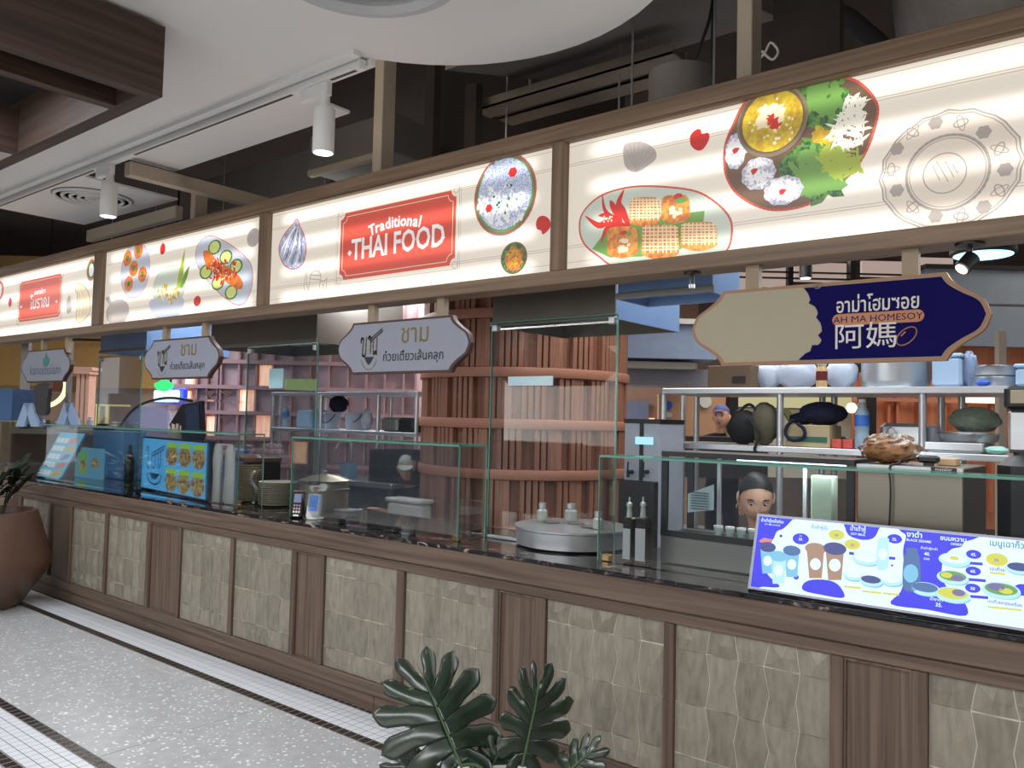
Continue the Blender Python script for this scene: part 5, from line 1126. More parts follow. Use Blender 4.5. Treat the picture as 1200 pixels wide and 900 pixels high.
mb = MB(); g0, g1 = at(1076, 528, Yc + .12), at(1101, 527, Yc + .12); mb.box(g0.x, g1.x, Yc + .10, Yc + .14, zc_ + .012, zc_ + .042, .008); mb.box(g0.x + .02, g1.x - .02, Yc + .11, Yc + .13, zc_ + .001, zc_ + .014); mb.tube(smoothpts([(g0.x + .005, Yc + .12, zc_ + .03), (g0.x - .05, Yc + .08, zc_ + .02), (x0 + .15, Yc + .03, zc_ + .008), (x0 + .125, Yc + .001, zc_ - .01), (x0 + .13, Yc - .002, zc_ - .12), (x0 + .115, Yc - .002, 1.0), (x0 + .118, Yc - .002, .955)], 5, False), .0035, 8)
tag(mb.build('plug_adapter', M_['black'], smooth=True), 'black plug block with a cable hanging down the cabinet front', 'plug')
mb = MB(); q = rect(1095, 1118, 536, 546, Yc + .16); mb.box(q[0], q[1], Yc + .2, Yc + .30, zc_ + .001, zc_ + .03, .003); tag(mb.build('paper_box', mat('tan_paper_box', (196, 168, 132), .7)), 'small tan box on the steel cabinet behind the plug block', 'box')
# sealing machine at the right edge
xs0 = X(1166, 560, Yc + .1); t = thing('cup_sealer', 'cup sealing machine with black head and steel body at right edge', 'sealing machine', (xs0 + .15, Yc + .2, .945))
mb = MB(); mb.box(xs0, xs0 + .35, Yc + .1, Yc + .4, .947, Z(1180, 530, Yc + .1), .05); mb.build('base_housing', M_['black'], t, True)
zz0 = Z(1180, 530, Yc + .1); q0 = X(1179, 500, Yc + .12); mb = MB(); mb.box(q0, q0 + .28, Yc + .16, Yc + .36, zz0, Z(1190, 480, Yc + .12), .01); mb.build('body', M_['steel'], t)
mb = MB(); z_1 = Z(1190, 480, Yc + .12); mb.box(q0 - .008, q0 + .3, Yc + .12, Yc + .38, z_1, Z(1190, 452, Yc + .12), .012); mb.build('head', M_['black'], t)
p = rect(1184, 1204, 457, 473, Yc + .118); mb = MB(); mb.box(p[0], p[1], Yc + .112, Yc + .119, p[2], p[3], .002); mb.build('sticker', M_['signcream'], t)
# bottles behind the left end of the right guard
M_['dkglass'] = mat('dark_sauce_glass', (40, 30, 26), .15); M_['lab'] = mat('grey_label', (168, 172, 176), .6, var=.15, scale=90)
for k, (px, w, pt, pl) in enumerate(((737, 12, 592, 619), (753, 16, 588, 622))):
    Y = 3.24; x = X(px, 630, Y); D = (at(px, 630, Y) - CO).dot(FW); ww = w / F_PX * D; c = Vector((x, Y, .9465)); t = thing('syrup_bottle', ('dark square bottle with grey label at the glass guard corner, narrower', 'dark square bottle with grey label at the glass guard corner, broader')[k], 'bottle', c)
    zt_ = Z(px, 606, Y); mb = MB(); mb.box(x - ww / 2, x + ww / 2, Y - .02, Y + .03, .9475, zt_, .006); mb.build('body', M_['dkglass'], t)
    mb = MB(); mb.lathe((x, Y, zt_), [(.014, 0), (.012, .02), (.010, .05)], 14); mb.build('neck', mat('clear_neck', (150, 156, 150), .1), t, True); mb = MB(); mb.lathe((x, Y, zt_ + .05), [(.010, 0), (.014, .0), (.014, .012), (.005, .02), (.005, .04)], 12); mb.build('pump_cap', M_['steel'], t, True)
    mb = MB(); mb.box(x - ww * .4, x + ww * .4, Y - .0225, Y - .0205, .965, Z(px, 619, Y)); mb.build('label', M_['lab'], t)
# drinks machine with two taps behind
Ym = 4.15; t = boxY('drink_dispenser', 731, 772, 496, 640, Ym, .3, mat('pale_grey_plastic', (160, 164, 176), .4)); mb = MB(); mb.box(ORG[t.name].x - .25, ORG[t.name].x + .25, Ym - .06, Ym + .34, 0, ORG[t.name].z - .001); tag(mb.build('low_cabinet', M_['steeldark']), 'low steel cabinet carrying the drinks dispenser', 'cabinet'); tag(t, 'pale grey drinks dispenser with two black taps behind the glass', 'drinks machine')
m_ = rect(731, 772, 496, 640, Ym)
mb = MB(); mb.box(m_[0] - .004, m_[1] + .004, Ym - .004, Ym + .30, m_[3], m_[3] + .025); mb.box((m_[0] + m_[1]) / 2 - .012, (m_[0] + m_[1]) / 2 + .012, Ym - .006, Ym - .001, 1.2, m_[3]); zl = Z(750, 563, Ym); mb.box(m_[0], m_[1], Ym - .06, Ym - .003, m_[2], zl, .004); mb.build('black_panel', M_['black'], t)
for px in (741, 759):
    c = at(px, 553, Ym); mb = MB(); mb.cyl((c.x, Ym - .05, c.z), (c.x, Ym, c.z), .012, n=10); mb.cyl((c.x, Ym - .05, c.z - .03), (c.x, Ym - .05, c.z + .005), .009, n=10); mb.tube([(c.x, Ym - .055, c.z), (c.x + .012, Ym - .07, c.z + .06)], .005); mb.build('tap', M_['black'], t, True)
t = boxY('small_screen', 744, 765, 512, 521, 4.12, .01, glow('small_screen_cyan', (170, 226, 240), 1.1)); t.location.z += .0; tag(t, 'small lit sticker on top of the drinks dispenser', 'screen')
# ================================================================== CENTRE: NOODLE BOILER
c = Vector((-2.62, 3.49, .946)); c.x = X(672, 632, 3.5)
t = thing('noodle_boiler', 'round steel noodle boiler with flat lid in front of the column', 'cooker', c)
mb = MB(); mb.lathe(c, [(.27, .001), (.29, .01), (.29, .085), (.30, .09), (.30, .10), (.0, .105)], 48); mb.build('body', M_['steel'], t, True)
for k, dx in enumerate((-.12, .0, .12)): mb = MB(); mb.lathe(c + Vector((dx, -.02 + .05 * (k % 2), .1055)), [(.045, 0), (.047, .006), (.0, .012)], 24); mb.build('basket_cover', M_['steeldark'], t, True)
for px, w, lab in ((635, 13, 'small glass jar on the noodle boiler, left of three'), (656, 16, 'small glass jar on the noodle boiler, middle of three'), (701, 13, 'small glass jar on the noodle boiler near the guard corner')):
    Y = 3.45; x = X(px, 615, Y); r = w / F_PX * 3.9 / 2; z0 = 1.051 if abs(x - c.x) > .17 else 1.0645
    q = Vector((x, Y + (.1 if px == 656 else 0), z0)); tt = thing('glass_jar', lab, 'jar', q, 'glass jars on the noodle boiler')
    mb = MB(); mb.lathe(q, [(r, 0), (r * 1.05, .008), (r * 1.05, .045), (r * .7, .055), (r * .7, .06)], 16); mb.build('body', mat('cloudy_glass', (150, 158, 150), .15, var=.2), tt, True); mb = MB(); mb.lathe(q, [(r * .75, .06), (r * .75, .085), (0, .088)], 14); mb.build('lid', M_['steel'], tt, True)
mb = MB(); g0 = X(568, 648, 3.35); mb.box(X(570, 645, 3.36), X(705, 655, 3.36), 3.36, 3.385, .946, .962, .003); tag(mb.build('steel_rail', M_['steel']), 'low steel rail on the countertop in front of the noodle boiler', 'rail')
# ================================================================== LEFT PART OF THE COUNTER
random.seed(44)
mb = MB(); 
def oncounter(px, py): p = atz(px, py, .9462); return p
# card readers
def reader(px, py, body, lab, white):
    p = oncounter(px, py); p.y -= .012; t = thing('card_reader', lab, 'card reader', p)
    u = (RT + FW * -.15).normalized(); v = Vector((FW.x * .34, FW.y * .34, .94)).normalized(); n = u.cross(v)
    def sl(a, b, c_, d, l0, l1): return [p + u * x + v * y + n * l for l in (l0, l1) for x, y in ((a, c_), (b, c_), (b, d), (a, d))]
    def bx2(nm, a, b, c_, d, l0, l1, m):
        mb = MB(); mb.add(sl(a, b, c_, d, l0, l1), [(3, 2, 1, 0), (4, 5, 6, 7), (0, 1, 5, 4), (1, 2, 6, 5), (2, 3, 7, 6), (3, 0, 4, 7)]); o = mb.build(nm, m, t)
        bv = o.modifiers.new('b', 'BEVEL'); bv.width = .004; bv.segments = 2; return o
    if white:
        bx2('body', -.04, .04, .006, .155, -.022, .014, body); bx2('screen', -.027, .027, .045, .145, .0141, .016, glow('reader_blue', (70, 140, 236), 1.0))
        bx2('screen_line', -.022, .022, .098, .102, .0161, .0166, M_['snavy']); bx2('screen_line', -.022, .022, .075, .079, .0161, .0166, M_['snavy'])
        mb = MB(); mb.lathe(p + Vector((0, .02, 0)), [(.05, .0), (.052, .006), (.03, .014), (.0, .014)], 20); mb.build('stand', body, t, True)
        mb = MB(); q = p + v * .155; mb.obox(q + v * .022, u, v, n, .03, .05, .006); mb.build('sign_stalk', mat('tan_stalk', (170, 130, 96), .5), t)
        mb = MB(); q = p + v * .195 + u * .012; 
        for dx, dy, r in ((-.028, 0, .024), (.0, .004, .026), (.034, .006, .026)): 
            k = [q + u * (dx + r * math.cos(g)) + v * (dy + r * math.sin(g)) - n * .003 for g in [2 * math.pi * i / 18 for i in range(18)]]; mb.prism(k, n, .005)
        mb.build('round_sign', M_['white'], t)
        bx2('sign_band', -.05, .022, .212, .236, .0, .006, M_['black'])
        TSx = Surf(p, u, v); TSx.text('PAY', (-.014, .218), .016, M_['white'], t, 'lettering', .008); TSx.text('QR TAP', (.006, .188), .014, M_['black'], t, 'lettering', .004)
    else:
        bx2('body', -.036, .036, .004, .165, -.02, .012, body); bx2('screen', -.024, .024, .095, .15, .0121, .0135, glow('reader_grey_blue', (120, 130, 170), .7)); bx2('trim', -.036, .036, .165, .17, -.02, .012, mat('copper_trim', (196, 132, 110), .4))
        for i in range(3):
            for j in range(3): bx2('key', -.022 + i * .017, -.010 + i * .017, .03 + j * .02, .043 + j * .02, .0121, .0145, (M_['white'], mat('key_pink', (206, 150, 150), .5), M_['steeldark'])[j])
        bx2('label', -.018, .018, .008, .02, .0121, .0135, M_['white'])
reader(349, 607, M_['blackmetal'], 'black handheld card reader with a copper edge, left of the white one', False)
reader(368, 608, M_['white'], 'white card reader with blue screen and round paper sign', True)
# big pot, stacked bowls, wrapped cups
pt = pot('soup_pot', 384, 56, .946, .19, 3.52, mat('old_steel_pot', (176, 168, 146), .3, .75, var=.15), 'big steel soup pot with lid behind the card readers')
t = pot('saucepan_lid_tray', 412, 30, .946, .04, 3.40, M_['steel'], 'small shallow steel dish on the counter right of the soup pot', 'dish', False, False)
M_['bowlm'] = mat('grey_melamine', (150, 148, 132), .4, var=.1)
def stack(px, wp, n, lab, m, zb=.946, dh=.0145, Y=3.42):
    x = X(px, 580, Y); D = (at(px, 580, Y) - CO).dot(FW); r = wp / F_PX * D / 2
    for k in range(n):
        c = Vector((x + random.uniform(-.002, .002), Y, zb + k * dh)); 
        mb = MB(); mb.lathe(c, [(r * .5, .001), (r * .55, .006), (r * .95, dh * .9), (r, dh + .008), (r * .97, dh + .008), (r * .9, dh * .95), (r * .5, .008), (0, .008)], 20)
        o = mb.build('bowl', m, None, True); tag(o, lab + ((', bottom of stack' if k == 0 else ', top of stack') if k in (0, n - 1) else ', inside the stack'), 'bowl', lab.split(',')[0])
stack(325, 44, 11, 'grey melamine bowl in the stack left of the soup pot', M_['bowlm'])
stack(292, 30, 16, 'paper bowl in the tall stack beside the white bags', mat('paper_bowl', (150, 138, 116), .6, var=.12), dh=.0165)
mb = MB(); xx = X(292, 560, 3.42); mb.lathe((xx, 3.42, 1.235), [(.075, 0), (.078, .03), (.06, .05), (.0, .055)], 18); tag(mb.build('bowl_cover', mat('brown_lid', (92, 66, 58), .5), smooth=True), 'brown lid resting on the tall stack of paper bowls', 'lid')
mb = MB(); mb.tube(smoothpts([(X(300, 530, 3.33), 3.325, 1.18), (X(296, 545, 3.33), 3.32, 1.12), (X(302, 560, 3.33), 3.325, 1.05), (X(298, 580, 3.33), 3.325, .96)], 4, False), .012, 8)
tag(mb.build('crinkled_wrap', glassy('wrap_film', (.95, .95, .95), .2, 4)), 'crinkled clear wrap hanging down the tall stack of paper bowls', 'plastic wrap')
M_['bagw'] = mat('hanging_bag_white', (222, 226, 224), .45, bump=.4, scale=12)
for px, w, lab in ((253, 22, 'white plastic bag roll hanging beside the lit noodle screen'), (269, 20, 'white plastic bag roll hanging nearest the stacked paper bowls')):
    x = X(px, 555, 3.22); r = w / F_PX * 5.8 / 2; mb = MB(); zt_ = 1.36
    mb.lathe((x, 3.22, .947), [(r * .8, 0), (r, .03), (r * .95, .18), (r * 1.02, .30), (r * .85, .38), (r * .4, .41), (0, .415)], 14, sy=.35)
    for k in range(len(mb.v)): mb.v[k] += Vector((random.uniform(-.004, .004),) * 3)
    tag(mb.build('bag_bundle', M_['bagw'], smooth=True), lab, 'bag', 'white plastic bags by the noodle screen')
# till shelf behind: box with cups of straws, basket, tissues
Yb = 3.34; x0, x1 = X(172, 520, Yb), X(284, 520, Yb); zs = Z(230, 533, Yb)
ts2 = thing('till_stand', 'dark wooden stand holding straws and tissues behind the lit screen', 'stand', ((x0 + x1) / 2, Yb + .16, .945))
mb = MB(); mb.box(x0, x1, Yb + .06, Yb + .34, zs - .03, zs, .003); mb.build('top', mat('dark_brown_board', (66, 50, 44), .5), ts2)
for xx in (x0, x1 - .02): mb = MB(); mb.box(xx, xx + .02, Yb + .07, Yb + .33, .946, zs - .03); mb.build('side', M_['black'], ts2)
def straws(px, lab):
    Y = Yb + .14; x = X(px, 500, Y); c = Vector((x, Y, zs)); t = thing('straw_cup', lab, 'cup of straws', c)
    mb = MB(); mb.lathe(c, [(.05, .001), (.06, .14), (.056, .14), (.047, .006), (0, .006)], 18); mb.build('cup', mat('clear_cup', (190, 184, 176), .2, alpha=.7), t, True)
    mb = MB()
    for k in range(22): g = random.uniform(0, 6.28); r = random.uniform(0, .035); q = random.uniform(.19, .23); mb.cyl((x + r * math.cos(g), Y + r * math.sin(g), zs + .01), (x + r * 1.9 * math.cos(g), Y + r * 1.9 * math.sin(g), zs + q), .004, n=6)
    o = mb.build('straw', mat('paper_straw', (206, 192, 176), .7, var=.15), t); o['kind'] = 'stuff'
straws(204, 'clear cup full of pale paper straws beside the till')
c = Vector((X(226, 510, Yb + .12), Yb + .14, zs)); t = thing('sauce_basket', 'round woven basket of small white sachets beside the straws', 'basket', c)
mb = MB(); mb.lathe(c, [(.06, .001), (.072, .01), (.078, .05), (.07, .05), (.06, .012), (0, .01)], 22); mb.build('basket', mat('tan_weave', (136, 100, 60), .8, var=.3, scale=60, bump=.6), t)
for k in range(6): mb = MB(); g = k * 1.05; mb.ball(c + Vector((.035 * math.cos(g), .035 * math.sin(g), .052)), .02, .014, .012, 8, 6, .1); mb.build('sachet', M_['white'], t, True)
for k, (px, dz, m, lab) in enumerate(((246, 0, M_['bag'], 'white tissue packet on the stand next to the basket'), (262, 0, mat('pink_pack', (214, 176, 190), .5), 'pink and white tissue packet, lower one at the stand end'), (260, .045, mat('pink_pack_b', (226, 192, 200), .5), 'pink and white tissue packet, upper one at the stand end'))):
    x = X(px, 520, Yb + .14); mb = MB(); mb.box(x - .07, x + .07, Yb + .09, Yb + .20, zs + .001 + dz, zs + .042 + dz, .012); tag(mb.build('tissue_packet', m, smooth=True), lab, 'tissues')
x = X(183, 520, Yb + .14) + .04; mb = MB(); mb.box(x - .08, x + .06, Yb + .1, Yb + .22, zs + .001, zs + .05, .006); mb.box(x - .075, x + .055, Yb + .105, Yb + .215, zs + .052, zs + .09, .006); tag(mb.build('napkin_box', mat('maroon_box', (94, 52, 56), .5)), 'maroon napkin box at the left end of the till stand', 'box')
# till monitor behind
t = thing('till_monitor', 'black till monitor seen side on behind the straw cup', 'monitor', (X(225, 500, 3.9), 3.92, 1.0))
p = [at(x, y, 3.9) for x, y in ((197, 500), (213, 474), (236, 470), (238, 510), (232, 525), (205, 525))]; mb = MB(); mb.prism(p, (0, 1, 0), .03); mb.build('housing', M_['black'], t)
p = [at(x, y, 3.895) for x, y in ((217, 477), (233, 474), (234, 512), (218, 514))]; mb = MB(); mb.prism(p, (0, 1, 0), .003); mb.build('screen', mat('dark_slate_screen', (48, 56, 78), .2), t); mb = MB(); mb.box(X(222, 520, 3.92) - .02, X(222, 520, 3.92) + .02, 3.92, 3.95, 0, Z(222, 520, 3.92)); mb.build('stand', M_['black'], t)
# cyan menu cards and containers on the left stall
for px0, px1, py0, py1, Y, m, lab in ((88, 119, 525, 556, 3.45, glow('card_cyan', (96, 164, 196), .8), 'small green and cyan lit menu card beside the tilted price list'), (108, 144, 505, 556, 3.60, mat('blue_box_plastic', (104, 156, 206), .5), 'pale blue plastic container behind the small green menu card')):
    ic = px0 == 88; o = boxY('menu_card' if ic else 'blue_container', px0, px1, py0, py1, Y, .03 if ic else .22, m, None, .004, z0=.9465); tag(o, lab, 'menu card' if ic else 'container')
    if ic: 
        CS = Surf((0, Y - .0005, 0), (1, 0, 0), (0, 0, 1))
        p0_, p1_ = CS.uv(91, 554), CS.uv(102, 529); mb = MB(); CS.poly(mb, [(p0_[0], p0_[1]), (p1_[0], p0_[1]), (p1_[0], p1_[1]), (p0_[0], p1_[1])], .0006); mb.build('green_print', M_['mgreen'], o)
        for (a, b_) in ((97, 545), (111, 543)): mb = MB(); p = CS.uv(a, b_); CS.ell(mb, p, .07, .05, .001, 16); mb.build('dish_print', M_['sdish'], o)
for k, (px, w, h, lab) in enumerate(((152, 12, 40, 'tall dark bottle behind the pale blue container'), (122, 16, 14, 'dark rounded cooker lid on the blue container'))):
    if k == 0: 
        Y = 3.56; x = X(px, 540, Y); mb = MB(); mb.lathe((x, Y, .946), [(.04, .001), (.042, .2), (.015, .28), (.015, .33), (0, .332)], 16); tag(mb.build('dark_bottle', mat('green_black_glass', (34, 46, 46), .15), smooth=True), lab, 'bottle')
    else:
        Y = 3.71; x = X(px, 500, Y); zt_ = Z(126, 505, 3.60); mb = MB(); mb.lathe((x, Y, zt_ + .001), [(.10, 0), (.10, .02), (.06, .06), (.0, .07)], 22); tag(mb.build('cooker_lid', M_['black'], smooth=True), lab, 'lid')
# curved glass cake cabinet, its blue light painted into the base colour
t = thing('curved_display', 'curved glass cabinet with a dark rim, base painted as if lit blue, behind the left stall', 'display cabinet', (X(170, 500, 4.4), 4.5, 0))
P = [at(x, y, 4.4) for x, y in smoothpts([(126, 520), (140, 500), (156, 480), (176, 470), (200, 466), (225, 470)], 4, False)]
mb = MB(); mb.tube(P, .014, 8); mb.build('rim', M_['black'], t, True)
mb = MB(); n_ = len(P); mb.add(P + [p + Vector((0, .7, 0)) for p in P], [(i, i + 1, n_ + i + 1, n_ + i) for i in range(n_ - 1)]); mb.build('curved_glass', M_['glass'], t)
mb = MB(); mb.box(P[0].x, P[-1].x, 4.4, 5.1, .9, P[0].z, .01); mb.box(P[0].x, P[-1].x, 4.42, 5.1, 0, .9); mb.build('base', mat('blue_lit_panel', (92, 112, 160), .4), t)
for px in (158, 168): 
    x = X(px, 500, 4.6); c = Vector((x, 4.6, P[0].z + .001)); b_ = thing('small_bottle', 'small clear bottle standing in the curved glass cabinet', 'bottle', c, 'clear bottles in the curved cabinet'); mb = MB(); mb.lathe(c, [(.035, 0), (.036, .09), (.014, .12), (.014, .15)], 14); mb.build('body', mat('pale_glass', (150, 176, 206), .15), b_, True); mb = MB(); mb.lathe(c, [(.017, .15), (.017, .17), (0, .171)], 12); mb.build('cap', M_['white'], b_)
# glowing shop sign
ls = thing('glowing_shop_sign', 'glowing white and blue shop sign with a green leaf emblem', 'illuminated sign', (X(193, 460, 5.3), 5.3, 2.0))
GS = Surf((0, 5.3, 0), (1, 0, 0), (0, 0, 1))
a_ = GS.uv(179, 471); b_ = GS.uv(208, 457); mb = MB(); cx_, cz_ = (a_[0] + b_[0]) / 2, (a_[1] + b_[1]) / 2; hw, hh = (b_[0] - a_[0]) / 2, (b_[1] - a_[1]) / 2
mb.box(cx_ - hw, cx_ + hw, 5.3, 5.34, cz_ - hh, cz_ + hh, .02); mb.build('light_face', glow('sign_white_blue', (196, 220, 255), 3.2), ls)
mb = MB(); mb.box(cx_ - hw - .02, cx_ + hw + .09, 5.345, 5.40, cz_ - hh - .03, cz_ + hh + .03, .02); mb.build('blue_back', glow('sign_blue', (30, 60, 230), 1.2), ls); mb = MB(); mb.box(cx_ - .01, cx_ + .01, 5.36, 5.38, cz_ + hh + .031, 4.58); mb.build('hanger', M_['blackmetal'], ls)
mb = MB(); GS.poly(mb, smoothpts([GS.uv(*p) for p in ((193, 443), (198, 447), (204, 450), (201, 456), (193, 459), (185, 456), (182, 450), (188, 447))], 3), .0, .02); mb.build('leaf_emblem', glow('sign_green', (40, 200, 110), 1.6), ls)
GS.text('kanom', (cx_, cz_ - .03), .09, glow('sign_letter_blue', (90, 150, 255), 1.2), ls, 'lettering', .006)
# ================================================================== KITCHEN OF THE NOODLE STALL
S2 = 5.0; zt2 = Z(430, 459, S2); zm2 = Z(430, 505, S2)
shelf(317, 487, S2, .5, (zt2, zm2, .55), (317.5, 374, 441, 486), 'stainless steel shelf unit in the noodle kitchen left of the column', (330, 384, 460), ztop=zt2)
M_['bucket'] = mat('grey_white_bucket', (176, 188, 206), .5)
def bucket(px, w, lab):
    Y = S2 + .18; c = Vector((X(px, 495, Y), Y, zm2)); r = w / F_PX * 7.3 / 2; t = thing('bucket', lab, 'bucket', c)
    mb = MB(); mb.lathe(c, [(r * .8, .001), (r, .15), (r * 1.05, .155), (r * 1.05, .165), (r * .95, .165), (r * .76, .012), (0, .012)], 24); mb.build('body', M_['bucket'], t, True)
    mb = MB(); mb.tube([(c.x + r * math.cos(g), Y - .03 - .06 * abs(math.sin(g)), zm2 + .15 - .09 * math.sin(g)) for g in [math.pi * k / 10 for k in range(11)]], .004); mb.build('handle', M_['blackmetal'], t, True)
bucket(389, 22, 'pale plastic bucket on the middle shelf under the black bundle'); bucket(417, 30, 'wider pale plastic bucket with a dark handle on the middle shelf')
blob('black_bundle', 397, 476, 26, 20, S2 + .2, M_['navycl'], 'black bundle lying on top of the pale buckets', 'bag', zb=zm2 + .166, jit=.1)
blob('clear_bag', 430, 492, 16, 26, S2 + .12, M_['bag'], 'crumpled clear bag beside the wider pale bucket', 'bag', zb=zm2, jit=.12)
for px0, px1, m, lab, nm in ((446, 465, M_['steeldark'], 'grey box with rounded corners on the middle shelf near the column', 'rice_box'), (466, 484, M_['black'], 'black box on the middle shelf touching the column edge', 'black_box')):
    x0, x1 = X(px0, 495, S2 + .05), X(px1, 495, S2 + .05); mb = MB(); mb.box(x0, x1, S2 + .05, S2 + .3, zm2 + .001, zm2 + .13, .02); tag(mb.build(nm, m), lab, 'box')
x0, x1 = X(346, 490, S2 + .06), X(364, 490, S2 + .06); mb = MB(); mb.box(x0, x1, S2 + .06, S2 + .3, zm2 + .001, zm2 + .19, .02); tag(mb.build('storage_bin', M_['clearbox']), 'pale blue storage bin on the shelf behind the glass notice', 'container')
bottle(334, zm2, S2 + .1, .24, .035, 'clear bottle with a blue label on the noodle kitchen shelf')
# sink tap, steam table, crates, floor tub
z_ = Z(460, 568, 4.9)
def crate(px0, px1, py0, py1, Y, lab):
    x0, x1, z0, z1 = rect(px0, px1, py0, py1, Y); t = thing('crate', lab, 'crate', ((x0 + x1) / 2, Y + .2, z0))
    mb = MB(); mb.box(x0, x1, Y + .02, Y + .38, z0, z0 + .02); mb.box(x0, x1, Y, Y + .02, z1 - .03, z1); mb.box(x0, x1, Y, Y + .02, z0, z0 + .03); mb.box(x0, x1, Y + .36, Y + .38, z0 + .02, z1); mb.box(x0, x0 + .02, Y + .02, Y + .36, z0, z1); mb.box(x1 - .02, x1, Y + .02, Y + .36, z0, z1); mb.build('shell', M_['black'], t)
    n_ = 9
    for k in range(n_ + 1): xx = x0 + (x1 - x0 - .012) * k / n_; mb = MB(); mb.box(xx, xx + .012, Y + .002, Y + .018, z0 + .03, z1 - .03); mb.build('rib', M_['black'], t)
    mb = MB(); mb.box(x0, x1, Y + .004, Y + .016, (z0 + z1) / 2 - .008, (z0 + z1) / 2 + .008); mb.build('rib', M_['black'], t)
    return z0
zc2 = crate(432, 482, 528, 566, 4.98 - .40, 'black ribbed plastic crate in the noodle kitchen behind the stooping worker')
x0, x1 = X(352, 580, 4.5), X(458, 580, 4.5); wb = thing('steel_worktable', 'steel worktable in the noodle kitchen', 'table', ((x0 + x1) / 2, 4.75, 0))
mb = MB(); mb.box(x0, x1, 4.5, 5.06 - .08, zc2 - .04, zc2 - .002, .004); mb.build('top', M_['steel'], wb); mb = MB(); mb.box(x0 + .03, x1 - .03, 4.55, 4.57, .1, zc2 - .05); mb.build('apron', mat('blue_grey_steel', (88, 100, 116), .35, .6), wb)
for x in (x0 + .03, x1 - .06):
    for y in (4.52, 4.94): mb = MB(); mb.box(x, x + .03, y, y + .03, 0, zc2 - .04); mb.build('leg', M_['steeldark'], wb)
p = at(403, 540, 4.8); mb = MB(); mb.tube(smoothpts([(p.x + .1, 4.8, zc2), (p.x + .1, 4.8, zc2 + .26), (p.x + .06, 4.78, zc2 + .31), (p.x, 4.74, zc2 + .29), (p.x - .02, 4.72, zc2 + .24)], 5, False), .012, 10); tag(mb.build('water_tap', M_['steel'], smooth=True), 'curved steel swan neck tap over the worktable', 'tap')
mb = MB(); x = X(410, 550, 4.7); mb.lathe((x, 4.68, zc2), [(.07, .001), (.08, .12), (.085, .125), (.07, .125), (.0, .02)], 18); tag(mb.build('plastic_jug', mat('clear_blue_jug', (140, 178, 214), .2, alpha=.8), smooth=True), 'pale blue plastic jug under the swan neck tap', 'jug')
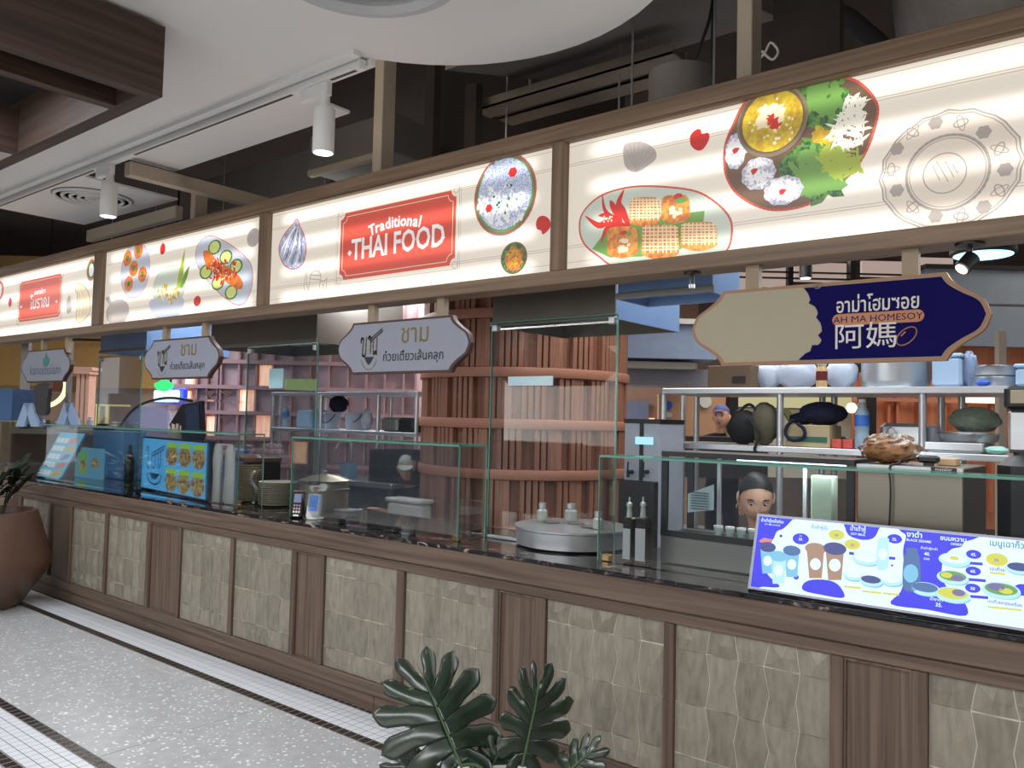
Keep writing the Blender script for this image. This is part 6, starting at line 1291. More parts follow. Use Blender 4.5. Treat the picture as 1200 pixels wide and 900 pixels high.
# ================================================================== PEOPLE
M_['skin'] = mat('skin', (214, 168, 142), .5, var=.05); M_['hair'] = mat('black_hair', (24, 20, 20), .5); M_['lips'] = mat('lips', (170, 96, 88), .45); M_['eyew'] = mat('eye_white', (224, 220, 216), .3); M_['eyed'] = mat('eye_dark', (26, 18, 16), .15)
def person(c, yaw, pitch, label, shirt, joints, capm=None, hairnet=False, sc=1.0, skin=None):
    """c: head centre; yaw turns the face about z (0 looks to -y); joints: body skeleton relative to c"""
    skin = skin or M_['skin']; c = Vector(c); t = thing('person', label, 'person', (c.x, c.y, 0))
    Rm = Matrix.Rotation(yaw, 3, 'Z') @ Matrix.Rotation(pitch, 3, 'X')
    vs = []; fs = []; n, m = 40, 30
    for j in range(m + 1):
        th = math.pi * j / m; z = math.cos(th); z = math.copysign(abs(z) ** .82, z); s_ = math.sin(th)
        for i in range(n):
            a = 2 * math.pi * i / n; x = s_ * math.sin(a); y = -s_ * math.cos(a)
            fr_ = max(0, -y); side = abs(x)
            px = x * .076 * (1 - .30 * max(0, -z) ** 1.4); py = y * .094; pz = z * (.118 if z < 0 else .108)
            if y < 0:
                g = lambda cx, cz, w, h: math.exp(-((x - cx) / w) ** 2 - ((z - cz) / h) ** 2)
                py -= .020 * g(0, -.20, .14, .13) + .010 * g(0, .0, .10, .22)      # nose
                py += .012 * (g(.40, .06, .22, .13) + g(-.40, .06, .22, .13))      # eye sockets
                py -= .006 * g(0, .26, .6, .12) + .008 * g(0, -.52, .26, .09) + .008 * g(0, -.84, .3, .14) + .005 * (g(.5, -.25, .25, .25) + g(-.5, -.25, .25, .25))
            vs.append(c + (Rm @ Vector((px, py, pz))) * sc)
    for j in range(m):
        for i in range(n): fs.append((j * n + i, (j + 1) * n + i, (j + 1) * n + (i + 1) % n, j * n + (i + 1) % n))
    H = MB(); H.add(vs, fs)
    for s_ in (-1, 1): H.ball(c + (Rm @ Vector((s_ * .077, .008, -.008))) * sc, .011 * sc, .02 * sc, .03 * sc, 10, 8)
    H.build('head', skin, t, True)
    def loc(x, y, z): return c + (Rm @ Vector((x, y, z))) * sc
    for s_ in (-1, 1):
        e = MB(); e.ball(loc(s_ * .031, -.078, .007), .0135 * sc, .009 * sc, .0058 * sc, 12, 8); e.build('eye', M_['eyew'], t, True)
        e = MB(); e.ball(loc(s_ * .031, -.0855, .005), .0062 * sc, .003 * sc, .0062 * sc, 10, 6); e.build('pupil', M_['eyed'], t, True)
        e = MB(); e.tube([loc(s_ * .014, -.0895, .027), loc(s_ * .033, -.092, .033), loc(s_ * .052, -.080, .026)], [.002 * sc, .0032 * sc, .0015 * sc], 6); e.build('eyebrow', M_['hair'], t, True)
        e = MB(); e.tube([loc(s_ * .017, -.0845, .010), loc(s_ * .031, -.0885, .0155), loc(s_ * .046, -.080, .010)], .0018 * sc, 6); e.build('eyelid', M_['hair'], t, True)
    e = MB(); e.ball(loc(0, -.0945, -.057), .021 * sc, .006 * sc, .0042 * sc, 14, 6); e.ball(loc(0, -.0925, -.066), .017 * sc, .006 * sc, .0048 * sc, 14, 6); e.build('lips', M_['lips'], t, True)
    hr = MB(); HV = []; HF = []
    for j in range(16):
        th = math.pi * (.50 if capm else .62) * j / 15
        for i in range(32):
            a = 2 * math.pi * i / 32; lim = 1.0
            front = math.cos(a); tt = th * (1 - (.30 if capm else .55) * max(0, front) ** .6)
            z = math.cos(tt); z = math.copysign(abs(z) ** .82, z); s_ = math.sin(tt); HV.append(loc(.080 * s_ * math.sin(a), -.097 * s_ * math.cos(a) + .004, (.100 if capm else .113) * z + .003 + (.012 if capm else 0)))
    for j in range(15):
        for i in range(32): HF.append((j * 32 + i, (j + 1) * 32 + i, (j + 1) * 32 + (i + 1) % 32, j * 32 + (i + 1) % 32))
    hr.add(HV, HF); hr.build('hair' if not capm else 'cap', capm or M_['hair'], t, True)
    if capm:
        e = MB(); P = [loc(.06 * math.sin(g), -.085 - .075 * math.cos(g), .050 - .01 * math.cos(g)) for g in [math.radians(-90 + 15 * k) for k in range(13)]]
        e.prism(P, Vector((0, 0, 1)), .006); e.build('cap_peak', capm, t)
    if hairnet: e = MB(); e.ball(loc(0, .115, .03), .04 * sc, None, .04 * sc, 14, 10); e.build('hair_bun', M_['hair'], t, True)
    # body: one skinned surface
    me = bpy.data.meshes.new('body'); names = list(joints['p']); pts = [Vector(joints['p'][k][:3]) * sc + c - Vector((c.x, c.y, 0)) for k in names]
    me.from_pydata(pts, [(names.index(a), names.index(b_)) for a, b_ in joints['e']], []); ob = bpy.data.objects.new('body', me); COL.objects.link(ob); ob.parent = t; ORG[ob.name] = ORG[t.name]
    me.materials.append(shirt); sk = ob.modifiers.new('skin', 'SKIN'); sk.use_smooth_shade = True
    for k, nme in enumerate(names): r = joints['p'][nme][3] * sc; q = joints['p'][nme][4] * sc if len(joints['p'][nme]) > 4 else r; me.skin_vertices[0].data[k].radius = (r, q)
    me.skin_vertices[0].data[names.index('hip')].use_root = True
    sb_ = ob.modifiers.new('sub', 'SUBSURF'); sb_.levels = 2; sb_.render_levels = 2
    for hand in joints.get('hands', ()):
        w_, d_, spread = [Vector(q) for q in hand]; w_ = w_ * sc + c; d_.normalize(); spread.normalize(); e = MB()
        e.tube([w_ - d_ * .09, w_, w_ + d_ * .02], [.026, .020, .026], 10); up = d_.cross(spread).normalized()
        e.obox(w_ + d_ * .055, spread, d_, up, .075, .075, .024)
        for k in range(4):
            b0 = w_ + d_ * .09 + spread * (-.028 + .0185 * k); L_ = (.062, .072, .068, .052)[k]; e.tube([b0, b0 + d_ * L_ * .5 - up * .005, b0 + d_ * L_ * .85 - up * .02], [.0095, .0088, .0065], 8)
        b0 = w_ + d_ * .03 - spread * .036; e.tube([b0, b0 - spread * .025 + d_ * .03, b0 - spread * .03 + d_ * .055 - up * .01], [.011, .0095, .0075], 8); e.build('hand', skin, t, True)
    nk = MB(); nk.tube([loc(0, .012, -.05), c + Vector(joints['p']['neck'][:3]) * sc], [.05 * sc, .055 * sc], 14); nk.build('neck', skin, t, True)
    return t
def standing(lean=(0, 0), arms=((-.26, -.05, -.75), (.26, -.05, -.75)), elbows=((-.27, .03, -.52), (.27, .03, -.52)), feet=None, H=1.55):
    lx, ly = lean; f = -H
    P = {'neck': (lx * .1, .03 + ly * .1, -.15, .055), 'chest': (lx * .4, .04 + ly * .4, -.30, .15, .11), 'waist': (lx * .8, .04 + ly * .8, -.50, .125, .10), 'hip': (lx, .04 + ly, -.68, .145, .115),
         'shL': (-.17 + lx * .3, .03 + ly * .3, -.23, .062), 'elL': elbows[0] + (.044,), 'wrL': arms[0] + (.032,), 'shR': (.17 + lx * .3, .03 + ly * .3, -.23, .062), 'elR': elbows[1] + (.044,), 'wrR': arms[1] + (.032,),
         'thL': (-.09 + lx, .04 + ly, -.82, .09), 'knL': (-.10 + lx, .03 + ly, f + .46, .06), 'anL': (-.10 + lx, .06 + ly, f + .08, .042), 'toL': (-.11 + lx, -.08 + ly, f + .035, .035),
         'thR': (.09 + lx, .04 + ly, -.82, .09), 'knR': (.10 + lx, .03 + ly, f + .46, .06), 'anR': (.10 + lx, .06 + ly, f + .08, .042), 'toR': (.11 + lx, -.08 + ly, f + .035, .035)}
    E_ = [('neck', 'chest'), ('chest', 'waist'), ('waist', 'hip'), ('chest', 'shL'), ('shL', 'elL'), ('elL', 'wrL'), ('chest', 'shR'), ('shR', 'elR'), ('elR', 'wrR'), ('hip', 'thL'), ('thL', 'knL'), ('knL', 'anL'), ('anL', 'toL'), ('hip', 'thR'), ('thR', 'knR'), ('knR', 'anR'), ('anR', 'toR')]
    return {'p': P, 'e': E_, 'hands': [(arms[0], (Vector(arms[0]) - Vector(elbows[0])), (1, 0, 0)), (arms[1], (Vector(arms[1]) - Vector(elbows[1])), (1, 0, 0))]}
h1 = at(886, 582, 3.95); J = standing((0, .30), ((-.14, -.14, -.22), (.16, -.12, -.22)), ((-.28, .08, -.38), (.28, .08, -.38)), H=h1.z)
person(h1, .50, .42, 'woman with tied back dark hair looking down behind the display case', mat('dark_grey_shirt', (52, 54, 58), .85), J, hairnet=True, sc=1.05)
h2 = at(478, 548, 4.62); J = standing((-.05, .2), ((-.28, -.24, -.36), (.06, -.26, -.34)), ((-.34, .0, -.30), (.20, -.08, -.42)), H=h2.z)
person(h2, .62, .35, 'worker in a pale cap and dark shirt stooping beside the column', mat('black_shirt', (34, 34, 38), .85), J, capm=mat('pale_grey_cap', (168, 174, 172), .8))
h3 = at(845, 488, 7.2); J = standing((0, 0), H=h3.z)
person(h3, .2, 0, 'person in a blue cap and dark jacket beyond the shelves', mat('dark_violet_jacket', (44, 38, 56), .85), J, capm=mat('blue_cap', (88, 104, 160), .8))
p = h3 + Vector((.09, .02, -.1)); mb = MB(); mb.tube([p + Vector((0, 0, .08)), p, p + Vector((.02, -.02, -.2))], [.03, .05, .045], 12); sc_ = mb.build('scarf', mat('cream_scarf', (206, 186, 146), .9), bpy.context.scene.objects['person.002'], True)
# white tub the worker leans on
TY = 4.2; x0, x1 = X(452, 603, TY), X(492, 603, TY); zq = Z(474, 585, TY); mb = MB(); mb.box(x0, x1, TY, TY + .13, .5, zq - .03, .02); mb.box(x0 - .01, x1 + .01, TY - .01, TY + .14, zq - .029, zq, .008); mb.box(x0 + .02, x1 - .02, TY + .01, TY + .12, 0, .5)
tag(mb.build('white_tub', M_['white']), 'white lidded tub on a stand under the stooping worker', 'container')
# ================================================================== FAR STALLS AND WALLS
random.seed(55)
UPV = Vector((0, 0, 1))
def obF(name, px0, px1, py0, py1, D, d, m, parent=None): return boxF(name, px0, px1, py0, py1, D, d, m, parent)
M_['mauve'] = mat('mauve_wall', (196, 172, 178), .7, var=.06); M_['mauve2'] = mat('mauve_shelf', (158, 130, 132), .65); M_['notch'] = mat('dark_notch', (96, 70, 66), .8)
M_['niche'] = None
def nichemat():
    m, t, b = base('lit_wood_slats'); N = t.nodes; L = t.links; tc = N.new('ShaderNodeTexCoord'); mp = N.new('ShaderNodeMapping'); mp.inputs['Scale'].default_value = (16, 16, 1); L.new(tc.outputs['Object'], mp.inputs['Vector'])
    nz = N.new('ShaderNodeTexNoise'); nz.inputs['Scale'].default_value = 2; L.new(mp.outputs['Vector'], nz.inputs['Vector']); rp = N.new('ShaderNodeValToRGB'); rp.color_ramp.elements[0].position = .4; rp.color_ramp.elements[1].position = .6
    rp.color_ramp.elements[0].color = lin((224, 120, 58)); rp.color_ramp.elements[1].color = lin((255, 188, 118)); L.new(nz.outputs['Fac'], rp.inputs['Fac']); L.new(rp.outputs['Color'], b.inputs['Emission Color']); b.inputs['Emission Strength'].default_value = 1.15; return m
M_['niche'] = nichemat()
DW = 11.0
w_ = struct(obF('wall_mauve', 196, 492, 352, 640, DW + .13, .1, M_['mauve']))
bc = thing('niche_shelving', 'mauve wall shelving with lit orange niches beyond the noodle kitchen', 'shelving', tuple(far(340, 500, DW)))
for py in (398, 425, 455, 485, 515, 546, 576): obF('shelf', 200, 488, py - 2, py + 2.5, DW, .12, M_['mauve2'], bc)
for px in (207, 229, 241, 253, 257, 278, 298, 318, 340, 362, 384, 406, 428, 450, 472, 486): obF('upright', px - 1.1, px + 1.1, 358, 600, DW + .02, .1, M_['mauve2'], bc)
niches = [(281, 297, 457, 483), (242.5, 252, 488, 512), (300, 317, 487, 513), (304, 317, 428, 453), (217, 226, 443, 453.5), (210, 222, 458, 467), (342, 360, 517, 543)]
for a, b_, c_, d in niches: obF('lit_niche', a, b_, c_, d, DW + .05, .07, M_['niche'], bc)
for k, (px, py) in enumerate(((266, 458), (266, 488), (246, 458), (308, 517), (330, 458), (352, 488), (230, 488), (374, 458))):
    p = [far(px - 8, py, DW - .02), far(px, py + 8, DW - .02), far(px + 8, py, DW - .02)]; mb = MB(); mb.prism(p, FW, .02); mb.build('notch', M_['notch'], bc)
# mustard wall, pilaster and glowing ring at the far left
struct(obF('wall_mustard', -140, 200, 300, 452, 13, .2, mat('mustard_wall', (176, 142, 84), .8)))
struct(obF('wall_far_tan', -140, 205, 452, 640, 13.2, .2, mat('tan_far_wall', (168, 148, 128), .8)))
struct(obF('trim_1', 78, 150, 397, 399.5, 12.6, .1, M_['black']))
pl_ = thing('pilaster', 'pinkish fluted pilaster with a stepped capital beyond the left stall', 'pilaster', tuple(far(97, 500, 12)))
mpk = mat('pink_plaster', (196, 158, 140), .75)
for a, b_, c_, d in ((84, 108, 430, 434), (86, 105, 434, 438)): obF('capital', a, b_, c_, d, 11.9, .3, mpk, pl_)
for a, b_ in ((88, 92), (93.5, 97.5), (99, 103)): obF('flute', a, b_, 438, 520, 12, .2, mpk, pl_)
rg = thing('ring_light', 'glowing warm ring light hanging at the far left stall', 'lamp', tuple(far(52, 460, 11)))
c = far(52, 452, 11); rr = 25 / F_PX * 11; mb = MB(); mb.tube([c + RT * (rr * math.cos(g)) + UPV * (rr * .95 * math.sin(g)) for g in [2 * math.pi * k / 40 for k in range(41)]], .03, 8); mb.build('glow_tube', glow('warm_ring', (255, 232, 170), 1.8), rg, True)
mb = MB(); mb.tube([c + UPV * rr, (c.x, c.y, 4.59)], .008, 6); mb.build('cord', M_['black'], rg)
sgn = obF('brown_sign', 62, 92, 441, 459, 12.9, .05, mat('brown_sign', (118, 74, 48), .6)); tag(sgn, 'brown shop sign beyond the white emblem sign at far left', 'sign')
for px, lab in ((23, 'grey steel post at the far left stall, left of the black apron'), (75, 'slim grey steel post at the far left stall, right of the black apron')):
    tag(obF('steel_post', px - (4 if px < 30 else 2), px + (4 if px < 30 else 2), 400, 665, 8.6, .06, M_['steeldark']), lab, 'post')
p = [far(x, y, 7.0) for x, y in smoothpts([(41, 452), (56, 450), (55, 470), (54, 484), (48, 487), (42, 483), (41, 468)], 3)]; mb = MB(); mb.prism(p, FW, .06); tag(mb.build('apron', M_['black'], smooth=False), 'black apron hanging between two posts under the emblem sign', 'apron')
for k, (px, lab) in enumerate(((32, 'white A shaped menu stand at the far left stall'), (79, 'white A shaped menu stand right of the glowing ring light'))):
    t = thing('menu_stand', lab, 'stand', tuple(far(px, 500, 7.4)))
    for s_ in (-1, 1):
        mb = MB(); a = far(px, 472, 7.4); b_ = far(px + s_ * 9, 500, 7.4); mb.prism([a - RT * .03, a + RT * .03, b_ + RT * .04, b_ - RT * .04], FW, .04); mb.build('leaf_panel', mat('pale_blue_paint', (150, 172, 206), .5), t)
t = obF('blue_crate', -40, 14, 455, 492, 7.6, .5, mat('blue_crate', (60, 96, 140), .6)); tag(t, 'blue crate on the back shelf at the left edge', 'crate')
cn = thing('back_counter', 'pale back counter crowded with jars beyond the left glass guard', 'counter', tuple(far(60, 520, 8)))
obF('top', 10, 112, 503, 509, 8.0, .8, mat('pale_counter', (176, 166, 146), .5), cn); obF('front', 10, 112, 509, 640, 8.05, .7, mat('brown_counter_front', (96, 74, 60), .7), cn)
for k in range(14):
    px = 14 + k * 7; D = 8.15; cpt = far(px, 503, D); r = random.uniform(.02, .035); h = random.uniform(.06, .14); m = (M_['ybag'], M_['bag'], M_['card'], M_['bowlm'])[k % 4]
    mb = MB(); mb.lathe(cpt + Vector((0, 0, .001)), [(r, 0), (r * 1.05, h * .7), (r * .7, h * .8), (r * .7, h), (0, h)], 12); tag(mb.build('jar', m, smooth=True), 'small jar in the row on the back counter of the left stall', 'jar', 'jars on the far left back counter')
# yellow lit frame seen through the left glass
fr2 = thing('lit_frame', 'thin yellow lit rectangular frame beyond the tall glass at far left', 'lamp', tuple(far(137, 500, 10)))
my = glow('frame_yellow', (232, 222, 140), 1.0)
for a, b_, c_, d in ((112, 150, 474, 476), (112, 114, 476, 506), (123, 125, 476, 500)): obF('light_bar', a, b_, c_, d, 10, .05, my, fr2)
# noodle kitchen background: tan boards, lit green display
for a, b_, c_, d, m, lab, nm in ((372, 398, 410, 456, mat('tan_board', (172, 144, 110), .8), 'tan board above the noodle kitchen shelf, left one', 'board'), (400, 430, 412, 447, mat('tan_board_b', (188, 164, 128), .8), 'lighter tan board above the noodle kitchen shelf, right one', 'board'), (398, 470, 448, 458, mat('dark_olive', (86, 78, 48), .8), 'dark olive strip above the noodle kitchen shelf', 'board')):
    tag(obF(nm, a, b_, c_, d, 11.6, .1, m), lab, 'board')
t = obF('green_display', 333, 370, 444, 457, 9.5, .1, glow('pale_green_display', (150, 176, 112), .8)); tag(t, 'pale green lit display case front beyond the glass notice', 'display')
for k, (a, b_) in enumerate(((402, 409), (420, 436), (448, 470), (474, 490))): tag(obF('lit_opening', a, b_, 465, 484, 11.8, .05, glow('pale_opening', (206, 190, 160), .9)), ('narrow pale lit opening beyond the kitchen shelf, leftmost', 'pale lit opening beyond the kitchen shelf above the clear bag', 'pale lit opening beyond the kitchen shelf above the grey box', 'pale lit opening beyond the kitchen shelf next to the column')[k], 'opening')
t = thing('wall_back_panels', None, None, (0, 0, 0)); t['kind'] = 'structure'
m1 = mat('dim_brown_wall', (104, 78, 66), .8); obF('panel', 372, 500, 340, 640, 11.9, .1, m1, t)
# right background: hall beyond the soy milk stall
struct(obF('wall_hall', 716, 1500, 250, 700, 13.0, .1, mat('hall_warm_wall', (170, 140, 120), .8)))
M_['brickw'] = wood('orange_wood_wall', (164, 92, 62), (196, 124, 88), 'z', .6, 14)
ww = thing('wood_screen_wall', 'orange brown panelled wall beyond the shelves on the right', 'screen wall', tuple(far(1100, 500, 8.0)))
obF('back_board', 1000, 1300, 440, 620, 8.05, .05, M_['brickw'], ww)
for px in (1012, 1042, 1052, 1078, 1108, 1135, 1163, 1190): obF('batten', px - 1.5, px + 1.5, 440, 600, 7.98, .06, M_['brickw'], ww)
for py in (471, 508): obF('rail', 1000, 1300, py - 2, py + 2, 7.95, .04, M_['ringw'], ww)
tag(obF('cream_fascia', 868, 1012, 463, 478, 8.4, .1, glow('cream_lit_band', (206, 198, 150), .8)), 'cream lit band of a stall beyond the shelf, above the backpack', 'lit band')
tag(obF('poster', 868, 910, 482, 496, 8.3, .03, mat('pink_blue_poster', (196, 150, 180), .6, var=.4, scale=12)), 'pink and blue poster beyond the backpack', 'poster')
tag(obF('white_counter_front', 868, 1000, 480, 560, 8.5, .1, mat('white_board_far', (190, 186, 176), .7)), 'pale stall front beyond the middle shelf', 'stall front')
for k, px in enumerate((922, 948)):
    mb = MB(); mb.prism([far(px - 6, 478, 8.35), far(px + 2, 478, 8.35), far(px + 14, 498, 8.35), far(px + 6, 498, 8.35)], FW, .05); tag(mb.build('diagonal_brace', mat('olive_brace', (96, 98, 60), .7)), ('olive diagonal brace beyond the navy bag, left one', 'olive diagonal brace beyond the navy bag, right one')[k], 'brace')
tag(obF('dark_column', 1015, 1027, 455, 560, 7.6, .2, M_['black']), 'black upright beyond the water bottle', 'post')
tag(obF('dark_column', 855, 865, 462, 520, 7.9, .15, M_['black']), 'black upright right of the person in the blue cap', 'post')
mb = MB(); q = far(998, 478, 7.85); mb.ball(q, .05, .05, .05, 12, 8); tag(mb.build('globe_lamp', glow('warm_globe', (255, 226, 190), 4)), 'small warm glowing lamp beyond the water bottle', 'lamp')
tag(obF('strip_light', 1128, 1170, 463, 472, 7.7, .05, glow('warm_strip', (255, 236, 205), 2.4)), 'bright warm strip light beyond the shelf at right', 'lamp')
0 and tag(obF('grey_fabric', 1006, 1016, 478, 500, 7.4, .1, mat('slate_cloth', (92, 98, 120), .9)), 'slate cloth hanging beyond the water bottle', 'cloth')
for k, (a, b_, c_, d, col_) in enumerate(((780, 788, 470, 480, (30, 90, 190)), (779, 788, 483, 489, (190, 196, 206)), (778, 788, 492, 504, (150, 90, 70)), (820, 834, 463, 478, (206, 216, 212)), (860, 866, 462, 476, (180, 90, 80)))):
    c = far((a + b_) / 2, (c_ + d) / 2, 9.15); r = (b_ - a) / F_PX * 9.15 / 2; mb = MB(); P = [c + RT * (r * math.cos(g)) + UPV * ((d - c_) / F_PX * 9.15 / 2 * math.sin(g)) for g in [2 * math.pi * i / 20 for i in range(20)]]; mb.prism(P, FW, .03); o = mb.build('wall_badge', mat('badge_%d' % k, col_, .5)); tag(o, ('round blue badge sign beyond the shelf frame', 'grey round badge just under the blue one', 'brown round badge, lowest of the three beyond the shelf', 'large pale round badge with green mark beside the capped person', 'reddish badge just right of the capped person')[k], 'badge')
tag(obF('lit_slat_lamp', 761, 767, 490, 508, 12.9, .1, M_['niche']), 'narrow orange slatted wall lamp right of the column', 'lamp')
tag(obF('wall_board', 772, 855, 463, 512, 9.2, .1, mat('warm_board', (186, 146, 116), .7)), 'warm tan board beyond the left end of the shelf unit', 'board')
tag(obF('dark_counter', 765, 900, 512, 560, 6.9, .5, mat('dark_counter', (40, 34, 38), .6)), 'dark counter behind the shelf unit where the capped person stands', 'counter')
tag(obF('glass_door_panel', 727, 760, 470, 512, 12.9, .05, mat('blue_grey_glass_panel', (120, 132, 158), .3)), 'blue grey glass panel beyond the drinks dispenser', 'panel')
# added pale blue boxes imitating a bluish ceiling reflection under the hood
d1_ = thing('reflection_boxes', 'pale blue grey boxes added to imitate a ceiling reflection under the blue hood', 'duct', tuple(far(770, 420, 7)))
obF('lower_body', 730, 840, 380, 420, 8.2, .6, mat('pale_blue_reflection', (136, 158, 192), .5), d1_); obF('edge_strip', 730, 840, 373, 379, 8.15, .4, mat('pale_strip', (200, 204, 200), .5), d1_); obF('under_strip', 730, 815, 424, 431, 8.3, .5, mat('pale_strip_b', (186, 190, 180), .5), d1_); obF('grey_band', 730, 830, 432, 452, 8.5, .5, mat('grey_band', (128, 134, 146), .5), d1_)
# openings above and beside the cream and navy sign
M_['pinklit'] = glow('pink_lit_slats', (188, 166, 156), .8)
lv = thing('lit_louvre_panels', 'pinkish lit louvre panels in a dark frame above the navy sign', 'louvre', tuple(far(960, 310, 6.2)))
for a, b_, c_, d in ((841, 875, 317, 340), (889, 925, 311, 336), (931, 992, 308, 330), (1010, 1060, 306, 324), (1075, 1117, 302, 322)): obF('lit_panel', a, b_, c_, d, 6.2, .03, M_['pinklit'], lv)
for px in (880, 927, 1000, 1068): obF('mullion', px - 3, px + 3, 290, 350, 6.1, .06, M_['black'], lv)
for py in (320, 327): obF('slat', 842, 1117, py - .8, py + .8, 6.12, .03, M_['black'], lv)
pn = struct(thing('wall_right_panels', None, None, (0, 0, 0)))
mwb = mat('pale_blue_wall_panel', (158, 170, 184), .5)
for a, b_, c_, d in ((1085, 1420, 318, 358), (1085, 1420, 361, 408)): obF('panel', a, b_, c_, d, 6.0, .08, mwb, pn)
obF('panel_joint', 1085, 1420, 313, 318, 5.98, .1, M_['black'], pn); obF('lower_wall', 1085, 1420, 408, 450, 6.05, .08, M_['brickw'], pn)
tag(obF('wooden_post', 1171, 1180, 388, 780, 5.6, .05, M_['beige']), 'beige upright standing behind the round steamer trays', 'post')
pt_ = far(1152, 299, 5.0); t = thing('ring_ceiling_lamp', 'round dark ceiling lamp with a cool blue lit ring above the navy sign', 'ceiling lamp', tuple(pt_))
mb = MB(); mb.lathe(pt_, [(.17, .0), (.185, .01), (.185, .04), (.0, .045)], 36); mb.cyl(pt_ + Vector((0, 0, .04)), (pt_.x, pt_.y, 4.58), .012, n=8); mb.build('housing', M_['black'], t); mb = MB(); mb.lathe(pt_ + Vector((0, 0, -.003)), [(.06, 0), (.165, 0), (.165, .003)], 36); mb.build('lit_ring', glow('cool_ring', (150, 206, 255), 3), t)
for k, (px, py, lab) in enumerate(((1136, 284, 'small black spotlight hanging under the signboard before the blue ring lamp'), (810, 321, 'tiny black downlight hanging under the signboard left of the cream and navy sign'))):
    x = X(px, py, 3.0); t = thing('spotlight', lab, 'spotlight', (x, 3.01, 2.1)); z = 2.1998
    mb = MB(); mb.cyl((x, 3.01, z - .008), (x, 3.01, z - .0005), .045 if k == 0 else .035, n=24); mb.build('ceiling_plate', M_['black'], t); mb = MB(); mb.cyl((x, 3.01, z - .05), (x, 3.01, z - .008), .008, n=10); mb.build('stem', M_['black'], t)
    if k == 0: mb = MB(); mb.cyl((x - .02, 2.99, z - .085), (x + .005, 3.02, z - .045), .026, n=18); mb.build('lamp_head', M_['black'], t, True); mb = MB(); mb.cyl((x - .0225, 2.987, z - .089), (x - .0205, 2.989, z - .086), .020, n=16); mb.build('lens', glow('warm_lens', (255, 236, 220), 3), t)
    else: mb = MB(); mb.cyl((x, 3.01, z - .065), (x, 3.01, z - .05), .012, n=12); mb.build('lamp_head', M_['steel'], t)
t = thing('cylinder_downlight', 'black cylinder downlight above the cream and navy sign', 'spotlight', tuple(far(944, 318, 5.2))); q = far(944, 326, 5.2); mb = MB(); mb.cyl(q, q + Vector((0, 0, .11)), .04, n=20); mb.cyl(q + Vector((0, 0, .1)), (q.x, q.y, 4.58), .008, n=8); mb.build('housing', M_['black'], t, True); mb = MB(); mb.cyl(q - Vector((0, 0, .003)), q, .032, n=18); mb.build('lens', glow('white_lens', (255, 250, 240), 4), t)
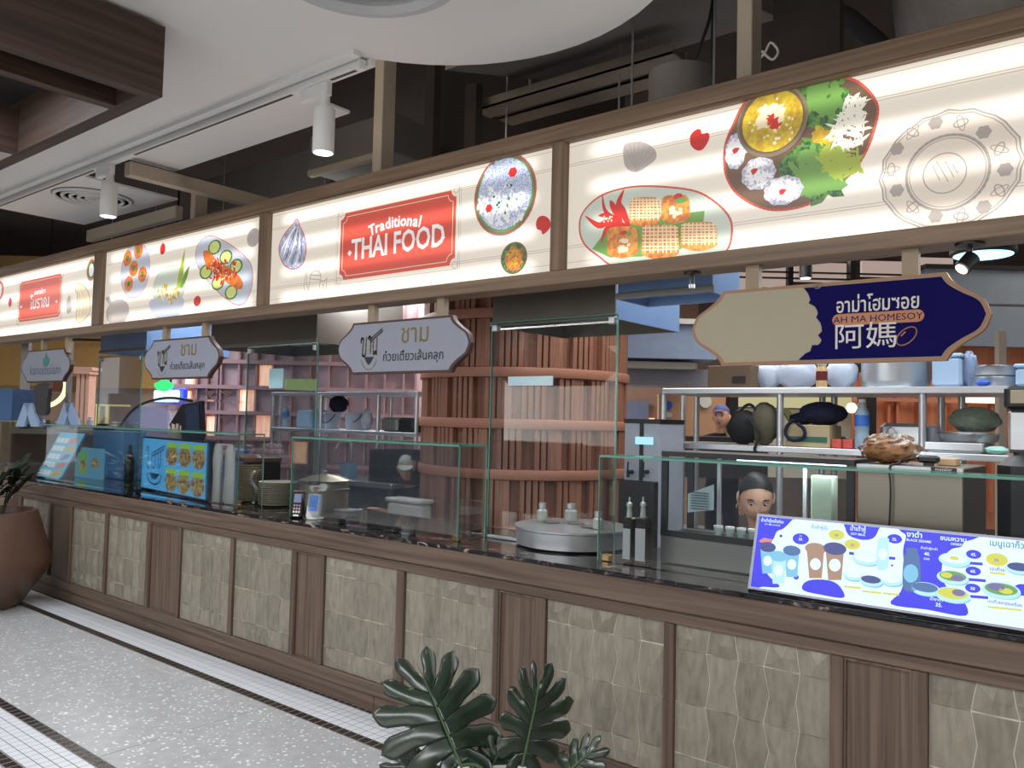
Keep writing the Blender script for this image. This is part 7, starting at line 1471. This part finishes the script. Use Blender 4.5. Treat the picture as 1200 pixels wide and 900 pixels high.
# ================================================================== PLANTS
def leafmat(name, c1, c2, rough=.25):
    m, t, b = base(name); N = t.nodes; L = t.links; tc = N.new('ShaderNodeTexCoord'); nz = N.new('ShaderNodeTexNoise'); nz.inputs['Scale'].default_value = 14; L.new(tc.outputs['Object'], nz.inputs['Vector'])
    rp = N.new('ShaderNodeValToRGB'); rp.color_ramp.elements[0].color = lin(c1); rp.color_ramp.elements[1].color = lin(c2); L.new(nz.outputs['Fac'], rp.inputs['Fac']); L.new(rp.outputs['Color'], b.inputs['Base Color']); b.inputs['Roughness'].default_value = rough; b.inputs['Specular IOR Level'].default_value = .6; return m
M_['mon'] = leafmat('monstera_green', (14, 26, 18), (36, 54, 36)); M_['stem'] = mat('green_stem', (58, 84, 48), .5)
def monstera(base_, tip, n_hint, wl, wr, parent, cup=.12, nl=6, seed=1):
    """heart shaped leaf whose blade is cut by slits between the side veins; wl, wr scale its two halves"""
    rnd = random.Random(seed); base_ = Vector(base_); tip = Vector(tip); ax = tip - base_; L_ = ax.length; a = ax.normalized(); n = Vector(n_hint); n = (n - a * n.dot(a)).normalized(); s = a.cross(n).normalized()
    def P(u, v, lift=0):
        return base_ + a * (u * L_) + s * (v * L_) + n * (-cup * L_ * (2.0 * abs(v)) ** 2 * .7 - cup * L_ * max(0, u - .55) ** 2 * 1.6 + lift * L_)
    edge = [(-.20, .10), (-.12, .36), (.14, .56), (.42, .64), (.70, .60), (.93, .46), (1.08, .26), (1.12, .06)]
    def E(g):
        x = g * (len(edge) - 1); i = min(int(x), len(edge) - 2); f = x - i; p0, p1, p2, p3 = edge[max(i - 1, 0)], edge[i], edge[i + 1], edge[min(i + 2, len(edge) - 1)]
        return tuple(.5 * (2 * b + (c - a_) * f + (2 * a_ - 5 * b + 4 * c - d) * f * f + (-a_ + 3 * b - 3 * c + d) * f ** 3) for a_, b, c, d in zip(p0, p1, p2, p3))
    V = []; Fc = []; K = 24; J = 8
    for side, wd_ in ((1, wl), (-1, wr)):
        for l in range(nl):
            gc = (l + .5) / nl; deep = rnd.uniform(.32, .44); tl = rnd.uniform(-.02, .02); reach = rnd.uniform(.93, 1.03); i0 = len(V)
            for k in range(K + 1):
                f = k / K
                sh = 1.0 if f < deep else 1 - (.13 + .15 * min(1, (f - deep) / .5)) * min(1, (f - deep) / .10)
                if f > .80: sh *= max(.06, math.sqrt(max(0, 1 - ((f - .80) / .2005) ** 2)))
                if l in (0, nl - 1) and False: sh = 1
                for j in range(J + 1):
                    q = -1 + 2 * j / J; g = gc + q * .5 / nl * sh; g = min(max(g, 0), 1); eu, ev = E(g)
                    ru = .0 + .80 * g ** 1.05; fr_ = f * reach * (1 - .05 * q * q * (f > .8))
                    u = ru + (eu - ru) * fr_ + .13 * math.sin(math.pi * fr_) * (1 - g) * (.3 if g > .7 else 1) - .05 * math.sin(math.pi * fr_)
                    v = ev * wd_ * (fr_ ** .92)
                    V.append(P(u, side * v, -.022 * abs(q) ** 1.5 * min(1, f * 2) + .014 * math.sin(5 * f + l + side) * f))
            for k in range(K):
                for j in range(J): o = i0 + k * (J + 1) + j; Fc.append((o, o + 1, o + J + 2, o + J + 1))
    mb = MB(); mb.add(V, Fc); lf = mb.build('leaf', M_['mon'], parent, True); so = lf.modifiers.new('thick', 'SOLIDIFY'); so.thickness = .0014; so.offset = 0
    mb = MB(); mb.tube([P(u, 0, .010) for u in (-.02, .2, .4, .6, .8, .97)], [.0048, .0042, .0036, .003, .0022, .001], 8); mb.build('midrib', M_['stem'], lf, True)
    return lf
Yp = 2.2
pc = Vector((-1.72, 2.16, 0)); pl = thing('potted_monstera', 'monstera with dark glossy split leaves in front of the counter', 'plant', pc)
mb = MB(); mb.lathe(pc, [(.13, .001), (.15, .02), (.175, .345), (.18, .355), (.165, .355), (.158, .31), (0, .31)], 36); mb.build('pot', mat('white_pot', (206, 208, 206), .4), pl, True)
mb = MB(); mb.lathe(pc, [(.157, .312), (.10, .32), (0, .322)], 24); mb.build('soil', mat('dark_soil', (46, 36, 30), .95, bump=.6, scale=40), pl)
A0 = at(540, 897, 2.16); A1 = at(487, 772, 2.22); toc = (CO - A0).normalized()
monstera(A0, A1, toc + Vector((.1, 0, .25)), .86, .86, pl, .14, 6, 3)
B0 = at(612, 896, 2.08); B1 = at(636, 785, 2.16)
monstera(B0, B1, toc + Vector((.75, .1, .5)), 1.0, .55, pl, .26, 6, 8)
C0 = at(655, 915, 2.0); C1 = at(702, 872, 2.05); monstera(C0, C1, toc + Vector((0, 0, .9)), .8, .8, pl, .2, 5, 5)
D0 = at(520, 925, 2.12); D1 = at(455, 885, 2.12); monstera(D0, D1, toc + Vector((0, 0, .8)), .7, .7, pl, .2, 5, 6)
E0 = at(568, 915, 2.25); E1 = at(592, 868, 2.3); monstera(E0, E1, toc + Vector((.3, 0, .6)), .8, .8, pl, .2, 5, 9)
for q in (A0, B0, C0, D0, E0):
    r0 = pc + Vector((random.uniform(-.05, .05), random.uniform(-.05, .05), .315)); mid = (r0 + q) / 2 + Vector((0, 0, .05)); mb = MB(); mb.tube(smoothpts([tuple(r0), tuple(mid), tuple(q)], 5, False), .006, 8); mb.build('leaf_stalk', M_['stem'], pl, True)
# brown planter with a dark bladed plant
qc = at(-24, 665, 2.45); qc.z = 0; bp = thing('brown_planter', 'large brown faceted planter with a dark leafy plant at the left edge', 'planter', qc)
mb = MB(); mb.lathe(qc, [(.27, .001), (.30, .015), (.475, .27), (.50, .34), (.495, .40), (.385, .76), (.35, .76), (.335, .70), (0, .69)], 40); 
mb.build('pot', mat('brown_glazed_pot', (98, 71, 57), .38, var=.1, scale=3), bp, True)
mb = MB(); mb.lathe(qc, [(.333, .705), (.2, .71), (0, .712)], 20); mb.build('soil', mat('bark_soil', (60, 44, 34), .95, bump=.8, scale=30), bp)
M_['blade'] = leafmat('dark_blade', (14, 24, 16), (34, 50, 32), .35)
for k in range(30):
    g = random.uniform(0, 6.28); r0 = random.uniform(0, .14); b0 = qc + Vector((r0 * math.cos(g), r0 * math.sin(g), .71)); h = random.uniform(.20, .46); out = random.uniform(.05, .34); hd = Vector((math.cos(g), math.sin(g), 0))
    P = [b0, b0 + UPV * h * .6 + hd * out * .2, b0 + UPV * h + hd * out * .55]; mb = MB(); mb.tube(smoothpts([tuple(q) for q in P], 4, False), .006, 6); mb.build('stalk', M_['blade'], bp, True)
    for j in range(5):
        s0 = P[1].lerp(P[2], j / 4.0); gg = g + random.uniform(-1.6, 1.6); d_ = (Vector((math.cos(gg), math.sin(gg), random.uniform(.1, .9)))).normalized(); L_ = random.uniform(.12, .22); sd = d_.cross(UPV).normalized() * random.uniform(.020, .034); nn = sd.cross(d_).normalized()
        e0, e1, e2, e3 = s0, s0 + d_ * L_ * .4, s0 + d_ * L_ * .8 - UPV * .01, s0 + d_ * L_ - UPV * .03
        mb = MB(); mb.add([e0 - sd * .3, e0 + sd * .3, e1 + sd, e2 + sd * .7, e3, e2 - sd * .7, e1 - sd, e1 + nn * .006, e2 + nn * .004], [(0, 1, 2, 7), (0, 7, 6), (7, 2, 3, 8), (6, 7, 8, 5), (8, 3, 4), (5, 8, 4)]); mb.build('leaf', M_['blade'], bp, True)
